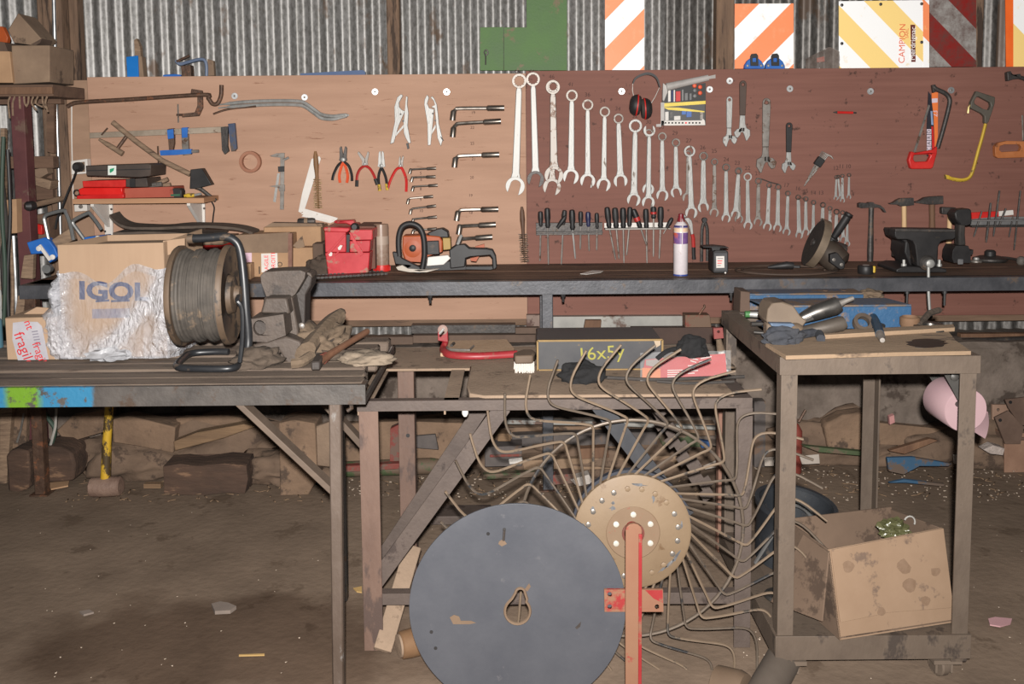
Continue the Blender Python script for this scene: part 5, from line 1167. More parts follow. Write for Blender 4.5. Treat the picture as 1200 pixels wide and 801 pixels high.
c = case('upper red case with a dark corner on the shelf', [(96, 212), (150, 210.5), (152, 218), (143, 219.5), (97, 219.5)], 4.435, .17, redpl)
c = case('middle bright red case on the shelf with an end ring', [(91.5, 222), (96, 219.8), (143, 219.8), (143.5, 227.5), (93, 228.2)], 4.425, .18, mat('bright_red', (200, 24, 20), (214, 36, 30), s=8, rough=.4))
mk('end_ring', G().lathe([(.012, 0), (.016, 0), (.016, .004), (.012, .004), (.012, 0)], oy(90, 225.5, 4.43), (0, -1, 0), 14, False), black, c)
c = case('lowest red case lying flat on the shelf', [(89.5, 229), (145, 226), (145, 232.3), (89.5, 234)], 4.43, .18, mat('deep_red', (178, 24, 24), (192, 34, 32), s=8, rough=.4))
c = case('faded red brown case at the middle of the shelf', [(145, 220.5), (203, 218.5), (205, 231), (145, 232)], 4.45, .15, mat('faded_red', (150, 68, 52), (164, 82, 64), s=6, rough=.6))
c = thing('rusty_parts', 'small heap of grey tools on the faded red case', 'tools', oy(188, 218, 4.5))
for i, (u0, v0, u1, v1, w_) in enumerate([(175, 217.5, 190, 215.5, .012), (182, 216, 197, 209.5, .01), (176, 214, 186, 217, .009), (186, 217.5, 200, 216, .01)]):
    mk('piece', G().tube([oy(u0, v0, 4.49+i*.012), oy(u1, v1, 4.49+i*.012)], w_, 8), woodg if i % 2 else chromed, c)
r = thing('tape_measure', 'black tape measure with a green label at the right end of the shelf', 'tape measure', oy(206, 231.5, 4.46))
mk('case', G().pp([(198, 222), (201, 220.5), (211, 220.8), (213, 223), (213, 231.5), (198, 231.8)], 4.45, .05), black, r, bev=.004)
mk('green_label', G().pp([(200, 227.5), (211, 227), (211, 229.5), (200, 230)], 4.448, .003), mat('sticker_green_b', (46, 84, 62), rough=.5), r)
r = thing('screwdriver', 'yellow handled screwdriver lying on the shelf with its tip shining', 'screwdriver', oy(228, 230, 4.47))
mk('handle', G().tube([oy(216, 229.5, 4.47), oy(220, 229, 4.47), oy(228, 228.5, 4.47)], .010, 10, rs=[.007, .011, .009]), yellowpl, r)
mk('shaft', G().tube([oy(228, 228.5, 4.47), oy(236, 227, 4.47)], .006, 8), chrome, r)
solo('chisel', G().tube([oy(186, 229.5, 4.47), oy(192, 228.8, 4.47), oy(198, 228.5, 4.47)], .009, 8), black, 'short black chisel lying left of the shelf tape measure', 'chisel')
solo('hanging_cord', G().tube(spline([T(248, 236, .05), T(251, 243, .04), T(250, 252, .04), T(249, 262, .03)], 4), .004, 6), black, 'short black cord hanging at the right end of the shelf', 'cord')
# socket outlet, lower outlet, cable
r = thing('wall_socket', 'white framed wall socket with a black plug in it left of the shelf', 'socket', oy(93, 205, 4.62))
mk('frame', G().pp([(83, 188.5), (102, 186), (103, 203), (83.5, 204.5)], 4.60, .04, [[(86.5, 191), (99, 189.5), (99.5, 201), (87, 202)]]), whitepl, r, bev=.002)
mk('inner', G().pp([(86.5, 191), (99, 189.5), (99.5, 201), (87, 202)], 4.615, .02), carddk, r)
pg = mk('plug', G().lathe([(.024, 0), (.024, .03), (.014, .045)], oy(93.5, 195.5, 4.60), (0, -1, 0), 16), black, r)
mk('cord', G().tube(spline([oy(90, 199, 4.55), oy(86, 210, 4.5), oy(80, 224, 4.46), oy(73, 242, 4.44), oy(67, 256, 4.42), oy(65, 268, 4.42)], 4), .0055, 6), black, pg)
r = thing('wall_socket', 'lower white junction box under the shelf end', 'socket', oy(94, 248, 4.62))
mk('box', G().pp([(86.5, 238.6), (101.5, 238.6), (102, 247), (87, 248)], 4.60, .04), whitepl, r, bev=.003)
mk('bolt', G().lathe([(.01, 0), (.01, .006)], oy(95, 242, 4.60), (0, -1, 0), 10), chromed, r)
solo('conduit_clip', G().tube([T(84, 120, .006), T(84, 160, .006), T(85, 205, .006), T(86, 236, .006)], .0032, 6), whitepl, 'thin white cable running down the dusty plywood strip', 'cable')

# ================================================================== rack and clutter at the far left
def rk(name, lab, cat, px, Y, th, mt, bev=.003, **k):
    return solo(name, G().pp(px, Y, th), mt, lab, cat, bev=bev, **k)
timl = mat('grimy_timber', (84, 64, 52), (108, 84, 68), s=9, rough=.9, st=(.4, 3, 3), bump=.3)
r = thing('storage_rack', 'dusty wooden rack shelf with a dark red post at the far left', 'rack', (oy(25, 300, 4.30).x, 4.40, 0))
za = oy(30, 99, 4.28).z; zb = oy(30, 113, 4.28).z; xr = oy(62, 105, 4.28).x
mk('shelf_board', G().span(-3.0, xr, 4.28, 4.60, zb, za), timl, r, bev=.004)
mk('shelf_edge', G().span(-3.0, xr+.004, 4.262, 4.279, zb+.01, za-.012), woodd, r, bev=.002)
mk('post', G().span(oy(17, 220, 4.29).x, oy(33, 220, 4.29).x, 4.29, 4.36, 0, zb), mat('oxblood_post', (74, 40, 42), (92, 52, 52), s=8, rough=.7, spot=((96, 74, 64), .3, 7)), r, bev=.003)
mk('cross_rail', G().span(-3.0, oy(62, 190, 4.42).x, 4.42, 4.48, oy(50, 197, 4.42).z, oy(50, 183, 4.42).z), timl, r, bev=.003)
mk('cross_rail', G().span(-3.0, oy(62, 106, 4.45).x, 4.52, 4.56, oy(50, 121, 4.45).z, oy(50, 115, 4.45).z), timl, r, bev=.003)
g = G()
for k_ in range(9):
    u = 12 + 5.4*k_; p = oy(u, 113, 4.262); g.tube(spline([p, p + Vector((rnd.uniform(-.01, .01), -.004, -.03)), p + Vector((rnd.uniform(-.03, .03), -.003, rnd.uniform(-.10, -.04)))], 3), .004, 5)
mk('straw_wisps', g, woodg, r, kind='stuff')
Yc = 4.32
r = thing('carton', 'dusty closed carton on the rack shelf beside the timber post', 'box', oy(36, 98, Yc))
mk('body', G().pp([(13, 53), (58, 53), (58, 96), (15, 98.5)], Yc, .24), carddk, r, bev=.004)
r = thing('carton', 'tilted open carton flap box lying on top of the dusty carton', 'box', oy(35, 53, Yc+.06))
mk('body', G().pp([(9, 35), (21, 15), (48, 45), (38, 53), (16, 50)], Yc+.03, .16), carddk, r, bev=.004)
mk('open_end', G().pp([(36, 52), (49, 45), (47, 50), (42, 53)], Yc+.02, .10), mat('dark_card', (78, 62, 52)), r)
r = thing('carton', 'pale carton at the left edge of the photo on the rack shelf', 'box', oy(2, 97, Yc-.02))
mk('body', G().pp([(-40, 59), (11, 60), (15, 97), (-40, 97)], Yc-.02, .22), card, r, bev=.004)
solo('orange_bucket_lid', G().pp([(-20, 30), (3, 31), (9, 44), (8, 50), (-20, 46)], Yc+.0, .03), orangepl, 'faded orange plastic edge above the pale carton', 'plastic', bev=.003)
solo('dark_cloth', G().pp([(-15, 46), (6, 49), (10, 60), (-15, 59.5)], Yc+.01, .15).jit(.006, 8), mat('dark_card', (78, 62, 52)), 'dark grubby cloth under the orange plastic at the left edge', 'cloth')
rk('pallet_wood', 'grey upright wood strip behind the hoses at the far left', 'wood', [(0, 150), (5, 150), (5, 340), (0, 340)], 4.40, .03, woodg)
solo('carton', G().pp([(7, 234), (19, 233), (20, 273), (8, 274)], 4.24, .05), card, 'small upright carton hanging left of the dark red post', 'box', bev=.003)
rk('board', 'old board lying across behind the dark red post', 'board', [(33, 200), (60, 194), (62, 232), (35, 236)], 4.52, .03, timl)
rk('board', 'upright short board left of the conduit at rack height', 'board', [(54, 118), (63, 118), (63, 180), (55, 178)], 4.55, .03, timv_ if 'timv_' in globals() else timl)
r = thing('pipe_roller', 'horizontal dusty pipe with a black end cap behind the rack post', 'pipe', oy(52, 243, 4.30))
mk('pipe', G().tube([oy(38, 240.5, 4.32), oy(72, 232.5, 4.52)], .014, 10), woodg, r)
mk('end_cap', G().tube([oy(29, 241.5, 4.28), oy(33, 241.5, 4.29), oy(39, 240.5, 4.32)], .024, 10, rs=[.014, .024, .022]), black, r)
# things lying in a heap along the rack base
for px, Y, th, m_, lab in [([(36, 205), (60, 212), (58, 222), (38, 216)], 4.46, .08, woodg, 'grey broken wood piece on the rack cross rail'), ([(40, 198), (54, 196), (56, 203), (46, 209), (40, 206)], 4.44, .06, carddk, 'crumpled paper lump on the rack cross rail'),
                     ([(36, 252), (56, 250), (60, 290), (38, 284)], 4.44, .10, timl, 'dark timber offcut standing behind the left blue clamp'), ([(28, 299), (39, 298), (38, 327), (24, 326)], 4.18, .03, woodg, 'grey board end standing on the bench end'), ([(21, 346), (30, 346), (26, 372), (17, 370)], 4.06, .05, woodg, 'grey wood batten leaning under the bench end')]:
    rk('wood_scrap', lab, 'wood', px, Y, th, m_)
for px, Y, m_, lab in [([(42, 262), (49, 264), (49, 275), (43, 274)], 4.40, redpl, 'red plastic knob near the left blue clamp')]:
    rk('knob', lab, 'knob', px, Y, .03, m_)
solo('steel_tube', G().tube([oy(16, 276, 4.34), oy(19, 345, 4.34), oy(20, 420, 4.34)], .011, 8), mat('conduit', (150, 152, 155)), 'shiny galvanised tube leaning by the hoses at the far left', 'pipe')
hos = mat('green_hose', (46, 62, 52), (58, 74, 62), s=8, rough=.6)
for i, (P, m_, rr, lab) in enumerate([([(4, 160), (2, 240), (6, 320), (4, 400), (8, 450)], hos, .009, 'green garden hose hanging furthest left'), ([(9, 175), (12, 250), (9, 330), (12, 420), (10, 452)], black, .008, 'black hose hanging left of the shiny tube'),
          ([(0, 200), (7, 260), (3, 300), (5, 345)], blackrub, .011, 'black air hose with a brass end at the far left'), ([(12, 280), (15, 340), (13, 400), (17, 452)], woodg, .008, 'greyish hose beside the shiny tube')]):
    Y = 4.16 + .03*i
    hq = [oy(u, v, Y) for u, v in P]
    hr = solo('hose', G().tube(spline(hq, 5), rr, 8), m_, lab, 'hose', group='hoses at the left edge')
    if 'brass' in lab:
        mk('brass_end', G().tube([oy(5, 345, Y), oy(5, 362, Y)], .010, 10), mat('brass', (170, 150, 100)), hr)
        mk('coupling', G().tube([oy(5.2, 362, Y), oy(6, 371, Y)], .012, 10), black, hr)
solo('blue_drum', G().lathe([(.035, 0), (.035, .09), (.03, .095)], oz(-10, 408, .90), (0, 0, 1), 20), mat('teal_tin', (64, 98, 112), (76, 110, 124), s=6, rough=.5), 'teal tin at the left edge of the front table', 'tin')
# ================================================================== front left table
TZ = .906; TF = 2.47
def A_(u, v, dz=0.0): p = oz(u, v, TZ); p.z += dz; return p
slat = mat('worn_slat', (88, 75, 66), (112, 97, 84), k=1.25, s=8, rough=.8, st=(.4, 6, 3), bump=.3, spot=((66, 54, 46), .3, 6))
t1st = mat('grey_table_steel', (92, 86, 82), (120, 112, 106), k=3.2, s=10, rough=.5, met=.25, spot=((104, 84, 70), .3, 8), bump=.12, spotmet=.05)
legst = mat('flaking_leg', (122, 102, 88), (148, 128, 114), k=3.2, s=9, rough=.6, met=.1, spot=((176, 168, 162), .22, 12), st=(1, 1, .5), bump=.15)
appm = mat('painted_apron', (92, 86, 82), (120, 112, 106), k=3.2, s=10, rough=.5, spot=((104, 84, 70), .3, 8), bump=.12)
def paint_apron():
    N, L, b = nodes_of(appm)
    src = b.inputs['Base Color'].links[0].from_socket
    tc = N.new('ShaderNodeTexCoord'); sx = N.new('ShaderNodeSeparateXYZ'); L.new(tc.outputs['Object'], sx.inputs[0])
    nz = N.new('ShaderNodeTexNoise'); nz.inputs['Scale'].default_value = 14; nz.inputs['Detail'].default_value = 6; nz.inputs['Roughness'].default_value = .7
    L.new(tc.outputs['Object'], nz.inputs['Vector'])
    def ramp(a, b_, inv=False):
        m_ = N.new('ShaderNodeMapRange'); m_.inputs[1].default_value = a; m_.inputs[2].default_value = b_
        return m_
    xe = oy(106, 462, TF).x; x0_ = WL['worktable'].x
    ad = N.new('ShaderNodeMath'); ad.operation = 'MULTIPLY_ADD'; ad.inputs[1].default_value = .035; L.new(nz.outputs['Fac'], ad.inputs[0]); L.new(sx.outputs['X'], ad.inputs[2])
    e = ramp(xe - x0_ + .028, xe - x0_ + .018); L.new(ad.outputs[0], e.inputs[0])
    n2 = N.new('ShaderNodeValToRGB'); n2.color_ramp.elements[0].position = .52; n2.color_ramp.elements[1].position = .57
    n2.color_ramp.elements[0].color = (1, 1, 1, 1); n2.color_ramp.elements[1].color = (0, 0, 0, 1); L.new(nz.outputs['Fac'], n2.inputs[0])
    mu = N.new('ShaderNodeMath'); mu.operation = 'MULTIPLY'; L.new(e.outputs[0], mu.inputs[0]); L.new(n2.outputs[0], mu.inputs[1])
    # the green part of the paint lies between two marks along the rail
    gx = oy(34, 462, TF).x - x0_
    sb = N.new('ShaderNodeMath'); sb.operation = 'SUBTRACT'; sb.inputs[1].default_value = gx; L.new(ad.outputs[0], sb.inputs[0])
    ab = N.new('ShaderNodeMath'); ab.operation = 'ABSOLUTE'; L.new(sb.outputs[0], ab.inputs[0])
    gg = ramp(.056, .036); L.new(ab.outputs[0], gg.inputs[0])
    mc = N.new('ShaderNodeMix'); mc.data_type = 'RGBA'; mc.inputs[6].default_value = lin((66, 158, 206), 3.2); mc.inputs[7].default_value = lin((138, 190, 50), 3.2); L.new(gg.outputs[0], mc.inputs[0])
    mx = N.new('ShaderNodeMix'); mx.data_type = 'RGBA'; L.new(mu.outputs[0], mx.inputs[0]); L.new(src, mx.inputs[6]); L.new(mc.outputs[2], mx.inputs[7])
    L.new(mx.outputs[2], b.inputs['Base Color'])
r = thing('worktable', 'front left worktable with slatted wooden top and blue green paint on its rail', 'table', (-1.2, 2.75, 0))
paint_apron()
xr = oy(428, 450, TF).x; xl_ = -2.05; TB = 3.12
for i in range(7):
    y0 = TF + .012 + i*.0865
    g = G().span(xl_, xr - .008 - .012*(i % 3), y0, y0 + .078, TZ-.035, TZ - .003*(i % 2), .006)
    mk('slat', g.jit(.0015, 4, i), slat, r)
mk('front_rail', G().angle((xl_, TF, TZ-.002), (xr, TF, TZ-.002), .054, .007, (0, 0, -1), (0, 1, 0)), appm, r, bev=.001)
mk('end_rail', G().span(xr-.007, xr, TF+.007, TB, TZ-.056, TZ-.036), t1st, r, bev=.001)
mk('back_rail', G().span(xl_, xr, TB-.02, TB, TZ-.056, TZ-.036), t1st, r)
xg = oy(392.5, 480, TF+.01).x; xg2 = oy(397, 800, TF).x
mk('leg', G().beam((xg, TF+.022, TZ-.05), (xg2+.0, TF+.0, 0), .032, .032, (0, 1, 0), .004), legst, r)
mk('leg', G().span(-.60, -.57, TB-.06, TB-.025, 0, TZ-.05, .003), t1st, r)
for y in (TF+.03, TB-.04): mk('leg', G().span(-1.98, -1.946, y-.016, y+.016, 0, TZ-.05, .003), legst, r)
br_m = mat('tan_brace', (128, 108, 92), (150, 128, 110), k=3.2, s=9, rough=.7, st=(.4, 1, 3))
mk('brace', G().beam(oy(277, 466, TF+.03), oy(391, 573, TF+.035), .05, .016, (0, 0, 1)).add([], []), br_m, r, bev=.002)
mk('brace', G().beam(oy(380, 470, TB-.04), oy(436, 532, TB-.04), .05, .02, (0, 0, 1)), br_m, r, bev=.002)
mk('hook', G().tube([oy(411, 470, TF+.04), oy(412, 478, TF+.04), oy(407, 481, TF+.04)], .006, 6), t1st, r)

# ---- wrapped cardboard box
cardf = mat('front_carton', (190, 156, 126), (204, 171, 140), k=2.4, s=4, rough=.8, st=(1, 1, .5), wave=(16, (6, 6, .2), .2))
p0 = A_(72, 419); p1 = A_(206, 419); zt = oy(80, 287, p0.y).z; dx = p1 - p0; dep = Vector((.02, .30, 0))
r = thing('wrapped_box', 'large cardboard box wrapped in wrinkled clear film with blue printing', 'box', (p0+p1)/2 + dep/2)
xt0 = oy(67, 287, p0.y).x; xt1 = oy(191, 283, p0.y).x
# panels of the open carton
def quadpanel(name, a, b, c, d, th, par, mt): return mk(name, G().prism([a, b, c, d], th), mt, par, bev=.0015)
H = zt - TZ
bl_, br_ = Vector((xt0, p0.y, TZ+.001)), Vector((xt1, p0.y, TZ+.001)); tl_, tr_ = bl_ + Vector((0, 0, H)), br_ + Vector((0, 0, H+.004))
quadpanel('front_wall', bl_, br_, tr_, tl_, (0, .005, 0), r, cardf)
quadpanel('back_wall', bl_+dep, br_+dep, tr_+dep, tl_+dep, (0, -.005, 0), r, cardf)
quadpanel('side_wall', bl_+Vector((0, .005, 0)), bl_+dep, tl_+dep, tl_+Vector((0, .005, 0)), (.005, 0, 0), r, cardf)
quadpanel('side_wall', br_+Vector((0, .005, 0)), br_+dep, tr_+dep+Vector((0, 0, .014)), tr_+Vector((0, .005, 0)), (-.005, 0, 0), r, cardf)
quadpanel('lid', tl_+Vector((.006, .006, -.02)), tr_+Vector((-.006, .006, -.02)), tr_+dep+Vector((-.006, -.006, -.02)), tl_+dep+Vector((.006, -.006, -.02)), (0, 0, -.005), r, cardf)
mk('inner_flap', G().pp([(191, 282), (216.5, 279), (216.5, 294), (191, 300)], p0.y+.03, .004), cardf, r)
text('IGOL', .074, oy(133, 342, p0.y-.0012), r, mat('faded_blue_ink', (66, 72, 104), k=2.2, rough=.7), sx=1.25, rz=0, ry=-2, bold=.003)
for i, (a, b_) in enumerate(((112, 128), (130, 152))): mk('print_strip', G().pp([(a, 351.5), (b_, 350.5), (b_, 353), (a, 354)], p0.y-.001, .0006), mat('faded_blue_ink', (66, 72, 104)), r)
mk('print_block', G().pp([(108, 362), (152, 361), (152, 372), (108, 373)], p0.y-.001, .0006), mat('pale_blue_ink', (146, 142, 160), (168, 150, 150), k=2.4, s=30, rough=.7), r)
# cling film: a wrinkled skin around the carton, with slack bulges
film = mat('cling_film', (206, 206, 212), (220, 220, 226), rough=.12, spec=1.0, k=1.5)
def make_film():
    N, L, b = nodes_of(film)
    tc = N.new('ShaderNodeTexCoord'); mp = N.new('ShaderNodeMapping'); mp.inputs['Scale'].default_value = (1, 1, .55); mp.inputs['Rotation'].default_value = (0, .6, 0)
    L.new(tc.outputs['Object'], mp.inputs[0])
    n1 = N.new('ShaderNodeTexNoise'); n1.inputs['Scale'].default_value = 34; n1.inputs['Detail'].default_value = 7; n1.inputs['Distortion'].default_value = 2.4; L.new(mp.outputs[0], n1.inputs['Vector'])
    bp = N.new('ShaderNodeBump'); bp.inputs['Strength'].default_value = 1.0; bp.inputs['Distance'].default_value = .022; L.new(n1.outputs['Fac'], bp.inputs['Height']); L.new(bp.outputs[0], b.inputs['Normal'])
    # film is milky where several layers bunch up: at the sides, low down and along the diagonal pull
    n2 = N.new('ShaderNodeTexNoise'); n2.inputs['Scale'].default_value = 7; n2.inputs['Detail'].default_value = 6; n2.inputs['Roughness'].default_value = .7; L.new(mp.outputs[0], n2.inputs['Vector'])
    at = N.new('ShaderNodeAttribute'); at.attribute_name = 'layers'
    ad = N.new('ShaderNodeMath'); ad.operation = 'MULTIPLY'; L.new(n2.outputs['Fac'], ad.inputs[0]); L.new(at.outputs['Fac'], ad.inputs[1])
    cr = N.new('ShaderNodeMapRange'); cr.inputs[1].default_value = .08; cr.inputs[2].default_value = .62; cr.inputs[3].default_value = .06; cr.inputs[4].default_value = .66
    L.new(ad.outputs[0], cr.inputs[0]); L.new(cr.outputs[0], b.inputs['Alpha'])
make_film()
g = G(); nx, nz = 90, 44; lay = []
def filmtop(t): return .285 - .035*math.sin(t*7) - .03*t + .03*math.exp(-((t-.42)/.08)**2)
W0, W1 = bl_.x, br_.x
path = []
for i in range(nx+1):
    t = i/nx                        # left side, front, right side
    if t < .22: q = Vector((W0-.004, p0.y + .30*(1-t/.22), 0)); n_ = Vector((-1, 0, 0)); ft = 0
    elif t < .78: ft = (t-.22)/.56; q = Vector((W0 + (W1-W0)*ft, p0.y-.004, 0)); n_ = Vector((0, -1, 0))
    else: q = Vector((W1+.004, p0.y + .30*(t-.78)/.22, 0)); n_ = Vector((1, 0, 0)); ft = 1
    c_ = min(abs(t-.22), abs(t-.78)); 
    if c_ < .03: n_ = (n_ + Vector(((-1 if t < .5 else 1), -1, 0))*(1-c_/.03)).normalized()
    path.append((q, n_, t, ft))
for j in range(nz+1):
    s_ = j/nz
    for q, n_, t, ft in path:
        z = s_*(H*.78*(1 + .10*math.sin(t*9+1) - .05*ft + .06*math.sin(t*23)))
        ed = math.exp(-(min(abs(t-.22), abs(t-.80))/.07)**2)
        bulge = .006 + .034*ed*math.sin(pi*min(1, s_*1.05))**.8 + .022*(1-s_)**2
        wr = .010*noise.noise(Vector((t*16, s_*9, 1))) + .006*noise.noise(Vector((t*40, s_*22, 5)))
        p = q + n_*(max(.002, bulge + wr*(.5+ed))); p.z = TZ + .003 + z
        diag = math.exp(-((s_ - (.05 + 1.05*(ft-.35)))/.16)**2) if ft > .3 else 0
        low = max(0, 1 - s_*2.2)*(.55 if .1 < ft < .8 else .8)
        lay.append(min(1.3, .28 + .9*ed + .85*diag + low + (.25 if s_ > .93 else 0)))
        g.v.append(p)
for j in range(nz):
    for i in range(nx): a = j*(nx+1)+i; g.f.append((a, a+1, a+nx+2, a+nx+1))
fo = mk('cling_wrap', g, film, r, sharp=180)
at_ = fo.data.attributes.new('layers', 'FLOAT', 'POINT'); at_.data.foreach_set('value', lay)
mk('film_tail', lump(G(), A_(128, 421), (.06, .035, .022), 9, 3, .7, 3), mat('bunched_film', (190, 190, 194), (214, 214, 218), k=2.2, s=30, rough=.3, bump=.6, bs=40), r)
# ---- small taped carton
q0 = A_(8, 422); q1 = A_(70, 421); zz = oy(20, 372, q0.y).z
r = thing('carton', 'small carton with white tape printed in red at the left end of the front table', 'box', (q0+q1)/2)
mk('body', G().span(q0.x, q1.x, q0.y, q0.y+.16, TZ, zz, .003), cardf, r)
mk('raised_flap', G().pp([(22, 371), (43, 359.5), (60, 361), (64, 372)], q0.y+.06, .004), cardf, r)
tp = mk('tape', G().pp([(15, 378), (27, 376.5), (44, 377), (49, 382), (57, 421), (21, 422), (14.5, 398)], q0.y-.001, .0008), mat('white_tape', (200, 196, 204), (216, 212, 218), k=2.4, s=20, rough=.4), r)
for tx, u, v, sz in (('fragile', 28.5, 409, .045), ('fragile', 47, 416, .034), ('nt', 33.5, 380.5, .034)):
    text(tx, sz, oy(u, v, q0.y-.0014), tp, mat('tape_red', (220, 44, 52), k=2.4, rough=.6), ry=-72)
for i in range(6): mk('fine_print', G().pp([(37+i*.8, 388+i*3.2), (44+i*.8, 387+i*3.2), (44.3+i*.8, 388.3+i*3.2), (37.3+i*.8, 389.3+i*3.2)], q0.y-.0014, .0004), mat('tape_grey', (150, 146, 158), k=2.4), tp)
mk('ring_print', G().lathe([(.008, 0), (.0095, 0), (.0095, .0005), (.008, .0005), (.008, 0)], oy(54, 387, q0.y-.0002), (0, -1, 0), 16, False), mat('tape_grey', (150, 146, 158)), r)

# ---- cable reel
axr = Vector((1, .06, 0)).normalized()
c1 = oy(268, 345, 2.66); R_ = 60/ (F/2.66) * .985
c0 = c1 - axr*.130
r = thing('cable_reel', 'black cable reel on a bent tube stand on the front left table', 'reel', (c0.x/2+c1.x/2, c1.y, TZ))
flm = mat('dusty_flange', (96, 78, 62), (124, 102, 82), k=2.2, s=9, rough=.6, spot=((60, 52, 46), .4, 10))
cabm = mat('dusty_cable', (74, 68, 62), (104, 96, 88), k=2.2, s=14, rough=.75, spot=((130, 112, 94), .2, 12))
frm = mat('black_tube', (40, 42, 46), (58, 58, 60), k=2.2, s=12, rough=.4, spot=((110, 94, 80), .25, 9))
for nm, c, sg in (('flange', c0, -1), ('flange', c1, 1)):
    fo = mk(nm, G().lathe([(.02, 0), (R_*.42, .0), (R_*.48, .006), (R_*.9, .006), (R_*.97, .012), (R_, .006), (R_, -.004), (R_*.96, -.004), (.02, -.004)], c, axr*sg, 40), flm, r)
mk('hub_disc', G().lathe([(.012, .0), (R_*.40, .002), (R_*.36, .016), (R_*.2, .02), (R_*.16, .034), (.01, .036)], c1, axr, 24), flm, r)
mk('drum', G().lathe([(R_*.55, 0), (R_*.55, .13)], c0, axr, 24), black, r)
# wound cable: a helix in three bulging layers
P = []; turns = 15; K = 26
for i in range(turns*K):
    t = i/(turns*K); h = .008 + .118*t
    rr = R_*(.865 + .035*math.sin(t*3*2*pi + .6) + .012*noise.noise(Vector((t*40, 0, 0)))); a = 2*pi*i/K
    e1 = Vector((0, 0, 1)); e2 = axr.cross(e1)
    P.append(c0 + axr*h + (e1*math.cos(a) + e2*math.sin(a))*rr)
mk('wound_cable', G().tube(P, .0062, 7), cabm, r)
P = []; turns = 12
for i in range(turns*K):
    t = i/(turns*K); h = .014 + .106*t; rr = R_*(.80 + .03*math.sin(t*9)); a = -2*pi*i/K
    P.append(c0 + axr*h + (e1*math.cos(a) + e2*math.sin(a))*rr)
mk('wound_cable', G().tube(P, .006, 6), cabm, r)
# stand: foot loop, upright, top carrying arm
def fr(u, v, Y): return oy(u, v, Y)
z_f = TZ + .011
foot = [oz(286, 419, z_f), oz(281, 427, z_f), oz(270, 431.5, z_f), oz(245, 432, z_f), oz(215, 431, z_f), oz(207, 428, z_f), oz(213, 421, z_f), oz(224, 414, z_f), oz(250, 412, z_f), oz(268, 412, z_f)]
mk('foot_loop', G().tube(spline(foot, 4), .0105, 10), frm, r)
up_ = [oy(222, 279.5, 2.72), oy(245, 278.5, 2.72), oy(262, 277, 2.72), oy(274, 281, 2.72), oy(281, 292, 2.72), oy(285, 320, 2.71), oy(288, 360, 2.70), oy(291, 395, 2.70), oy(289, 412, 2.70), oz(280, 419, z_f)]
mk('carry_arm', G().tube(spline(up_, 5), .0125, 10), frm, r)
mk('grip_end', G().tube([up_[0] + Vector((-.004, 0, 0)), up_[0] + Vector((.012, 0, 0))], .0145, 12), flm, r)
mk('crank', G().tube(spline([c1 + axr*.03, oy(278, 352, 2.60), oy(283.5, 362, 2.60), oy(284, 395, 2.60), oy(281, 424, 2.60)], 4), .0065, 8), frm, r)

# ---- old vise on the front table
vm = mat('dusty_vise', (92, 80, 72), (120, 106, 96), k=2.3, s=9, rough=.6, met=.15, spot=((72, 62, 56), .3, 10), bump=.15)
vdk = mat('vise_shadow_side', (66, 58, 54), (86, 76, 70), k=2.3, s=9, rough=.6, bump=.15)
Y = 2.82
r = thing('bench_vise', 'old dusty vise with a broad top jaw on the front left table', 'vise', A_(325, 420))
mk('rear_jaw', G().pp([(305, 323), (309, 318.5), (330, 317), (352, 316.5), (358, 319), (357, 326), (346, 345), (341, 348), (312, 348), (306, 332)], Y, .09), vm, r, bev=.005)
mk('neck', G().pp([(309, 348), (342, 347.5), (349, 385), (350, 420), (318, 425), (312, 398), (306, 372)], Y-.015, .10), vm, r, bev=.006)
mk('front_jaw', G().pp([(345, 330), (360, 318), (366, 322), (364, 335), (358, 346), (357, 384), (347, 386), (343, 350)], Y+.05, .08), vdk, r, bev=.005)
mk('jaw_lip', G().pp([(312, 319), (330, 316.5), (352, 316), (364, 320), (366, 326), (357, 320)], Y+.03, .07), vm, r, bev=.003)
hb_ = mk('slide_housing', G().pp([(292, 374), (332, 368), (335, 393), (313, 401), (294, 400)], Y-.10, .12, [pc(304, 384, 7.5, 14, 9)]), vm, r, bev=.005)
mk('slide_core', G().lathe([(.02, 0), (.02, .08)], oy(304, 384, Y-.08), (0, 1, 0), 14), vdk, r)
mk('top_shoulder', G().pp([(305, 367), (310, 349), (336, 349), (340, 368)], Y-.06, .08), vm, r, bev=.006)
mk('base', G().pp([(288, 421), (297, 404), (312, 400), (335, 394), (352, 400), (358, 428), (338, 430), (328, 412), (320, 428), (292, 432)], Y-.07, .14), vm, r, bev=.006)
for u, v in ((354, 381),): mk('bolt', G().lathe([(.01, 0), (.01, .01), (.004, .014)], oy(u, v, Y+.02), (0, -1, 0), 8), chromed, r)
rag1 = mat('dusty_glove', (124, 104, 84), (150, 128, 106), k=2.4, s=12, rough=.95, bump=.5, bs=50)
rag2 = mat('grimy_cloth', (92, 78, 66), (118, 102, 88), k=2.4, s=12, rough=.95, bump=.5, bs=50)
def glove(label, pts, th, mt, fingers=()):
    g = G(); lump(g, (0, 0, 0), (1, 1, 1), 3, 3, .3)
    r = thing('work_glove', label, 'glove', Vector(pts[0]))
    mk('palm', G().tube(spline(pts, 4), th, 10, rs=None, flat=.6), mt, r)
    for f in fingers: mk('finger', G().tube(spline(f, 3), th*.36, 8), mt, r)
    return r
lm_ = solo('dusty_rag', lump(G(), A_(372, 412), (.085, .10, .055), 5, 4, .5, 2.6), rag1, 'tan dusty rag heaped right of the old vise', 'rag')
solo('dusty_rag', lump(G(), A_(300, 428), (.07, .06, .035), 8, 4, .4, 2), rag2, 'grey brown rag heap under the old vise front', 'rag')
q = A_(352, 424, .02)
def gl(u, v, z): p = A_(u, v); return Vector((p.x, p.y, TZ + z))
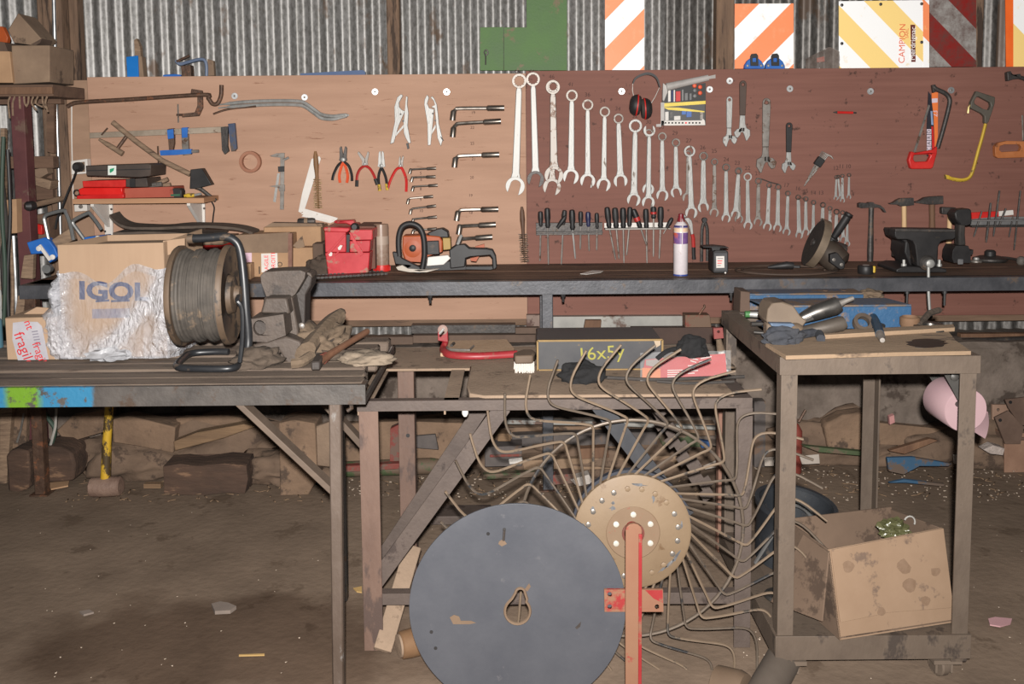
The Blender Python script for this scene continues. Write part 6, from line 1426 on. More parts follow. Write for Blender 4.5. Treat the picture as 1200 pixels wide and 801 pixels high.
glove('stiff dusty work glove pointing up right beside the old vise', [gl(358, 424, .03), gl(372, 415, .055), gl(385, 408, .075), gl(396, 404, .085)], .042, rag1, [[gl(392, 405, .09), gl(398, 401, .095), gl(401, 398, .09)], [gl(375, 418, .035), gl(388, 420, .02), gl(398, 420, .012)], [gl(365, 424, .02), gl(352, 430, .014), gl(342, 431, .012)]])
solo('dusty_rag', lump(G(), A_(428, 424), (.08, .06, .022), 12, 4, .35, 2), mat('pale_rag', (150, 132, 112), (176, 158, 138), k=2.4, s=14, rough=.95, bump=.5, bs=50), 'flat pale rag at the right corner of the front left table', 'rag')
solo('dusty_rag', lump(G(), A_(388, 420), (.06, .04, .018), 14, 4, .4, 2), rag2, 'small brown rag between the glove and the wooden handle', 'rag')
r = thing('hammer', 'hammer with a reddish wooden handle lying across the rags', 'hammer', A_(400, 425))
mk('handle', G().tube([gl(374, 431, .016), gl(385, 425, .022), gl(410, 416, .04), gl(430, 407, .05)], .012, 10, rs=[.014, .015, .012, .013], flat=.8), mat('red_handle', (134, 92, 70), (160, 116, 90), k=2.4, s=12, rough=.6), r)
mk('collar', G().tube([gl(378, 428, .018), gl(382, 426, .021)], .0155, 10), mat('red_handle_tip', (140, 76, 62), (150, 86, 70), k=2.4), r)
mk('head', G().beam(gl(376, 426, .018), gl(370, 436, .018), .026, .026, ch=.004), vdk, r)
solo('ring_spanner', G().tube(spline([gl(372, 418, .045), gl(383, 417, .042), gl(392, 414, .045), gl(393, 411, .05), gl(386, 410, .05)], 3), .0042, 8), mat('bright_rod', (170, 162, 156), (200, 192, 186), k=1.6, s=14, rough=.3, met=.9), 'thin shiny bent rod lying on the tan rag', 'rod')
solo('wood_scrap', G().beam(gl(402, 412, .02), gl(408, 405, .06), .03, .02), rag1, 'short dusty wood stub standing in the rag heap', 'wood', bev=.004)

# ================================================================== middle steel table
MZ = .781; MF = 2.75; MB = 3.46
def Mq(u, v, dz=0.0): p = oz(u, v, MZ+.006); p.z += dz; return p
mst = mat('brown_table_steel', (106, 92, 85), (128, 112, 103), k=2.3, s=9, rough=.6, met=.1, spot=((84, 70, 64), .3, 9), bump=.1)
mrust = mat('rust_red_leg', (126, 99, 86), (150, 120, 104), k=2.2, s=7, rough=.65, st=(1, 1, .4), spot=((104, 84, 76), .4, 8), bump=.15)
mtop = mat('dusty_board', (116, 98, 82), (136, 116, 98), k=1.0, s=5, rough=.9, spot=((96, 80, 66), .3, 9), bump=.2)
r = thing('steel_table', 'middle bare steel table with a gap in its top, behind the rake wheel', 'table', (.12, 3.1, 0))
x0, x1 = oy(418, 470, MF).x, oy(882, 466, MF).x
mk('front_rail', G().angle((x0, MF, MZ), (x1, MF, MZ), .032, .006, (0, 0, -1), (0, 1, 0)), mst, r, bev=.0008)
mk('left_rail', G().angle((x0+.0004, MF+.0065, MZ-.0004), (x0+.0004, MB, MZ-.0004), .045, .006, (1, 0, 0), (0, 0, -1)), mtop, r, bev=.0008)
mk('right_rail', G().angle((x1-.0004, MF+.0065, MZ-.0004), (x1-.0004, MB, MZ-.0004), .045, .006, (-1, 0, 0), (0, 0, -1)), mst, r, bev=.0008)
yb = oz(480, 433.5, MZ).y
mk('back_panel', G().span(x0+.01, x1-.02, yb, MB, MZ-.004, MZ+.005, .001), mtop, r)
xm_ = oz(528, 467, MZ).x
mk('middle_rail', G().angle((xm_-.02, MF+.006, MZ), (xm_-.02, yb, MZ), .045, .006, (1, 0, 0), (0, 0, -1)), mtop, r, bev=.0008)
xw = oz(545, 464, MZ).x
mk('wooden_panel', G().prism([(xw+.06, MF+.02, MZ-.012), (x1-.05, MF+.02, MZ-.012), (x1-.05, yb+.02, MZ-.012), (xw, yb+.02, MZ-.012), (xw, MF+.14, MZ-.012), (xw+.012, MF+.05, MZ-.012)], (0, 0, .020)), mtop, r, bev=.004)
def xat(u, v, Y): return oy(u, v, Y).x
mk('leg', G().angle((xat(421, 520, MF), MF+.002, MZ-.032), (xat(424, 700, MF)+.004, MF+.002, 0), .058, .006, (1, 0, 0), (0, 1, 0)), mrust, r, bev=.0008)
mk('leg', G().angle((xat(882, 520, MF), MF+.002, MZ-.032), (xat(880, 700, MF), MF+.002, 0), .05, .006, (-1, 0, 0), (0, 1, 0)), mst, r, bev=.0008)
lb_ = mk('leg', G().span(xat(468, 560, 3.18), xat(487, 560, 3.18), 3.18, 3.235, 0, MZ-.004, .002), mrust, r)
mk('hole', G().lathe([(.007, 0), (.007, .002)], oy(478, 510, 3.1805), (0, -1, 0), 10), black, lb_)
mk('leg', G().span(xat(842, 540, 3.42), xat(855, 540, 3.42), 3.42, 3.46, 0, MZ-.03, .002), mat('pink_rust', (158, 114, 96), (176, 132, 112), k=1.9, s=9, rough=.7, spot=((110, 84, 72), .35, 10)), r)
mk('brace', G().beam(oy(590, 476, MF+.03), oy(437, 686, MF+.03), .05, .006, (0, -1, 0)).add([], []), mst, r, bev=.001)
mk('brace', G().beam(oy(563, 480, 3.15), oy(440, 665, 3.15), .05, .006, (0, -1, 0)), mst, r, bev=.001)
dkb = mat('blue_grey_flat', (70, 72, 78), (90, 90, 94), k=2.4, s=9, rough=.5, met=.2)
mk('brace', G().beam(oy(702, 474, MF+.04), oy(805, 606, MF+.04), .052, .006, (0, -1, 0)), dkb, r, bev=.001)
a, b_ = oy(768, 478, 3.2), oy(842, 592, 3.2); d = (b_-a).normalized(); n_ = Vector((d.z, 0, -d.x)); L_ = (b_-a).length
out = []; k_ = 0; s_ = 0
while s_ < L_ - .08:
    out += [a + d*s_ + n_*.018, a + d*(s_+.038) + n_*.018, a + d*(s_+.038) + n_*.036, a + d*(s_+.076) + n_*.036]; s_ += .076
bot = [p - n_*.045 for p in reversed(out)]
mk('notched_brace', G().prism(out + bot, (0, .006, 0)), mst, r)
zs = oy(465, 700, MF+.02).z
mk('stretcher', G().angle((x0+.03, MF+.01, zs+.018), (x1-.02, MF+.01, zs+.012), .036, .005, (0, 0, -1), (0, 1, 0)), mst, r, bev=.0008)
mk('bolt', G().lathe([(.01, 0), (.01, .012), (.005, .02)], oy(545, 480, MF+.03), (0, 0, -1), 8), whitepl, r)
# boards leaning among the legs of the middle table
solo('plank', G().beam(oz(448, 762, .02), oy(484, 640, 2.98), .055, .02, (0, 1, 0)), mtop, 'dusty plank leaning between the left legs of the middle table', 'plank', bev=.003)
solo('plank', G().span(oz(497, 612, .0).x, oz(575, 612, .0).x, oz(520, 616, 0).y, oz(520, 602, 0).y, .004, .04), mst, 'flat brown bar lying on the floor behind the blue grey disc', 'plank', bev=.003)
r = thing('wood_block', 'short round wooden block on the floor left of the blue grey disc', 'block', oz(472, 757, 0))
mk('block', G().lathe([(.036, 0), (.04, .004), (.042, .03), (.042, .06), (.036, .065)], oz(469, 756, .043), (.9, .42, 0), 16), mat('end_grain', (156, 116, 80), (176, 136, 98), k=2.6, s=14, rough=.8), r)
mk('end_cap', G().lathe([(.034, 0), (.034, -.006), (.01, -.008)], oz(469, 756, .043), (.9, .42, 0), 16), mtop, r)
solo('wood_scrap', G().beam(oz(452, 736, .06), oz(462, 716, .05), .035, .03), rag1, 'small greyish wood chunk against the front left leg of the middle table', 'wood', bev=.005)
# ---- on the middle table
r = thing('bow_saw', 'red bow saw frame lying on the middle table', 'saw', Mq(560, 420))
rp = mat('worn_red_tube', (170, 44, 52), (186, 62, 66), k=1.9, s=9, rough=.45, spot=((146, 110, 90), .35, 14))
Ps = [Mq(521, 407, .07), Mq(522, 411, .035), Mq(519, 413, .014), Mq(522, 417.5, .014), Mq(532, 420.5, .014), Mq(560, 421.5, .014), Mq(606, 419, .014)]
mk('frame', G().tube(spline(Ps, 5), .014, 10, flat=.8), rp, r)
mk('end_plate', G().pp([(513, 384.5), (516, 381), (521, 381), (524.5, 384.5), (525, 401), (519, 400), (513, 399)], Mq(519, 413).y + .0, .012), rp, r, bev=.002)
mk('end_ring', G().lathe([(.016, 0), (.018, .002), (.018, .008), (.012, .012)], oy(519, 386, Mq(519, 413).y-.002), (0, -1, .1), 14), mat('clear_cap', (170, 140, 130), (196, 170, 160), k=1.6, rough=.2), r)
mk('bolt', G().tube([oy(515, 391, 3.0), oy(520, 385, 3.0)], .004, 6), chrome, r)
scr = [Mq(516, 418), Mq(601, 417.5), Mq(603, 412), Mq(594, 401), Mq(520, 403)]
solo('board_offcut', G().prism([p + Vector((0, 0, .001)) for p in scr], (0, 0, .012)), mat('tan_board', (158, 130, 104), (174, 146, 120), k=1.0, s=10, rough=.9, bump=.2), 'tan board offcut lying inside the red bow saw frame', 'board', bev=.002)
r = thing('small_lever', 'small steel lever lying on the tan board offcut', 'lever', Mq(535, 416, .012))
mk('arm', G().tube([Mq(519, 409, .018), Mq(526, 414.5, .018), Mq(530, 415.5, .018), Mq(550, 416, .018), Mq(555, 411, .018)], .005, 6), chromed, r)
mk('rivet', G().tube([Mq(529, 410, .016), Mq(532, 407, .016)], .006, 8), darkst, r)
r = thing('scrub_brush', 'dusty scrubbing brush with white bristles on the middle table', 'brush', Mq(614, 437))
c = Mq(614, 436)
mk('back_block', G().prism([c + Vector((x, y, .03)) for x, y in ((-.03, -.01), (.03, -.006), (.042, .05), (.03, .09), (-.005, .09), (-.035, .04))], (0, 0, .028)), mat('brush_back', (120, 98, 80), (142, 120, 100), k=2.3, s=14, rough=.7), r, bev=.006)
g = G()
for i in range(15):
    for j in range(6):
        q = c + Vector((-.03 + .0045*i, -.012 + .014*j, .032)); g.tube([q, q + Vector((rnd.uniform(-.003, .003), -.004 + rnd.uniform(-.004, .002), -.031))], .0021, 4)
mk('bristles', g, mat('white_bristle', (210, 200, 190), (226, 218, 208), k=1.8, rough=.6), r, kind='stuff')
# lettered black metal box
p0 = Mq(630, 434.5); p1 = Mq(776, 432); yb_ = p0.y
zt = oy(640, 399, yb_).z
r = thing('metal_box', 'long black metal box with yellow handwriting on the middle table', 'box', (p0+p1)/2)
bbm = mat('scuffed_black_box', (62, 62, 66), (82, 80, 80), k=1.75, s=7, rough=.5, spot=((150, 120, 70), .12, 14))
mk('body', G().span(oy(630, 415, yb_).x, oy(776, 413, yb_).x, yb_, yb_+.22, MZ+.006, zt, .004), bbm, r)
edm = mat('worn_gold_edge', (146, 116, 66), (170, 138, 84), k=1.75, s=24, rough=.6)
xa, xb = oy(630, 415, yb_).x, oy(776, 413, yb_).x
for a, b_ in (((xa, yb_-.001, zt), (xb, yb_-.001, zt)), ((xa, yb_-.001, MZ+.009), (xb, yb_-.001, MZ+.009)), ((xa, yb_-.001, MZ+.008), (xa, yb_-.001, zt)), ((xb, yb_-.001, MZ+.008), (xb, yb_-.001, zt))):
    mk('worn_edge', G().beam(a, b_, .006, .006, (0, 1, 0)), edm, r)
text('16x5y', .062, oy(704, 414, yb_-.0015), r, mat('chalk_yellow', (190, 182, 80), (200, 192, 96), k=2.2, rough=.8), ry=4, sx=1.05)
mk('corner_chip', G().pp([(766, 398), (774, 397), (774, 404), (769, 407)], yb_-.003, .002), mat('pale_chip', (176, 156, 132), k=1.7), r)
clo = mat('black_cloth', (24, 24, 26), (38, 37, 38), k=1.8, s=20, rough=.95, bump=.6, bs=60)
solo('black_cloth', lump(G(), Mq(683, 447), (.075, .05, .04), 21, 4, .42, 2.2), clo, 'small black crumpled cloth in front of the lettered box', 'cloth')
# red printed packet
p0 = Mq(754, 446.5); yb_ = p0.y
r = thing('packet', 'flat red and orange printed packet in clear plastic on the middle table', 'packet', Mq(805, 444))
def pk(px, dy=0): 
    out = []
    for u, v in px:
        z = oy(u, v, yb_).z; out.append(oy(u, v, yb_ + .0))
    return out
mk('body', G().prism([Mq(752, 446.5, .004), Mq(852, 444, .004), oy(850, 414, yb_+.10), oy(756, 421, yb_+.10)], (0, .02, -.006)), mat('packet_red', (214, 42, 48), (226, 58, 60), k=1.9, s=7, rough=.3, spot=((235, 190, 180), .1, 16)), r)
def onp(u, v):  # point on the sloping packet face
    a, b_, c = Mq(752, 446.5, .004), Mq(852, 444, .004), oy(850, 414, yb_+.10)
    n = (b_-a).cross(c-a).normalized(); d = ray(u, v); t = (a-CAM).dot(n)/d.dot(n); q = CAM + d*t
    return q - (n if n.y > 0 else -n)*.0012
def prnt(nm, px, mt): mk(nm, G().prism([onp(u, v) for u, v in px], (0, .0006, -.0002)), mt, r)
prnt('orange_panel', [(752.5, 446), (774, 445.5), (774, 432), (752.5, 431)], mat('packet_orange', (228, 120, 52), (236, 132, 60), k=1.9, rough=.3))
prnt('grey_panel', [(757, 428), (774, 431), (773, 421), (757, 422)], mat('packet_grey', (150, 138, 130), (172, 160, 150), k=1.9, rough=.2))
pw = mat('packet_white', (240, 214, 208), (246, 226, 220), k=1.9, s=30, rough=.3)
for i in range(5): prnt('print_line', [(782, 433.5+i*2.5), (800-(i % 2)*4, 433+i*2.5), (800-(i % 2)*4, 434.2+i*2.5), (782, 434.7+i*2.5)], pw)
for i in range(4): prnt('print_line', [(806, 428+i*3), (818-(i % 2)*4, 427.5+i*3), (818-(i % 2)*4, 428.8+i*3), (806, 429.3+i*3)], pw)
for a, b_ in (((809, 419), (818, 421)), ((821, 419.5), (834, 417)), ((809, 422), (816, 424)), ((819, 424), (832, 421))):
    prnt('chevron', [a, b_, (b_[0], b_[1]+1.4), (a[0], a[1]+1.4)], pw)
prnt('bar_code', [(837, 439.5), (845, 439), (845, 443.5), (837, 444)], pw)
for dx in (0, 2.2, 4.4, 6.2): prnt('bar', [(837.6+dx, 439.8), (838.6+dx, 439.8), (838.6+dx, 443.2), (837.6+dx, 443.2)], ink_r)
g = G(); n_ = 14
for j in range(7):
    for i in range(n_+1):
        u = 750 + 106*i/n_; v = 447.5 - 33*j/6 + 3*(i/n_)*(-1)
        q = onp(u, v); q += Vector((0, -.006, .004)) + Vector((0, -1, .6))*.006*noise.noise(Vector((i*.8, j*.9, 2))); g.v.append(q)
for j in range(6):
    for i in range(n_): a = j*(n_+1)+i; g.f.append((a, a+1, a+n_+2, a+n_+1))
mk('clear_wrap', g, mat('packet_film', (240, 240, 240), rough=.12, alpha=.14, spec=.8), r)
solo('black_cloth', lump(G(), oy(812, 416, yb_+.05), (.05, .04, .045), 31, 4, .42, 2.2, -.4), clo, 'black cloth scrap lying on the red printed packet', 'cloth')
solo('tool_strap', G().tube(spline([oy(770, 420, yb_+.03), oy(780, 412, yb_+.04), oy(792, 408, yb_+.06), oy(800, 411, yb_+.05)], 4), .008, 8, flat=.4), clo, 'dark strap beside the cloth on the packet', 'strap')
solo('black_cable', G().tube(spline([Mq(700, 444.5, .008), Mq(730, 446, .008), Mq(770, 447.5, .008), Mq(820, 446.5, .010), Mq(872, 444, .008)], 5), .006, 8), blackrub, 'black cable lying along the front edge of the middle table', 'cable')
solo('black_cable', G().tube(spline([Mq(770, 449.5, .008), Mq(800, 451, .006), Mq(830, 450.5, .006), Mq(860, 449, .006)], 5), .005, 8), blackrub, 'second shorter black cable on the middle table', 'cable')
r = thing('clear_tube', 'clear tube with a red capped top standing behind the packet', 'tube', Mq(846, 440))
pt = Mq(846, 432)
mk('tube', G().tube([oy(851, 440, pt.y), oy(845, 411, pt.y)], .012, 12), mat('clear_tube_plastic', (240, 240, 240), rough=.12, alpha=.25), r)
mk('white_rod', G().tube([oy(850.5, 438, pt.y), oy(846, 412, pt.y)], .006, 8), mat('dusty_white', (190, 176, 164), k=1.8), r)
mk('red_top', G().pp([(836, 384.5), (847, 384), (848, 396), (837, 397)], pt.y, .02, [pc(842, 388.5, 1.8, 8)]), mat('dark_red_top', (122, 52, 48), (140, 64, 58), k=1.6, s=8, rough=.5), r)
mk('neck', G().tube([oy(842, 397, pt.y+.01), oy(845, 411, pt.y+.01)], .014, 10, rs=[.009, .015]), rag1, r)
solo('dusty_tools', lump(G(), Mq(820, 432), (.10, .05, .03), 40, 4, .45, 2.2), rag1, 'dusty heap of rags behind the red packet', 'rag')
r = thing('square_tin', 'rusty square tin with a bent wire standing on the ledge behind the packet', 'tin', oy(818, 386, 4.0) if False else oy(818, 384, 4.55))
mk('tin', G().pp([(803, 369), (832, 369), (834, 384), (803, 384)], 4.53, .08), mat('red_rust_tin', (120, 56, 46), (134, 72, 58), s=8, rough=.7, spot=((110, 88, 72), .5, 6)), r, bev=.003)
mk('wire', G().tube([oy(819, 369, 4.55), oy(823, 363, 4.55), oy(826, 359, 4.55), oy(825, 357, 4.55)], .005, 6), rusty, r)

# ================================================================== trolley
KZ = .955; KF = 2.53; KB = 3.25
kst = mat('trolley_steel', (122, 106, 93), (146, 128, 112), k=2.4, s=7, rough=.6, met=.15, st=(1, 1, .6), spot=((92, 80, 72), .35, 7), bump=.1, spotmet=.05)
r = thing('trolley', 'rusty brown steel trolley on castors at the right front', 'trolley', (1.0, 2.9, 0))
xa, xb = oy(914, 425, KF).x, oy(1149.5, 425, KF).x; wk = .05
zf = oy(925, 778, KF).z; zs = oy(1000, 747, KF).z + .006
for x, y, sg, sy in ((xa, KF, 1, 1), (xb, KF, -1, 1), (xa, KB, 1, -1), (xb, KB, -1, -1)):
    mk('leg', G().angle((x+sg*.0065, y+sy*.0065, KZ-.007), (x+sg*.0065, y+sy*.0065, zf), .045, .006, (sg, 0, 0), (0, sy, 0)), kst, r, bev=.0008)
for y, sg in ((KF, 1), (KB, -1)):
    mk('top_rail', G().angle((xa, y, KZ), (xb, y, KZ), wk, .006, (0, 0, -1), (0, sg, 0)), kst, r, bev=.0008)
    mk('bottom_rail', G().angle((xa, y-.001*sg, zs), (xb, y-.001*sg, zs), .07, .006, (0, 0, -1), (0, sg, 0)), kst, r, bev=.0008)
for x, sg in ((xa, 1), (xb, -1)):
    mk('top_rail', G().angle((x+sg*.0004, KF+.0065, KZ-.0004), (x+sg*.0004, KB-.0065, KZ-.0004), wk, .006, (0, 0, -1), (sg, 0, 0)), kst, r, bev=.0008)
    mk('bottom_rail', G().angle((x+sg*.0004, KF+.0065, zs-.0004), (x+sg*.0004, KB-.0065, zs-.0004), .07, .006, (0, 0, -1), (sg, 0, 0)), kst, r, bev=.0008)
mk('shelf_plate', G().span(xa+.006, xb-.006, KF+.006, KB-.006, zs-.006, zs-.001), mat('shelf_dust', (122, 104, 88), (140, 120, 102), k=2.6, s=5, rough=.9), r)
cas = mat('castor_dust', (150, 130, 112), (168, 148, 130), k=3.1, s=9, rough=.8)
for x, y in ((xa+.055, KF+.05), (xb-.055, KF+.05), (xa+.055, KB-.05), (xb-.055, KB-.05)):
    ca = mk('castor', G().lathe([(.03, -.014), (.034, -.010), (.034, .010), (.03, .014)], (x, y+.02, .034), (1, .3, 0), 18), cas, r)
    mk('fork', G().box((x, y, zf-.008), (.08, .07, .012)).box((x-.022, y+.008, .05), (.006, .04, .055)).box((x+.022, y+.008, .05), (.006, .04, .055)), cas, ca)
def K(u, v, dz=0.0): p = oz(u, v, KZ+.012); p.z += dz; return p
wbd = mat('trolley_board', (158, 132, 106), (178, 150, 122), k=1.8, s=6, rough=.9, st=(.5, 2, 1), spot=((96, 80, 68), .25, 7), bump=.2)
bq = [K(921, 417), K(1003, 414.5), K(1050, 413), K(1138, 411.5), K(1120, 399), K(1108, 384), K(930, 388), K(897, 402)]
bo = solo('wooden_board', G().prism([p + Vector((0, 0, -.010)) for p in bq], (0, 0, .011)), wbd, 'worn pale board lying on the trolley top with a black oil patch', 'board', bev=.003)
mk('oil_patch', G().prism([K(u + 3*math.sin(v*2), v, .0018) for u, v in pc(1086, 402.6, 23, 24, 5.4)], (0, 0, -.0014)), mat('oil_black', (44, 36, 32), (58, 48, 42), k=2.4, s=20, rough=.5), bo)
mk('raised_batten', G().prism([K(u, v, .001) for u, v in ((965, 392), (1118, 384.5), (1119, 388.5), (966, 397.5))], (0, 0, .012)), wbd, bo, bev=.002)
bst = mat('chipped_blue_steel', (44, 92, 136), (58, 106, 148), k=2.2, s=8, rough=.5, spot=((138, 116, 98), .32, 9), bump=.15)
bst2 = mat('chipped_blue_top', (96, 106, 118), (70, 104, 140), k=2.0, s=8, rough=.6, spot=((132, 112, 96), .55, 8), bump=.15)
y1 = K(1000, 386).y + .06
r = thing('blue_channel', 'front chipped blue steel channel lying on the trolley', 'channel', (oy(985, 380, y1).x, y1+.05, KZ))
xa_, xb_ = oy(898, 375, y1).x, oy(1068, 372, y1).x; zt = oy(985, 359.5, y1).z
mk('front_web', G().span(xa_, xb_, y1, y1+.006, KZ+.002, zt), bst, r, bev=.002)
mk('top_flange', G().prism([(xa_, y1, zt), (xb_, y1, zt), (xb_-.03, y1+.13, zt), (xa_-.02, y1+.13, zt)], (0, 0, .006)), bst2, r, bev=.002)
mk('bottom_flange', G().span(xa_, xb_, y1+.006, y1+.12, KZ+.002, KZ+.008), bst, r)
y2 = KB - .02
r = thing('blue_channel', 'rear chipped blue steel channel with two rivets on the trolley', 'channel', (oy(945, 365, y2).x, y2+.05, KZ))
xa_, xb_ = oy(877, 352, y2).x, oy(1012, 350, y2).x; zt = oy(945, 345.5, y2).z
mk('front_web', G().span(xa_, xb_, y2, y2+.006, KZ+.002, zt), bst, r, bev=.002)
mk('top_flange', G().span(xa_, xb_, y2, y2+.10, zt, zt+.006), bst2, r, bev=.002)
mk('end_block', G().pp([(868, 341), (879, 342), (879, 366), (867, 369)], y2-.01, .1), mat('rusty_end', (92, 72, 60), (110, 88, 74), k=1.8, s=10, rough=.8), r, bev=.003)
for u in (967, 989): mk('rivet', G().lathe([(.014, 0), (.014, .006), (.008, .012)], oy(u, 343.5, y2+.05), (0, 0, 1), 10), mat('rusty_end', (92, 72, 60)), r)
solo('dusty_rag', lump(G(), oy(1020, 349, y2+.05) , (.045, .04, .02), 51, 4, .42, 2.2), rag1, 'dusty cloth heap on the rear end of the blue channel', 'rag')
# air tools
stl = mat('brushed_tool_steel', (96, 93, 90), (128, 124, 120), k=1.5, s=16, rough=.36, met=.85, spot=((110, 96, 84), .25, 18), spotmet=.3)
def tool_cyl(name, lab, cat, pts, rs, mt, seg=14):
    r_ = thing(name, lab, cat, Vector(pts[0]))
    mk('body', G().tube(pts, .02, seg, rs=rs), mt, r_); return r_
def Ky(u, v, Y): return oy(u, v, Y)
r = tool_cyl('air_hammer', 'shiny air hammer lying tilted on the trolley top', 'air tool', [Ky(935, 375, 2.80), Ky(941, 372, 2.80), Ky(955, 366, 2.80), Ky(978, 358.5, 2.80), Ky(983, 356, 2.80)], [.012, .017, .024, .027, .024], stl)
mk('chisel_bit', G().tube([Ky(983, 356.5, 2.80), Ky(990, 353, 2.80), Ky(1000, 349, 2.80)], .008, 10, rs=[.012, .008, .007]), chromed, r)
mk('trigger', G().pp([(940, 376), (953, 371), (955, 374), (944, 378)], 2.77, .03), stl, r, bev=.002)
r = tool_cyl('air_ratchet', 'dull air ratchet lying below the shiny air hammer', 'air tool', [Ky(932, 391, 2.74), Ky(945, 388, 2.74), Ky(965, 384, 2.74), Ky(985, 379, 2.74), Ky(990, 377, 2.74)], [.014, .018, .021, .023, .018], mat('dull_tool_steel', (98, 88, 80), (122, 112, 102), k=2.4, s=12, rough=.5, met=.3))
mk('head', G().lathe([(.016, 0), (.02, .006), (.02, .02), (.012, .026)], Ky(932, 389, 2.73), (0, -.5, 1), 14), rag1, r)
r = thing('impact_gun', 'dust coated impact gun with a blue label at the left of the trolley top', 'air tool', K(920, 400))
gm = mat('dust_gun', (136, 116, 98), (156, 136, 116), k=2.6, s=7, rough=.7, spot=((98, 90, 86), .3, 8))
mk('housing', G().pp([(900, 362), (905, 355), (918, 354), (930, 358), (938, 370), (946, 376), (940, 384), (926, 386), (905, 385), (898, 376)], 2.74, .10), gm, r, bev=.012)
mk('handle', G().pp([(899, 378), (910, 384), (913, 392), (908, 400), (902, 402), (899, 392)], 2.72, .05), gm, r, bev=.008)
mk('blue_label', G().pp([(902, 378.5), (930, 379), (934, 384), (930, 389), (908, 388)], 2.715, .03), mat('tool_blue', (104, 128, 158), (122, 142, 168), k=2.6, s=14, rough=.5), r, bev=.003)
mk('nozzle', G().pp([(931, 388), (943, 388), (943, 402), (938, 408), (932, 404)], 2.70, .03), gm, r, bev=.006)
r = thing('work_glove', 'dark blue grey glove crumpled under the impact gun', 'glove', K(918, 405))
mk('palm', lump(G(), K(917, 402), (.055, .03, .03), 61, 4, .4, 2.2), mat('navy_glove', (62, 66, 76), (84, 84, 88), k=2.4, s=12, rough=.9, bump=.4), r)
mk('finger', G().tube(spline([K(930, 399, .012), K(945, 397, .016), K(958, 395, .014), K(962, 400, .008)], 4), .013, 8), mat('navy_glove', (62, 66, 76)), r)
r = thing('air_hose', 'short blue air hose whip with a steel coupling on the trolley top', 'hose', K(1015, 385))
mk('hose', G().tube(spline([K(1000, 377, .03), K(1008, 374, .03), K(1018, 376, .028), K(1026, 386, .022), K(1031, 396, .012)], 5), .0135, 12), mat('hose_blue', (34, 66, 88), (48, 82, 104), k=2.1, s=8, rough=.45), r)
mk('coupling', G().tube([K(1030.5, 395, .013), K(1033, 400, .011), K(1034, 402.5, .010)], .011, 10, rs=[.013, .011, .007]), chromed, r)
mk('clamp_ring', G().lathe([(.014, -.006), (.018, -.006), (.018, .006), (.014, .006), (.014, -.006)], K(1002, 376.5, .03), (1, .1, .25), 14, False), stl, r)
r = thing('ring_fitting', 'grubby ring shaped fitting at the start of the blue hose', 'fitting', K(1008, 387))
mk('ring', G().lathe([(.018, 0), (.03, 0), (.03, .018), (.018, .018), (.018, 0)], K(1010, 384, .012), (0, -.8, .6), 18, False), rag2, r)
r = thing('brown_cap', 'rusty brown round cap on the trolley board', 'cap', K(1066, 384))
mk('cap', G().lathe([(.026, 0), (.03, .01), (.03, .03), (.024, .034), (.02, .024), (.004, .022)], K(1066, 383), (0, 0, 1), 20), mat('rust_cap', (132, 98, 70), (150, 116, 88), k=2.3, s=12, rough=.8), r)
r = thing('steel_ring', 'shiny flat steel ring on the trolley board near its right end', 'ring', K(1090, 388))
mk('ring', G().lathe([(.024, 0), (.05, 0), (.048, .008), (.026, .008), (.024, 0)], K(1090, 386, .004), (0, -.15, 1), 26, False), stl, r)
mk('tab', G().tube([K(1076, 385, .008), K(1088, 378, .03), K(1100, 374, .03)], .010, 8), rag2, r)
solo('steel_disc', G().lathe([(.018, 0), (.018, .006), (.006, .009)], K(1030, 386, .01), (0, -.2, 1), 16), stl, 'small shiny disc beside the blue hose on the trolley', 'disc')
for i, (u0, v0, u1, v1, lab) in enumerate([(877, 368, 896, 369, 'shiny rod with a green band on the left trolley rail'), (880, 379.5, 897, 379, 'short pale bolt below the shiny rod on the left trolley rail'), (884, 389, 902, 390.5, 'lowest pale bolt on the left trolley rail')]):
    r_ = thing('steel_rod', lab, 'rod', oz(u0+8, v0+3, KZ), 'rods on the trolley rail')
    mk('rod', G().tube([oz(u0, v0, KZ+.012), oz(u1, v1, KZ+.012)], .010 - .002*i, 10), chrome if i == 0 else stl, r_)
    if i == 0: mk('green_band', G().tube([oz(u0-4, v0, KZ+.012), oz(u0+2, v0, KZ+.012)], .0112, 10), mat('green_band', (70, 120, 70), k=1.8, rough=.5), r_)
# pink paper roll hung under the trolley's right rail
pk_ = mat('pink_paper', (226, 186, 192), (234, 196, 200), k=2.5, s=9, rough=.9)
cf = oy(1132, 481, 2.72); axp = Vector((.10, -1, -.06)).normalized(); rr_ = .0665
r = thing('paper_roll', 'pink paper roll hanging on a grey bracket under the trolley', 'paper roll', cf - axp*.06 + Vector((0, 0, -rr_)))
mk('roll', G().lathe([(.024, 0), (rr_*.97, 0), (rr_, -.004), (rr_, -.12), (rr_*.97, -.124), (.024, -.124), (.024, 0)], cf, axp, 40, False), pk_, r)
mk('core', G().lathe([(.0235, -.004), (.022, -.004), (.022, -.12), (.0235, -.12)], cf, axp, 20), mat('core_grey', (150, 150, 152), (168, 166, 166), k=2.6, rough=.8), r)
ta = [cf + Vector((rr_*.98, 0, -.004)) , cf + Vector((rr_*1.12, .01, -.04)), cf + Vector((rr_*1.14, .02, -.075)), cf + Vector((rr_*1.05, .02, -.092))]
g = G()
for p in spline(ta, 3): g.v += [p, p - axp*.11]
for i in range(len(g.v)//2-1): g.f.append((2*i, 2*i+1, 2*i+3, 2*i+2))
mk('loose_tail', g, pk_, r)
bkm = mat('bracket_grey', (96, 94, 90), (116, 112, 108), k=2.8, s=10, rough=.5, met=.2)
r2 = thing('roll_bracket', 'grey flat steel bracket holding the pink paper roll', 'bracket', oy(1112, 436, 2.66))
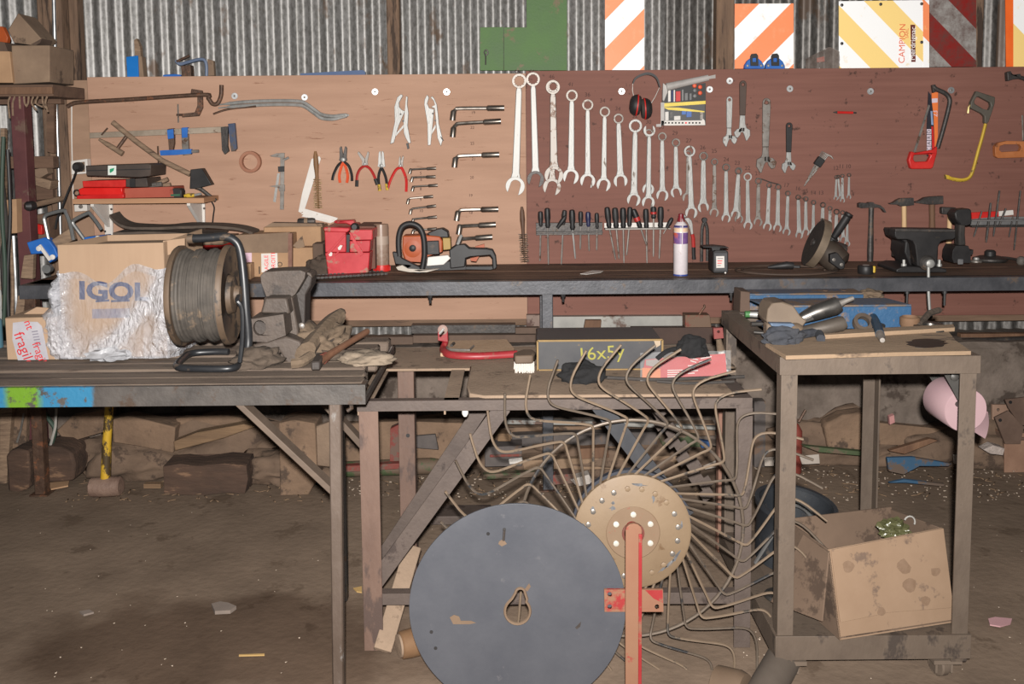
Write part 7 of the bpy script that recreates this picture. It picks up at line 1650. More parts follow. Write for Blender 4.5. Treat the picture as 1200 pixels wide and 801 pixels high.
mk('front_arm', G().beam(oy(1112, 436, 2.66), oy(1131, 472, 2.66), .03, .005, (0, -1, 0)), bkm, r2, bev=.001)
mk('rear_arm', G().beam(oy(1093, 437, 2.90), oy(1113, 468, 2.90), .03, .005, (0, -1, 0)), bkm, r2, bev=.001)
mk('spindle', G().tube([oy(1132, 478, 2.655), cf - axp*.16], .008, 8), bkm, r2)
mk('bolt', G().lathe([(.012, 0), (.012, .006), (.006, .01)], oy(1118, 441, 2.655), (0, -1, 0), 10), bkm, r2)
mk('cross_strap', G().beam(oy(1107, 437, 2.66), oy(1095, 437, 2.92), .03, .004, (0, 0, 1)), bkm, r2)
# ---- carton on the trolley shelf
cbx = mat('stained_carton', (190, 156, 126), (206, 172, 142), k=2.7, s=4, rough=.85, spot=((150, 124, 106), .28, 9))
cbi = mat('carton_inside', (142, 116, 96), (160, 132, 110), k=3.0, s=5, rough=.9, spot=((110, 88, 72), .4, 9))
P0 = oz(984, 750, zs+.002); P1 = oz(1119, 729, zs+.002)
wv = P1 - P0; dv = Vector((-wv.y, wv.x, 0)).normalized()*.24; lean = Vector((-.02, .05, 0))
hv = Vector((0, 0, oy(977, 644, P0.y + .05).z - P0.z)) + lean
SK = Vector((0, 0, .022))
r = thing('carton', 'stained open cardboard box leaning on the lower trolley shelf', 'box', (P0+P1)/2 + dv/2)
mk('front_wall', G().prism([P0, P1, P1+hv+SK, P0+hv], dv.normalized()*.006), cbx, r, bev=.0015)
out_ = -dv.normalized()*.004
mk('front_flap', G().prism([P0+hv*.20+wv*.02+out_, P0+wv*.35+hv*.22+out_, P0+wv*.36+hv*.235+out_, P1+hv*.175-wv*.0+out_, P1+hv*1.0+SK+out_, P0+hv*1.0+wv*.02+out_], dv.normalized()*.004), cbx, r, bev=.001)
mk('back_wall', G().prism([P0+dv, P1+dv, P1+dv+hv*.98, P0+dv+hv*.98], -dv.normalized()*.006), cbi, r, bev=.0015)
mk('left_wall', G().prism([P0, P0+dv, P0+dv+hv*.98, P0+hv], wv.normalized()*.006), cbi, r, bev=.0015)
mk('right_wall', G().prism([P1, P1+dv, P1+dv+hv*.95, P1+hv+SK], -wv.normalized()*.006), cbi, r, bev=.0015)
mk('left_flap', G().prism([P0+hv*.97, P0+hv*.97+dv*.55, P0+dv*.75+hv*.03-wv*.30+Vector((0, 0, .03)), P0+hv*.22-wv*.12+dv*.02], wv.normalized()*.005), cbi, r, bev=.0015)
mk('floor_panel', G().prism([P0+hv*.02, P1+hv*.02, P1+dv+hv*.02, P0+dv+hv*.02], (0, 0, .004)), cbi, r)
wn = wv.normalized(); hn = hv.normalized()
for a, b_, sz in ((.14, .80, .018), (.62, .72, .024), (.64, .50, .022), (.76, .30, .015), (.37, .26, .013), (.88, .62, .016)):
    q = P0 + wv*a + hv*b_ - dv.normalized()*.0065
    mk('grease_spot', G().prism([q + wn*(sz*math.cos(t*pi/6)*(1+.16*math.sin(t*pi/2+a*9))) + hn*(sz*.9*math.sin(t*pi/6)) for t in range(12)], dv.normalized()*.0006), mat('grease', (170, 139, 114), (186, 154, 128), k=2.7, s=60, rough=.5), r)
r = thing('green_bag', 'crumpled greenish clear bag with a white ring showing above the carton', 'bag', P1 + dv*.4 + hv*.55 - wv*.2)
mk('bag', lump(G(), P1 + dv*.45 + hv*.86 - wv*.24, (.045, .03, .03), 71, 4, .5, 3), mat('green_plastic', (96, 98, 62), (136, 134, 96), k=2.8, s=22, rough=.25, bump=.5, bs=40), r)
q = P1 + dv*.40 + hv*1.02 - wv*.10
mk('white_ring', G().tube([q + Vector((.016*math.cos(t*pi/8), 0, .018*math.sin(t*pi/8))) for t in range(-1, 8)], .0026, 6), mat('dull_white', (190, 186, 180), k=2.4, rough=.5), r)
# ---- things on the floor round the trolley
pb = oz(931, 676, zs); 
r = thing('rubber_tub', 'dark blue rubber tub with a grey tube handle behind the trolley', 'tub', pb)
tbm = mat('navy_rubber', (50, 54, 60), (68, 72, 78), k=2.6, s=10, rough=.55, spot=((110, 100, 92), .22, 9))
ctr = pb + Vector((.01, .12, .0))
mk('shell', G().lathe([(.08, .0), (.105, .01), (.115, .10), (.122, .195), (.126, .20), (.118, .20), (.110, .10), (.10, .016), (.01, .014)], ctr, (.1, -.12, 1), 32), tbm, r)
mk('rim', G().lathe([(.119, .195), (.131, .195), (.133, .21), (.119, .21), (.119, .195)], ctr, (.1, -.12, 1), 32, False), tbm, r)
mk('tube_handle', G().tube(spline([oy(929, 590, 3.05), oy(938, 592, 3.05), oy(948, 600, 3.05), oy(955, 618, 3.05), oy(958, 642, 3.05)], 4), .011, 10), mat('handle_grey', (132, 132, 132), (156, 154, 152), k=2.0, s=10, rough=.4, met=.4), r)
mk('rib', G().tube([ctr + Vector((-.05, -.12, .19)), ctr + Vector((-.12, -.06, .02))], .006, 6), mat('handle_grey', (132, 132, 132)), r)
solo('oval_tin', G().lathe([(.04, 0), (.045, .006), (.04, .014), (.01, .016)], oz(912, 700, zs), (0, 0, 1), 20), stl, 'shiny oval tin lid on the trolley shelf before the dark blue tub', 'lid')
ppm = mat('dusty_pipe', (146, 130, 116), (166, 150, 136), k=3.4, s=5, rough=.9)
r = thing('clay_pipe', 'dusty grey pipe end lying under the left front corner of the trolley', 'pipe', oz(895, 812, 0))
e = oz(890, 822, .048); e2_ = oz(918, 772, .048)
mk('pipe', G().tube([e, e2_], .048, 24), ppm, r)
mk('bore', G().lathe([(.03, -.001), (.03, .002)], e, (e-e2_), 20), darkst, r)
r = thing('hub_casting', 'dusty tan hub casting with a slot lying beside the grey pipe', 'casting', oz(862, 808, 0))
hc = oz(858, 806, .052)
mk('drum', G().lathe([(.03, -.05), (.05, -.045), (.052, .02), (.046, .04), (.02, .045)], hc, (.75, -.6, .1), 22), mat('tan_casting', (146, 118, 94), (166, 138, 112), k=3.4, s=6, rough=.8), r)
mk('slot', G().box(hc + Vector((.024, -.045, .012)), (.028, .006, .05), None, .002), rag2, r)
solo('plank', G().beam(oz(893, 712, .012), oz(918, 782, .012), .035, .012), rag2, 'thin board lying on the floor left of the trolley leg', 'plank', bev=.002)

# ================================================================== rake wheel, its arm and the big disc
HY = 2.66
hc = oy(741, 621.5, HY)
r = thing('rake_wheel', 'hay rake wheel with forty bent spring tines round a tan hub', 'rake wheel', (hc.x, hc.y, 0))
spx = HY/F*1.035
tan = mat('tan_hub', (172, 144, 114), (186, 158, 126), k=2.75, s=5, rough=.6, spot=((150, 118, 86), .2, 12), bump=.05)
tinem = mat('tine_steel', (128, 112, 98), (152, 136, 120), k=2.5, s=14, rough=.45, met=.3, spot=((112, 112, 114), .35, 9), spotmet=.75)
tinem2 = mat('tine_dust', (152, 130, 108), (170, 146, 122), k=2.6, s=14, rough=.6, met=.1, spot=((120, 112, 104), .3, 10), spotmet=.6)
Rh = .171
mk('hub_disc', G().lathe([(.02, .012), (Rh*.96, .012), (Rh, .008), (Rh, -.010), (Rh*.97, -.014), (.02, -.014)], hc, (0, -1, 0), 56), tan, r)
mk('rear_disc', G().lathe([(.02, -.020), (Rh*1.03, -.020), (Rh*1.03, -.040), (.02, -.042)], hc, (0, -1, 0), 48), mat('blue_grey_rear', (66, 70, 82), (84, 86, 96), k=2.6, s=8, rough=.5), r)
pl_ = mk('centre_plate', G().lathe([(.02, .0125), (.078, .0125), (.079, .016), (.077, .018), (.02, .018)], hc, (0, -1, 0), 36), mat('tan_plate', (170, 139, 110), (184, 152, 122), k=3.0, s=5, rough=.6, spot=((204, 96, 84), .14, 14)), r)
mk('axle_seat', G().lathe([(.033, .018), (.033, .021), (.026, .022), (.024, .010)], hc, (0, -1, 0), 24), mat('red_seat', (150, 66, 56), (132, 88, 70), k=2.6, s=9, rough=.7), r)
mk('axle', G().tube([hc, oy(742, 620, 2.42)], .017, 14), mat('axle_brown', (112, 84, 66), k=2.6, rough=.6), r)
for k_ in range(6):
    a = pi/2 + k_*pi/3
    mk('plate_bolt', G().lathe([(.0085, .018), (.0085, .023), (.004, .025)], hc + Vector((math.cos(a)*.0575, 0, math.sin(a)*.0575)), (0, -1, 0), 10), mat('white_bolt', (232, 218, 204), k=2.4, rough=.5), pl_)
for k_ in range(20):
    a = 2*pi*k_/20 + .12
    mk('rim_bolt', G().lathe([(.0085, .012), (.0085, .0165), (.0055, .018), (.001, .018)], hc + Vector((math.cos(a)*Rh*.775, 0, math.sin(a)*Rh*.775)), (0, -1, 0), 6), tan if k_ in (2, 3, 4, 5, 16, 17) else mat('bare_bolt', (158, 150, 142), (182, 174, 166), k=1.9, s=20, rough=.4, met=.6), r)
flk = mat('bare_steel_flake', (116, 118, 124), (180, 180, 182), k=2.2, s=40, rough=.4, met=.4)
for a0, rr0, w_, h_ in ((-.55, .86, .05, .008), (-.75, .84, .04, .007), (-.9, .83, .03, .006), (1.45, .84, .04, .008), (1.05, .70, .008, .03), (2.6, .80, .012, .016), (3.0, .86, .012, .014), (2.25, .55, .016, .012), (2.15, .62, .010, .010), (.15, .84, .006, .022)):
    q = hc + Vector((math.cos(a0)*Rh*rr0, -.0124, math.sin(a0)*Rh*rr0)); ta_ = a0 + pi/2 if w_ > h_*2 else 0
    ex = Vector((math.cos(ta_), 0, math.sin(ta_))); ez = Vector((-ex.z, 0, ex.x))
    mk('bare_flake', G().prism([q + ex*(w_/2*math.cos(t*pi/5)*(1+.4*math.sin(t*2.9))) + ez*(h_/2*math.sin(t*pi/5)*(1+.4*math.cos(t*3.7))) for t in range(10)], (0, .0006, 0)), flk, r)
Rr = 131*spx
mk('ring', G().tube([hc + Vector((math.cos(2*pi*i/72)*Rr, .012, math.sin(2*pi*i/72)*Rr)) for i in range(72)], .0052, 8, closed=True), tinem, r)
tt = [(66, 24, .0), (96, 8, .004), (122, 1.5, .004), (130, .1, .0), (135.5, .5, -.004), (139.5, 2.8, -.006), (147, 7.3, -.008), (158, 13, -.010), (170, 17.8, -.012), (178, 19.8, -.014), (185, 20.2, -.016), (193, 19.3, -.018), (204, 16.8, -.022), (224, 11.5, -.030)]
P = [Vector((math.cos(math.radians(dg))*rp*spx, dy, math.sin(math.radians(dg))*rp*spx)) for rp, dg, dy in tt]
tin = G().tube(spline(P, 2), .0039, 6)
tmesh = None; nT = 40
for k_ in range(nT):
    if tmesh is None:
        g = G(); g.v = [p + WL[r.name] for p in tin.v]; g.f = tin.f
        o = mk('tine', g, tinem, r); tmesh = o.data
        tm2 = tmesh.copy(); tm2.materials.clear(); tm2.materials.append(tinem2)
    else:
        o = bpy.data.objects.new('tine', tmesh if k_ % 5 in (1, 3) else tm2); COL.objects.link(o); o.parent = r
    o.location = hc - WL[r.name]
    o.rotation_euler = (0, -math.radians(k_*9 + 100.5 - 99 + rnd.uniform(-1.2, 1.2)), 0)
# red arm standing in front
AY = 2.40
ra = thing('wheel_arm', 'red dusty upright arm with a drilled cross plate holding the rake wheel', 'arm', (oy(742, 800, AY).x, AY, 0))
rdm = mat('dusty_red_arm', (190, 132, 104), (196, 144, 112), k=3.1, s=6, rough=.55, spot=((206, 62, 62), .32, 7))
redm = mat('clear_red_arm', (204, 54, 58), (212, 70, 70), k=3.1, s=7, rough=.5, spot=((190, 134, 108), .25, 8))
xa, xb = oy(733, 720, AY).x, oy(752, 720, AY).x; zt = oy(742, 621, AY).z
arc = [Vector((xa + (xb-xa)*(.5 - .5*math.cos(t*pi/6)), AY, zt + .018*math.sin(t*pi/6))) for t in range(7)]
mk('bar', G().prism([Vector((xa, AY, .002))] + arc + [Vector((xb, AY, .002))], (0, .012, 0)), rdm, ra, bev=.0015)
mk('side_flange', G().span(xb-.009, xb, AY-.004, AY+.03, .002, zt-.01), redm, ra, bev=.001)
cx = [(708, 690.5), (777, 690.5), (777.5, 716.5), (708.5, 716.5)]
cp = mk('cross_plate', G().pp(cx, AY+.013, .008, [pc(u, v, 2.8, 10) for u, v in ((714.5, 696), (714.5, 710.5), (770, 696), (770, 710.5))]), rdm, ra, bev=.001)
mk('red_half', G().pp([(756, 691.2), (776.5, 691.2), (776.8, 706), (766, 701)], AY+.0124, .0008), redm, cp)
mk('axle_boss', G().lathe([(.017, .012), (.017, .024), (.012, .026)], oy(742, 622, AY), (0, 1, 0), 20), redm, ra)
# big disc
DY = 2.43
dc = oy(606.5, 722, DY); Rd = .292
dc.z = Rd + .004
r = thing('steel_disc', 'large blue grey steel disc with a keyhole centre standing before the rake wheel', 'disc', (dc.x, DY, 0))
dm = mat('blue_grey_disc', (104, 107, 116), (117, 119, 127), k=3.0, s=5, rough=.45, spot=((128, 128, 134), .12, 18), bump=.03)
hole = [dc + Vector((math.cos(a)*.034, 0, -.004 + math.sin(a)*.038)) for a in [math.radians(60 - 300*i/24) for i in range(25)]]
hole = [dc + Vector((.008 + math.cos(a)*.0125, 0, .046 + math.sin(a)*.012)) for a in [math.radians(180 - 180*i/8) for i in range(9)]] + [dc + Vector((.026, 0, .028))] + [dc + Vector((math.cos(a)*.034, 0, -.006 + math.sin(a)*.036)) for a in [math.radians(45 - 270*i/20) for i in range(21)]] + [dc + Vector((-.014, 0, .030))]
small = []
for u, v in ((572, 625), (591, 620), (505.5, 740), (510.5, 759)):
    mk('drilled_hole', G().lathe([(.0048, 0), (.0048, .0012)], oy(u, v, DY-.0002), (0, -1, 0), 10), black, r)
mk('plate', G().prism(circ(dc, Rd, 96), (0, .006, 0), [hole]), dm, r, bev=.001)
rim = mat('dusty_hole_rim', (150, 122, 98), (168, 140, 114), k=3.0, s=12, rough=.8)
g = G().tube([p + Vector((0, -.001, 0)) for p in hole], .004, 6, closed=True); mk('hole_rim', g, rim, r)
for px in ([(527, 723), (532, 720), (538, 722), (540, 727), (552, 727), (558, 729.5), (550, 731), (538, 731), (531, 731)], [(615, 690), (620, 683), (622, 687), (618, 693)], [(585, 634), (590, 631), (594, 637), (588, 640), (584, 637)], [(674, 735), (681, 728), (680, 734), (676, 737)]):
    mk('scuff', G().pp(px, DY-.0008, .0006), rim if px[0][0] < 670 else vdk, r)
mk('wire_slot', G().tube([oy(591, 621, DY-.002), oy(590, 633, DY-.002)], .0035, 6), vdk, r)
# ================================================================== clutter along the foot of the wall
tk = 1.0
log = mat('dusty_log', (104, 84, 68), (130, 106, 86), k=1.0, s=7, rough=.95, st=(1, 1, 1), bump=.5, bs=40, spot=((76, 62, 52), .3, 6))
logd = mat('dark_beam_end', (58, 44, 36), (84, 64, 52), k=1.0, s=8, rough=.9, st=(.5, 2, 2), bump=.5, bs=40, spot=((116, 90, 70), .2, 8))
split = mat('split_wood', (104, 82, 62), (132, 106, 80), k=1.0, s=10, rough=.85, st=(.3, 3, 3), bump=.4, bs=50)
dirt = mat('dirt_heap', (92, 75, 62), (114, 94, 78), k=1.0, s=6, rough=.98, bump=.6, bs=24, spot=((74, 60, 50), .3, 8))
def floorp(u, v): return oz(u, v, 0)
def timber(label, px, Y, th, mt, name='timber_beam', cat='timber', ns=0, jit=.006, bev=.006):
    """a baulk seen face on, resting where the photograph shows it"""
    return solo(name, G().pp(px, Y, th).jit(jit, 5, ns), mt, label, cat, bev=bev)
timber('dark charred beam end on the floor at the far left, behind the bench leg', [(5, 534), (10, 528), (20, 525), (34, 527), (36, 550), (35, 572), (22, 576), (9, 574)], 4.12, .20, logd, ns=1, bev=.014, jit=.012)
timber('dark rounded beam piece on the floor right of the bench leg', [(37, 529), (55, 524), (70, 525), (84, 531), (88, 545), (86, 562), (60, 565), (38, 566)], 4.16, .22, logd, ns=2, bev=.016, jit=.012)
timber('dark square timber block lying in the middle under the front left table', [(190, 547), (210, 544), (230, 546), (262, 543), (287, 546), (289, 562), (287, 579), (262, 579), (240, 582), (210, 580), (192, 580), (191, 565)], 4.05, .16, logd, ns=3, bev=.008, jit=.012)
timber('upright dark log end behind the diagonal brace', [(326, 495), (345, 492), (370, 496), (372, 560), (362, 580), (328, 583)], 4.06, .14, log, ns=4)
timber('pale split board piece standing behind the table leg', [(367, 500), (386, 493), (386, 548), (368, 545)], 4.08, .03, mat('pale_board_piece', (112, 93, 78), (132, 112, 94), s=8, rough=.9, bump=.3), ns=5)
timber('slanting dusty plank leaning left of the yellow hammer', [(66, 505), (84, 488), (131, 478), (132, 503), (76, 520)], 4.30, .05, log, ns=6)
timber('broad dusty plank lying behind the yellow hammer', [(130, 492), (150, 488), (205, 500), (203, 531), (160, 522), (132, 518)], 4.26, .10, log, ns=7)
timber('split piece of yellow brown firewood under the front left table', [(203, 518), (230, 507), (285, 497), (300, 500), (262, 513), (205, 529)], 4.24, .07, split, ns=8)
timber('dark old timber at the back under the front left table', [(160, 490), (240, 486), (268, 489), (250, 498), (190, 502)], 4.36, .07, logd, ns=9)
timber('dusty cut log at the back right of the firewood', [(205, 490), (262, 486), (300, 492), (295, 500), (250, 506), (215, 512)], 4.34, .08, log, ns=10)
def heap(label, u, v, size, seed, name='dirt_heap', mt=None, cat='dirt'):
    p = floorp(u, v); p.y += size[1]*.8
    return solo(name, lump(G(), p, size, seed, 4, .45, 2.3), mt or dirt, label, cat, kind='stuff' if name == 'dirt_heap' else None)
heap('dirt heap against the wall behind the yellow sledge hammer', 150, 562, (.30, .16, .13), 11)
heap('dirt heap against the wall behind the square timber block', 255, 556, (.42, .15, .17), 12)
heap('low dirt heap at the foot of the upright log', 330, 570, (.22, .12, .09), 13)
heap('earth pile behind the middle table legs', 520, 548, (.40, .10, .14), 15)
heap('earth pile under the bench right of the bench leg', 720, 560, (.5, .12, .10), 16)
heap('earth pile behind the trolley', 985, 545, (.35, .12, .15), 17)
heap('earth pile at the right behind the trolley leg', 1130, 550, (.4, .12, .12), 18)
heap('dusty stone like clod beside the firewood', 118, 556, (.10, .08, .10), 19, 'clod', log, 'clod')
solo('wood_scrap', G().beam(floorp(170, 571)+Vector((0, 0, .012)), floorp(190, 571)+Vector((0, 0, .012)), .03, .02), split, 'short pale stick on the floor left of the square timber block', 'wood')
solo('cardboard_scrap', G().prism([floorp(u, v)+Vector((0, 0, .008)) for u, v in ((54, 568), (82, 563), (80, 572), (60, 576))], (0, 0, .006)), card, 'flat cardboard scrap at the foot of the dark beam piece', 'cardboard')
# sledge hammer
r = thing('sledge_hammer', 'sledge hammer with a chipped yellow handle standing on its head', 'hammer', floorp(120, 586))
p = floorp(120, 586); hz = .047
mk('head', G().lathe([(.036, -.068), (.043, -.062), (.045, -.02), (.045, .02), (.043, .062), (.036, .068)], p + Vector((0, .04, hz)), (1, 0, .03), 10), mat('sledge_head', (104, 82, 72), (136, 112, 98), k=1.1, s=10, rough=.6, bump=.3, spot=((84, 64, 56), .3, 9)), r)
top = oy(130, 448, BF - .03)
mk('handle', G().tube([p + Vector((0, .04, hz+.03)), p + Vector((0.012, .045, .25)), top], .021, 12, rs=[.022, .019, .018]), mat('chipped_yellow', (184, 146, 40), (194, 158, 52), k=1.0, s=10, rough=.5, st=(1, 1, .5), spot=((70, 56, 36), .6, 16)), r)
# hoses and rods under the bench end at the left
solo('upright_board', G().pp([(0, 480), (14, 478), (8, 566), (0, 566)], 4.20, .03).jit(.002), woodg, 'grey upright board at the far left under the front table', 'wood')
solo('upright_board', G().pp([(14, 478), (32, 476), (30, 524), (12, 526)], 4.24, .03).jit(.002), timb2 if 'timb2' in globals() else log, 'brown upright board beside the grey one at the far left', 'wood')
solo('green_hose', G().tube(spline([oy(50, 480, 4.2), oy(58, 492, 4.2), oy(64, 502, 4.2), oy(62, 515, 4.2), oy(57, 526, 4.2)], 4), .010, 8), hos, 'green hose end hanging right of the rusty bench leg', 'hose')
solo('thin_pipe', G().tube([oy(66, 478, 4.18), oy(65, 500, 4.18), oy(58, 526, 4.18)], .006, 6), mat('pale_pipe', (140, 136, 130), s=10, rough=.5), 'thin pale pipe hanging right of the rusty bench leg', 'pipe')
solo('thin_rod', G().tube([oy(28, 484, 4.2), oy(24, 505, 4.2), oy(20, 518, 4.2)], .005, 6), chromed, 'thin bright rod leaning at the far left under the table', 'rod')
# ---- long steel sections lying on the concrete ledge
LZ = .565
def ledge(label, u0, u1, v0, v1, Y, th, mt, name='steel_section', cat='steel', bev=.002):
    return solo(name, G().pp([(u0, v0), (u1, v0-.006*(u1-u0)), (u1, v1-.006*(u1-u0)), (u0, v1)], Y, th).jit(.001), mt, label, cat, bev=bev)
galvm = mat('weathered_galv', (132, 130, 126), (158, 156, 150), k=1.0, s=6, rough=.5, met=.3, spot=((92, 72, 62), .35, 5), spotmet=.05)
ledge('long grey galvanised trough lying behind the bench leg', 648, 800, 371, 387, 4.60, .05, galvm)
ledge('rust stained end of the grey trough left of the bench leg', 617, 636, 369, 387, 4.61, .05, mat('rusty_galv', (112, 92, 84), (136, 118, 108), s=9, rough=.7, spot=((84, 62, 54), .4, 8)))
solo('dark_bracket', G().pp([(686, 375), (705, 375), (704, 386), (684, 386)], 4.57, .03), woodd, 'small dark brown block against the grey trough', 'block', bev=.002)
ledge('long dark brown steel beam behind the lettered box', 740, 840, 384, 404, 4.52, .05, mat('dark_brown_beam', (62, 46, 40), (78, 60, 52), s=8, rough=.7))
ledge('dark ribbed steel section lying behind the bow saw', 482, 604, 381, 391, 4.55, .06, darkst)
ledge('second dark flat section below the ribbed one', 484, 640, 393, 402, 4.50, .05, mat('brown_flat', (84, 68, 58), (104, 86, 74), s=8, rough=.8))
ledge('short brown section end right of the bow saw', 604, 632, 384, 397, 4.53, .04, mat('brown_flat', (84, 68, 58)))
ledge('dusty dark lath lying on the ledge behind the rags', 398, 484, 395, 404, 4.50, .05, mat('brown_flat', (84, 68, 58)))
r = thing('drain_pipe', 'dark round pipe lying on the ledge at the far right', 'pipe', oy(1165, 402, 4.56))
mk('pipe', G().tube([oy(1128, 401, 4.56), oy(1260, 396, 4.56)], .02, 12), darkst, r)
ledge('dark lath on the ledge right of the trolley', 1126, 1215, 391, 396, 4.60, .04, woodd)
# ---- clutter under the bench in the middle
def lay(label, px, Y, th, mt, name, cat, bev=.003, jit=.002): return solo(name, G().pp(px, Y, th).jit(jit, 6), mt, label, cat, bev=bev)
redo = mat('old_red_paint', (110, 50, 43), (122, 64, 55), s=9, rough=.7, spot=((98, 78, 68), .6, 9))
greo = mat('old_green_paint', (62, 74, 48), (78, 88, 60), s=9, rough=.7, spot=((96, 80, 66), .6, 9))
scrapp = mat('scrap_paper', (150, 140, 130), (172, 162, 152), s=9, rough=.8)
gry = mat('old_grey_metal', (72, 66, 64), (96, 88, 84), s=9, rough=.7, spot=((104, 84, 70), .3, 9))
lay('broad old board behind the left legs of the middle table', [(405, 496), (470, 493), (548, 496), (546, 540), (470, 545), (404, 540)], 4.30, .04, log, 'board', 'board')
lay('red and white peeling upright box behind the left middle table leg', [(457, 502), (468, 497), (469, 541), (457, 541)], 4.22, .05, redo, 'metal_box', 'box')
lay('dark grey plate leaning behind the middle table leg', [(486, 511), (510, 509), (514, 527), (487, 525)], 4.20, .02, gry, 'plate', 'plate')
lay('long red painted bar lying on the floor behind the middle table', [(404, 546), (470, 543), (471, 549), (404, 553)], 4.16, .04, redo, 'steel_bar', 'bar')
r = thing('gas_cylinder', 'green painted pipe lying on the floor behind the middle table', 'pipe', floorp(470, 565))
mk('pipe', G().tube([floorp(402, 562)+Vector((0, .03, .04)), floorp(505, 558)+Vector((0, .03, .04)), floorp(514, 557)+Vector((0, .03, .04))], .038, 14, rs=[.036, .038, .03]), greo, r)
lay('brown flat wooden beam behind the rake wheel tines', [(556, 502), (648, 500), (838, 496), (838, 510), (650, 515), (556, 514)], 4.34, .06, log, 'beam', 'beam')
lay('long grey steel rail lying behind the tines', [(586, 492), (700, 494), (840, 500), (840, 504), (700, 499), (586, 497)], 4.22, .03, galvm, 'steel_rail', 'rail')
lay('long dark textured girder behind the bench leg', [(600, 510), (640, 508), (770, 506), (770, 522), (640, 524), (600, 522)], 4.28, .06, gry, 'girder', 'girder')
lay('orange brown brick shaped block under the bench', [(583, 508), (599, 508), (599, 517), (583, 517)], 4.18, .06, split, 'block', 'block')
lay('grey and red metal toolbox under the bench behind the tines', [(568, 524), (612, 522), (612, 546), (568, 547)], 4.16, .10, gry, 'metal_case', 'case')
lay('red strip on the grey metal toolbox', [(574, 533), (612, 532), (612, 535), (574, 536)], 4.15, .008, redo, 'red_strip', 'strip')
lay('pale scrap plate beside the grey metal toolbox', [(596, 538), (612, 536), (613, 542), (597, 544)], 4.13, .01, whitepl, 'plate', 'plate')
lay('long tan board lying lower under the bench', [(612, 540), (700, 536), (800, 534), (800, 546), (700, 550), (614, 552)], 4.20, .05, mat('tan_plank', (122, 100, 80), (142, 118, 96), s=8, rough=.9, bump=.3), 'board', 'board')
lay('green painted bar lying under the bench at the left', [(566, 556), (650, 552), (652, 558), (566, 562)], 4.10, .04, greo, 'steel_bar', 'bar')
lay('red printed carton under the bench behind the wheel', [(642, 557), (672, 555), (678, 566), (648, 568)], 4.06, .08, redo, 'carton', 'box')
lay('white and grey printed bag under the bench behind the wheel', [(668, 562), (690, 556), (696, 566), (676, 570)], 4.05, .06, mat('printed_bag', (150, 140, 132), (176, 168, 160), s=40, rough=.6), 'bag', 'bag')
lay('dark wooden offcut under the bench near the wheel top', [(676, 526), (712, 524), (714, 536), (678, 538)], 4.16, .05, woodd, 'wood_scrap', 'wood')
lay('white paper label lying under the bench right of the wheel', [(824, 546), (842, 538), (842, 547), (826, 550)], 4.10, .004, scrapp, 'paper', 'paper')
lay('green plastic crate edge under the bench right of the wheel', [(770, 508), (818, 512), (824, 524), (776, 522)], 4.26, .06, greo, 'crate', 'crate')
lay('blue plastic piece under the bench right of the wheel', [(820, 516), (834, 518), (834, 526), (822, 525)], 4.20, .03, mat('old_blue', (44, 74, 120), (58, 88, 132), s=8, rough=.5), 'plastic', 'plastic')
# ---- behind the trolley
lay('grey square post standing between the middle table and the trolley', [(884, 470), (897, 470), (897, 560), (884, 560)], 4.36, .06, gry, 'concrete_post', 'post')
r = thing('fire_extinguisher', 'dusty red can behind the left leg of the trolley', 'can', floorp(931, 562))
pc_ = oy(930, 545, 4.2)
mk('can', G().lathe([(.03, -.10), (.036, -.09), (.036, .10), (.02, .13), (.008, .14)], Vector((pc_.x, 4.2, .10+.02)), (0, 0, 1), 16), mat('dull_red_can', (112, 48, 40), (126, 62, 52), s=8, rough=.6, spot=((110, 84, 72), .3, 8)), r)
mk('wire', G().tube([oy(936, 494, 4.2), oy(940, 487, 4.2), oy(944, 480, 4.2)], .006, 6), rusty, r)
lay('white paper scrap standing at the foot of the red can', [(895, 536), (908, 535), (907, 546), (896, 546)], 4.12, .004, scrapp, 'paper', 'paper')
lay('second white paper scrap right of the red can', [(937, 534), (960, 532), (961, 543), (940, 544)], 4.10, .004, scrapp, 'paper', 'paper')
lay('brown humped sack behind the trolley centre', [(968, 498), (990, 486), (1018, 482), (1020, 530), (972, 534)], 4.30, .10, log, 'sack', 'sack', .02, .01)
lay('long brown board lying behind the trolley centre', [(1020, 494), (1120, 504), (1120, 524), (1020, 520)], 4.32, .04, log, 'board', 'board')
lay('dark dusty board lying behind the trolley, slanting', [(1042, 528), (1090, 514), (1100, 516), (1060, 532)], 4.14, .03, woodd, 'board', 'board')
lay('green lath lying behind the trolley at the left', [(940, 522), (990, 527), (1025, 530), (1025, 535), (960, 530)], 4.14, .03, greo, 'lath', 'lath')
blu2 = mat('old_blue_steel', (46, 78, 104), (60, 88, 112), s=8, rough=.6, spot=((92, 78, 68), .55, 8))
lay('broad blue steel plate lying behind the back right trolley leg', [(1040, 536), (1070, 535), (1116, 543), (1112, 546), (1078, 546), (1060, 556), (1042, 552)], 4.06, .02, blu2, 'blue_plate', 'plate')
lay('thin blue steel strip lying on the floor behind the trolley', [(1042, 566), (1060, 562), (1108, 567), (1106, 570), (1062, 566)], 3.98, .02, blu2, 'blue_strip', 'strip')
lay('white torn label behind the right front trolley leg', [(1117, 532), (1126, 532), (1126, 543), (1118, 543)], 4.06, .004, scrapp, 'paper', 'paper')
lay('crumpled clear plastic behind the right trolley leg', [(1152, 528), (1164, 523), (1178, 526), (1176, 534), (1160, 533)], 4.10, .05, mat('scrap_film', (150, 138, 132), (180, 168, 160), s=40, rough=.3, bump=.5), 'plastic', 'plastic', .003, .012)
r = thing('rolled_foil', 'crumpled pinkish wrapper behind the back right trolley leg', 'wrapper', oy(1044, 490, 4.2))
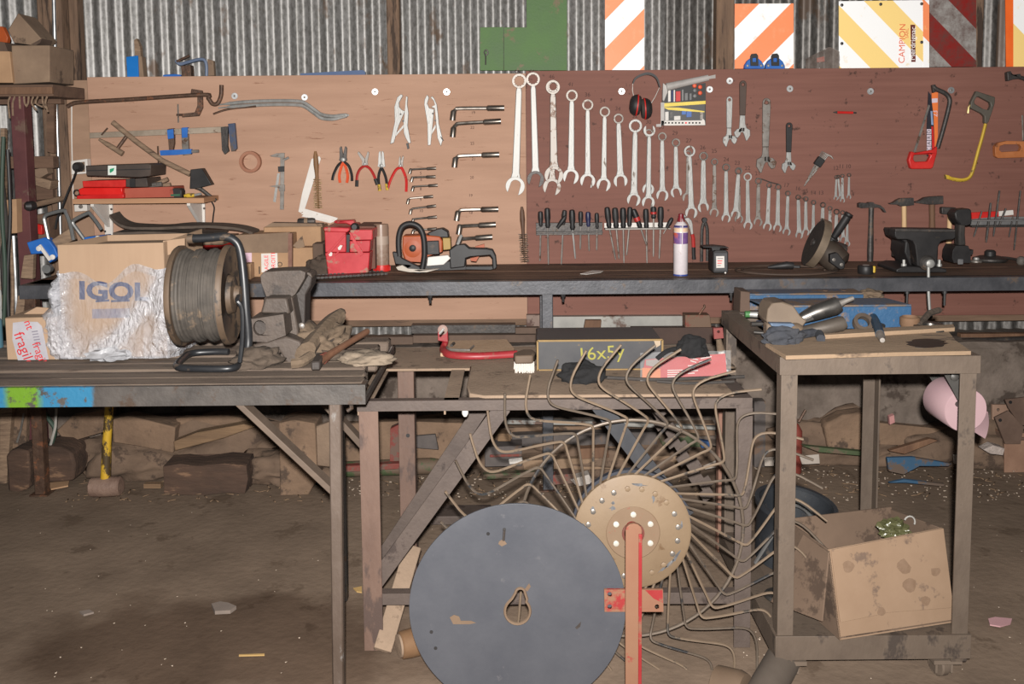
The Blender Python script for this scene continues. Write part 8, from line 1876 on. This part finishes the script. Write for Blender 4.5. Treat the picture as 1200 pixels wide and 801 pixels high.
mk('wrapper', G().pp([(1042, 488), (1048, 486), (1049, 495), (1043, 497)], 4.2, .02).jit(.006, 20), mat('pink_wrap', (170, 120, 118), (190, 140, 136), s=20, rough=.5), r)
brn = mat('brown_plate', (82, 64, 54), (104, 84, 72), s=8, rough=.7, spot=((120, 90, 70), .25, 8))
r = thing('steel_plate', 'tan drilled plate standing at the right edge behind the dark plates', 'plate', floorp(1172, 548))
mk('plate', G().pp([(1163, 474), (1182, 474), (1182, 530), (1163, 512)], 4.36, .015, [pc(1170, 480, 2, 8)]), mat('tan_plate_rust', (132, 104, 88), (150, 122, 104), s=9, rough=.7), r, bev=.001)
for px, Y, lab in (([(1166, 489), (1182, 481), (1200, 500), (1196, 520), (1178, 520)], 4.20, 'dark square steel plate leaning at the right edge, lower one'), ([(1178, 468), (1230, 462), (1230, 500), (1196, 498), (1182, 478)], 4.24, 'dark square steel plate leaning at the right edge, upper one')):
    r = thing('steel_plate', lab, 'plate', oy(px[0][0]+12, max(p[1] for p in px), Y), 'dark plates at the right edge')
    mk('plate', G().pp(px, Y, .012), brn, r, bev=.001)
    mk('bolt_hole', G().lathe([(.008, 0), (.008, .002)], oy(px[0][0]+6, px[0][1]+3, Y-.001), (0, -1, 0), 8), black, r)
r = thing('rusty_box', 'rusty open steel box with red paint traces at the right edge', 'box', floorp(1196, 552))
yb = floorp(1190, 552).y
mk('front_wall', G().pp([(1177, 508), (1240, 506), (1240, 552), (1177, 554)], yb, .006), mat('rust_box', (128, 98, 80), (150, 118, 98), s=8, rough=.7, spot=((150, 66, 56), .22, 8)), r, bev=.001)
mk('side_wall', G().pp([(1177, 508), (1178, 508), (1178, 554), (1177, 554)], yb+.006, .15), brn, r)
mk('inner_rod', G().tube([oy(1186, 514, yb-.01), oy(1240, 513, yb-.01)], .008, 8), brn, r)
# ---- loose scraps on the floor
def flat(label, px, mt, name='scrap', cat='scrap', th=.004): return solo(name, G().prism([floorp(u, v)+Vector((0, 0, .001)) for u, v in px], (0, 0, th)), mt, label, cat)
flat('pale flat stone on the dark patch of floor', [(248, 711), (258, 708.5), (268, 710), (277, 714), (270, 719), (252, 720)], mat('pale_stone', (122, 110, 102), (140, 126, 116), k=1.25, s=9, rough=.9), 'stone', 'stone', .012)
flat('pink torn paper scrap on the floor at the right', [(1158, 726), (1166, 724), (1186, 726), (1184, 732), (1172, 735), (1160, 733)], mat('pink_scrap', (196, 150, 154), (206, 162, 164), k=1.3, rough=.8), 'paper_scrap', 'paper')
flat('thin straw lying on the floor at the lower left', [(280, 768), (310, 767), (310, 768.5), (280, 769.3)], mat('straw', (176, 144, 92), k=1.3, rough=.8), 'straw', 'straw')
flat('pale wood chip left of the dark floor patch', [(93, 718), (105, 716), (110, 719), (98, 722)], mat('pale_stone', (122, 110, 102)), 'wood_chip', 'chip', .006)
flat('flat pale chip near the left middle table leg', [(414, 690), (424, 688), (424, 695), (418, 694)], mat('straw', (176, 144, 92)), 'wood_chip', 'chip', .004)
# uncountable grit, chips and bits of hay
g = G()
def grit(n, ur, vr, s0, s1):
    for _ in range(n):
        p = floorp(rnd.uniform(*ur), rnd.uniform(*vr)); s_ = rnd.uniform(s0, s1)
        if p.y > 4.44 or p.y < 2.0: continue
        R_ = Matrix.Rotation(rnd.uniform(0, pi), 3, 'Z') @ Matrix.Rotation(rnd.uniform(-.3, .3), 3, 'X')
        g.box(p + Vector((0, 0, s_*.3)), (s_*rnd.uniform(.8, 2.2), s_, s_*.6), R_)
grit(60, (0, 520), (590, 800), .002, .0045)
grit(240, (880, 1200), (548, 590), .003, .007)
grit(110, (860, 940), (690, 770), .002, .005)
grit(110, (395, 680), (555, 585), .003, .008)
grit(25, (1000, 1200), (600, 800), .002, .004)
solo('floor_grit', g, mat('pale_grit', (146, 130, 114), (176, 160, 144), s=300, rough=.9), 'pale grit and wood chips scattered on the earth floor', 'grit', kind='stuff')
g = G()
for _ in range(220):
    p = floorp(rnd.uniform(380, 1200), rnd.uniform(545, 585))
    if p.y > 4.44: continue
    a = rnd.uniform(0, pi); l = rnd.uniform(.01, .05); d = Vector((math.cos(a), math.sin(a), 0))*l
    g.beam(p + Vector((0, 0, .006)), p + d + Vector((0, 0, .008)), .004, .003)
for _ in range(90):
    p = floorp(rnd.uniform(60, 380), rnd.uniform(560, 590)); a = rnd.uniform(0, pi); d = Vector((math.cos(a), math.sin(a), 0))*rnd.uniform(.01, .04)
    if p.y < 4.44: g.beam(p + Vector((0, 0, .006)), p + d + Vector((0, 0, .008)), .004, .003)
solo('floor_litter', g, mat('dull_litter', (104, 84, 66), (136, 112, 88), s=300, rough=.9), 'brown wood splinters and litter along the foot of the wall', 'litter', kind='stuff')
